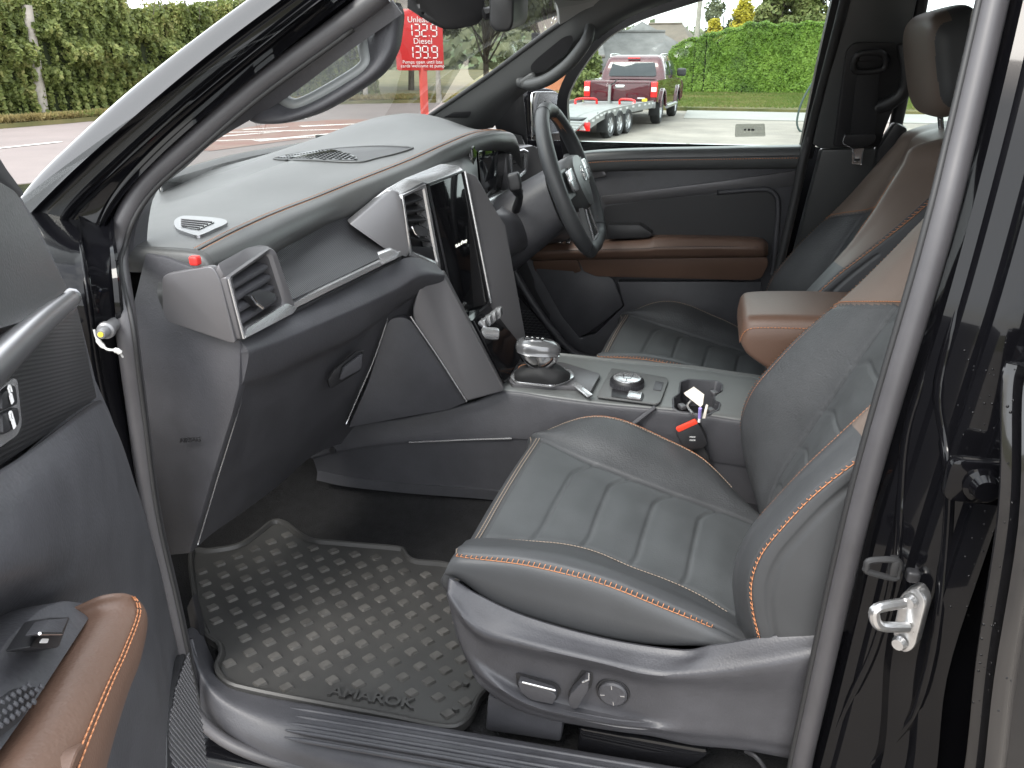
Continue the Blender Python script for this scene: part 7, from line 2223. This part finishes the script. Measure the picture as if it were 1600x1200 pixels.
obj('lower_door_trim', shell(patch(ls, 8, 8), .008, True), M['plastic'], nd, angle=180)
# woven speaker grille along the lower front edge
wg_ = [N_(290, 1020, .012), N_(302, 1080, .012), N_(314, 1150, .012), N_(326, 1240, .012), N_(262, 1240, .016), N_(262, 1150, .016), N_(272, 1080, .014)]
sg2 = obj('speaker_grille', slab(wg_, -DN * .01, .002), M['dark'], nd)
g = Geo()
c0 = np.mean(wg_, 0)
pol = [(np.dot(p - c0, DD), p[2]) for p in wg_]
for i in range(-14, 15):
    for j in range(-20, 21):
        s_, z_ = .0062 * i + .0031 * (j % 2), c0[2] + .0052 * j
        ins_ = False
        for a, b in zip(pol, pol[1:] + pol[:1]):
            if (a[1] > z_) != (b[1] > z_) and s_ < (b[0] - a[0]) * (z_ - a[1]) / (b[1] - a[1]) + a[0]:
                ins_ = not ins_
        if ins_:
            p = c0 + DD * s_ + DN * (.0145 - np.dot(c0 - P0, DN) * 0)
            p = A([p[0], p[1], z_])
            p = p + DN * (.0150 - np.dot(p - P0, DN))
            g.add(box(p, (.0056, .002, .0026), (DD + up * .35, DN, up - DD * .35), .0007))
obj('grille_weave', g, M['titan'], sg2, kind='stuff')
# brown armrest running towards us
ax_pts = [((150, 958), (128, 990), (172, 950), (206, 985)), ((118, 1010), None, None, None)]
aw = []
for (lx, ly), (rx, ry), hk in (((160, 946), (178, 950), .5), ((152, 951), (192, 966), .8), ((138, 968), (206, 998), 1), ((98, 1036), (200, 1046), 1), ((62, 1092), (180, 1098), 1), ((18, 1162), (160, 1160), 1), ((-26, 1232), (142, 1226), 1), ((-66, 1300), (120, 1300), 1)):
    a, d = N_(lx, ly, .040), N_(rx, ry, .050)
    w_ = np.linalg.norm(d - a)
    h_ = min(.020, w_ * .45) * hk
    nn = unit(DN + up * .35)
    aw.append([a - nn * .03 * hk, a, a * .92 + d * .08 + nn * h_ * .55, a * .72 + d * .28 + nn * h_ * .95, a * .5 + d * .5 + nn * h_ * 1.05, a * .30 + d * .70 + nn * h_ * .9, a * .08 + d * .92 + nn * h_ * .5, d, d - nn * .03 * hk])
aw = aw[2:]
_c = np.mean(aw[0], 0)
aw = [[_c + (p - _c) * .35 + up * .016 - DD * .006 for p in aw[0]], [_c + (p - _c) * .78 + up * .012 - DD * .004 for p in aw[0]]] + aw
Ga = patch(aw, 10, 5)
da = obj('door_armrest', loft(Ga), M['brown'], nd, angle=180)
g = Geo()
for k_ in (3.2, 3.4):
    P = np.array([Ga[i, int(round(k_ * 5))] for i in range(12, Ga.shape[0])]) + DN * .0012
    q = stitches(curve(P, 120), .0050, .0036, .00045)
    g.v.extend(q.v); g.f.extend([tuple(i + g.n for i in f_) for f_ in q.f]); g.m.extend(q.m); g.n += q.n
obj('stitching', g, M['thread'], da, angle=180, kind='stuff')
obj('armrest_flap', slab(fillet([N_(122, 1172, .066), N_(136, 1156, .064), N_(154, 1160, .058), N_(148, 1226, .056), N_(100, 1240, .062)], .008), -DN * .02, .008, 3), M['brown'], da)
# switch pod between armrest and door, with the window switch, and the ribbed tray behind
pod = [N_(100, 938, 0.0280), N_(152, 946, 0.0320), N_(136, 972, 0.0420), N_(60, 1090, 0.0420), N_(-60, 1260, 0.0400), N_(-60, 1100, 0.0240), N_(20, 990, 0.0240), N_(66, 950, 0.0260)]
sp_ = obj('switch_pod', slab(fillet(pod, .008), -DN * .02, .004), M['plastic'], nd)
swp = [N_(74, 965, 0.0400), N_(110, 964, 0.0420), N_(92, 1012, 0.0440), N_(46, 1012, 0.0420)]
sw2 = obj('window_switch', slab(fillet(swp, .003), -DN * .010, .002), M['dark'], sp_)
obj('switch_key', slab(fillet([N_(76, 968, 0.0430), N_(107, 966, 0.0440), N_(96, 990, 0.0520), N_(62, 990, 0.0510)], .003), -DN * .006, .002), M['plastic'], sw2)
obj('switch_edge', tube([N_(62, 990, 0.0520), N_(96, 990, 0.0530)], .0007, 6), M['chrome'], sw2)
obj('switch_mark', slab(fillet([N_(64, 998, 0.0460), N_(75, 998, 0.0460), N_(73, 1005, 0.0460), N_(61, 1005, 0.0460)], .001), DN * .0004), M['symbol'], sw2)
tr_ = [N_(18, 1076, 0.0380), N_(58, 1074, 0.0430), N_(26, 1126, 0.0430), N_(-40, 1180, 0.0410), N_(-40, 1120, 0.0380)]
ty = obj('ribbed_tray', slab(fillet(tr_, .004), DN * .002, .0005), M['dark'], sp_)
g = Geo()
c0 = np.mean(tr_, 0)
pol = [(np.dot(p - c0, DD), p[2] - c0[2]) for p in tr_]
nrm_ = unit(np.cross(tr_[1] - tr_[0], tr_[2] - tr_[0])); nrm_ = nrm_ if np.dot(nrm_, DN) > 0 else -nrm_
e1 = unit(DD - nrm_ * np.dot(DD, nrm_)); e2 = np.cross(nrm_, e1)
for i in range(-17, 18):
    for j in range(-17, 18):
        p = c0 + e1 * .0040 * i + e2 * (.0040 * j + .0020 * (i % 2))
        s_, z_ = np.dot(p - c0, DD), p[2] - c0[2]
        ins_ = False
        for a, b in zip(pol, pol[1:] + pol[:1]):
            if (a[1] > z_) != (b[1] > z_) and s_ < (b[0] - a[0]) * (z_ - a[1]) / (b[1] - a[1]) + a[0]:
                ins_ = not ins_
        if ins_:
            g.add(box(p + nrm_ * .0025, (.0024, .0024, .0012), (e1, e2, nrm_), .0004))
obj('tray_rib', g, M['plastic'], ty, kind='stuff')

# ================================================================ THINGS LYING IN THE CABIN
zm = .592
MPN = unit([.09, 0, 1.0]); MPO = A([-.40, 0, .596])
MP = lambda px, py, h=0.0: WP(px, py, MPO + MPN * h, MPN)
mo = [MP(296, 862), MP(330, 858), MP(372, 850), MP(400, 832), MP(420, 816), MP(436, 812), MP(452, 818), MP(484, 840), MP(530, 846), MP(620, 854), MP(632, 858), MP(648, 874), MP(700, 880), MP(760, 900), MP(790, 960), MP(770, 1060), MP(750, 1092), MP(742, 1112), MP(722, 1134), MP(690, 1138), MP(600, 1120), MP(480, 1098), MP(390, 1080), MP(352, 1068), MP(334, 1044), MP(342, 1020), MP(336, 1004), MP(318, 990), MP(300, 930)]
mc = np.mean(mo, 0)
FM = thing('floor_mat', 'black rubber floor mat with diamond studs and the word AMAROK', 'floor mat', tuple(mc))
FM['rot'] = 1
mo = [p - mc for p in mo]
ring = curve(mo, 140, True)
zf = lambda p: .0
rings = [ring * A([1, 1, 1]) - up * .008, ring + up * .004]
ctr = np.zeros(3)
def shrink(R, d):
    T = np.roll(R, -1, 0) - np.roll(R, 1, 0)
    T /= np.linalg.norm(T, axis=1, keepdims=True)
    nn = np.stack([-T[:, 1], T[:, 0], 0 * T[:, 0]], 1)
    if np.dot(nn[0], -R[0]) < 0:
        nn = -nn
    return R + nn * d
r1, r2_, r3 = shrink(ring, .003) + up * .005, shrink(ring, .007) + up * .004, shrink(ring, .010) + up * -.003
secs = [ring - up * .012, ring + up * .002, r1, r2_, r3]
v, f = loft(secs, cap=False)
g = Geo().add((v, f))
# floor of the mat
base_n = len(ring)
r3 = np.array([[p[0], p[1], -.09 * p[0] - .003] for p in r3])
_bm = bmesh.new()
_vs = [_bm.verts.new(p) for p in r3]
_es = [_bm.edges.new((p, q)) for p, q in zip(_vs, _vs[1:] + _vs[:1])]
bmesh.ops.triangle_fill(_bm, edges=_es, use_beauty=True, normal=Vector((.09, 0, 1)))
bmesh.ops.recalc_face_normals(_bm, faces=_bm.faces[:])
if _bm.faces[0].normal.z < 0:
    bmesh.ops.reverse_faces(_bm, faces=_bm.faces[:])
g.add(bm_out(_bm))
mat_o = obj('mat_base', g, M['matrub'], FM, angle=40); local(mat_o)
# diamond studs in staggered rows; the rows follow the mat's own axes
def mat_z(p):
    """height of the mat's floor under a point"""
    return -.09 * p[0] - .003
def inside_poly(p, R):
    ins_ = False
    for a, b in zip(R, np.roll(R, -1, 0)):
        if (a[1] > p[1]) != (b[1] > p[1]) and p[0] < (b[0] - a[0]) * (p[1] - a[1]) / (b[1] - a[1]) + a[0]:
            ins_ = not ins_
    return ins_
lim = shrink(ring, .020)
A0, A1 = MP(514, 1078, .002) - mc, MP(648, 1100, .002) - mc
ex = unit((A1 - A0) * A([1, 1, 0])); ey = A([-ex[1], ex[0], 0])
o_ = MP(560, 1068) - mc
cand = []
for i in range(-26, 27):
    for j in range(-3, 26):
        p = o_ + ex * (.042 * i + .021 * (j % 2)) + ey * (.0285 * j)
        tq = p - (A0 + A1) / 2
        if abs(np.dot(tq, ex)) < .098 and abs(np.dot(tq, ey)) < .022:
            continue
        if inside_poly(p, lim):
            cand.append(p)
n_st = 0
studs = Geo()
cand.sort(key=lambda p: np.dot(p, ey))
for k, p in enumerate(cand):
    z = mat_z(p)
    a, b = .0122, .0095
    b0 = [A([*(p + ex * x * 1.0 + ey * y)[:2], z - .001]) for x, y in ((-a, -.002), (-.002, -b), (.002, -b), (a, .002), (.002, b), (-.002, b))]
    b1 = [q * 1.0 + up * .005 for q in b0]
    cn_ = np.mean(b1, 0)
    b1 = [q * .84 + cn_ * .16 for q in b1]
    vf = loft([b0, b1])
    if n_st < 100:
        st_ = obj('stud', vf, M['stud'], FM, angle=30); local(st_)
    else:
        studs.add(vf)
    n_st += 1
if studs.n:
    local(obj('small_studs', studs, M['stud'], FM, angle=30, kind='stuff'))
for px, py in ((712, 1108), (728, 1068)):
    p = MP(px, py) - mc
    b0 = [p + A([.006 * math.cos(a), .005 * math.sin(a), -.002]) for a in np.linspace(0, 2 * math.pi, 6, endpoint=False)]
    local(obj('stud', loft([b0, [q + up * .005 for q in b0]]), M['matrub'], FM, angle=30))
cT = (A0 + A1) / 2
tx_ = text('AMAROK', A([0, 0, 0]), (1, 0, 0), (0, 1, 0), .027, .0028, bold=.0005)
v = tx_[0]; wT = v[:, 0].max() - v[:, 0].min()
v = v * A([np.linalg.norm(A1 - A0) / wT, 1.0, 1])
vv_ = cT + v[:, :1] * ex + v[:, 1:2] * ey * 1.0 + v[:, 2:] * up
vv_[:, 2] = v[:, 2] - .09 * vv_[:, 0] - .003 + .0026
local(obj('lettering', Geo().add((vv_, tx_[1])), M['matrub'], FM, angle=30))

# pale tag, keys and a lilac pen top standing in the cup holder
cc = np.mean(cpf, 0)
kt = thing('key_tag', 'pale folded paper key tag sticking out of the cup holder', 'key tag', tuple(cc))
kt['rot'] = 1
q = [W(1069, 614, Z=.900), W(1084, 604, Z=.912), W(1100, 616, Z=.912), W(1098, 632, Z=.900), W(1094, 636, Z=.897), W(1070, 617, Z=.895)]
M['paper'] = mat('cream_paper', (.68, .63, .55), .7, var=.06, vscale=30)
local(obj('paper', slab([p - cc for p in q], (.001, .002, -.0015), .0004), M['paper'], kt))
local(obj('string', tube(curve([W(1080, 626, Z=.892) - cc, W(1074, 634, Z=.886) - cc, W(1082, 646, Z=.882) - cc], 12), .0022, 6), M['silver'], kt))
pn = thing('pen', 'small lilac topped pen standing in the cup holder', 'pen', tuple(cc + A([.02, -.03, 0])))
pn['rot'] = 1
po_ = cc + A([.02, -.03, 0])
local(obj('cap', tube([W(1094, 638, Z=.905) - po_, W(1093, 653, Z=.882) - po_], [.0032, .0030], 12), mat('lilac_plastic', (.36, .30, .70), .35), pn))
local(obj('barrel', tube([W(1093, 653, Z=.882) - po_, W(1092, 660, Z=.874) - po_], .0026, 12), M['white'], pn))
tn = thing('folded_note', 'narrow cream note beside the lilac pen in the cup holder', 'note', tuple(cc + A([.03, -.02, 0])))
tn['rot'] = 1
pn_ = cc + A([.03, -.02, 0])
local(obj('note', slab([W(1103, 632, Z=.905) - pn_, W(1106, 634, Z=.905) - pn_, W(1102, 654, Z=.880) - pn_, W(1097, 654, Z=.880) - pn_], (.001, .003, 0), .0004), M['paper'], tn))
# bonnet release by the kick panel
rl = obj('bonnet_release', slab(fillet([W(292, 950, Y=.845), W(300, 932, Y=.845), W(312, 980, Y=.845), W(316, 1018, Y=.845), W(304, 1014, Y=.845)], .004), (0, .012, 0), .003), M['dark'], CAR)
obj('release_symbol', box(W(309, 1002, Y=.8438), (.006, .0006, .008), bev=.0002), M['symbol'], rl)

for o in bpy.data.objects:
    if 'rot' in o:
        del o['rot']
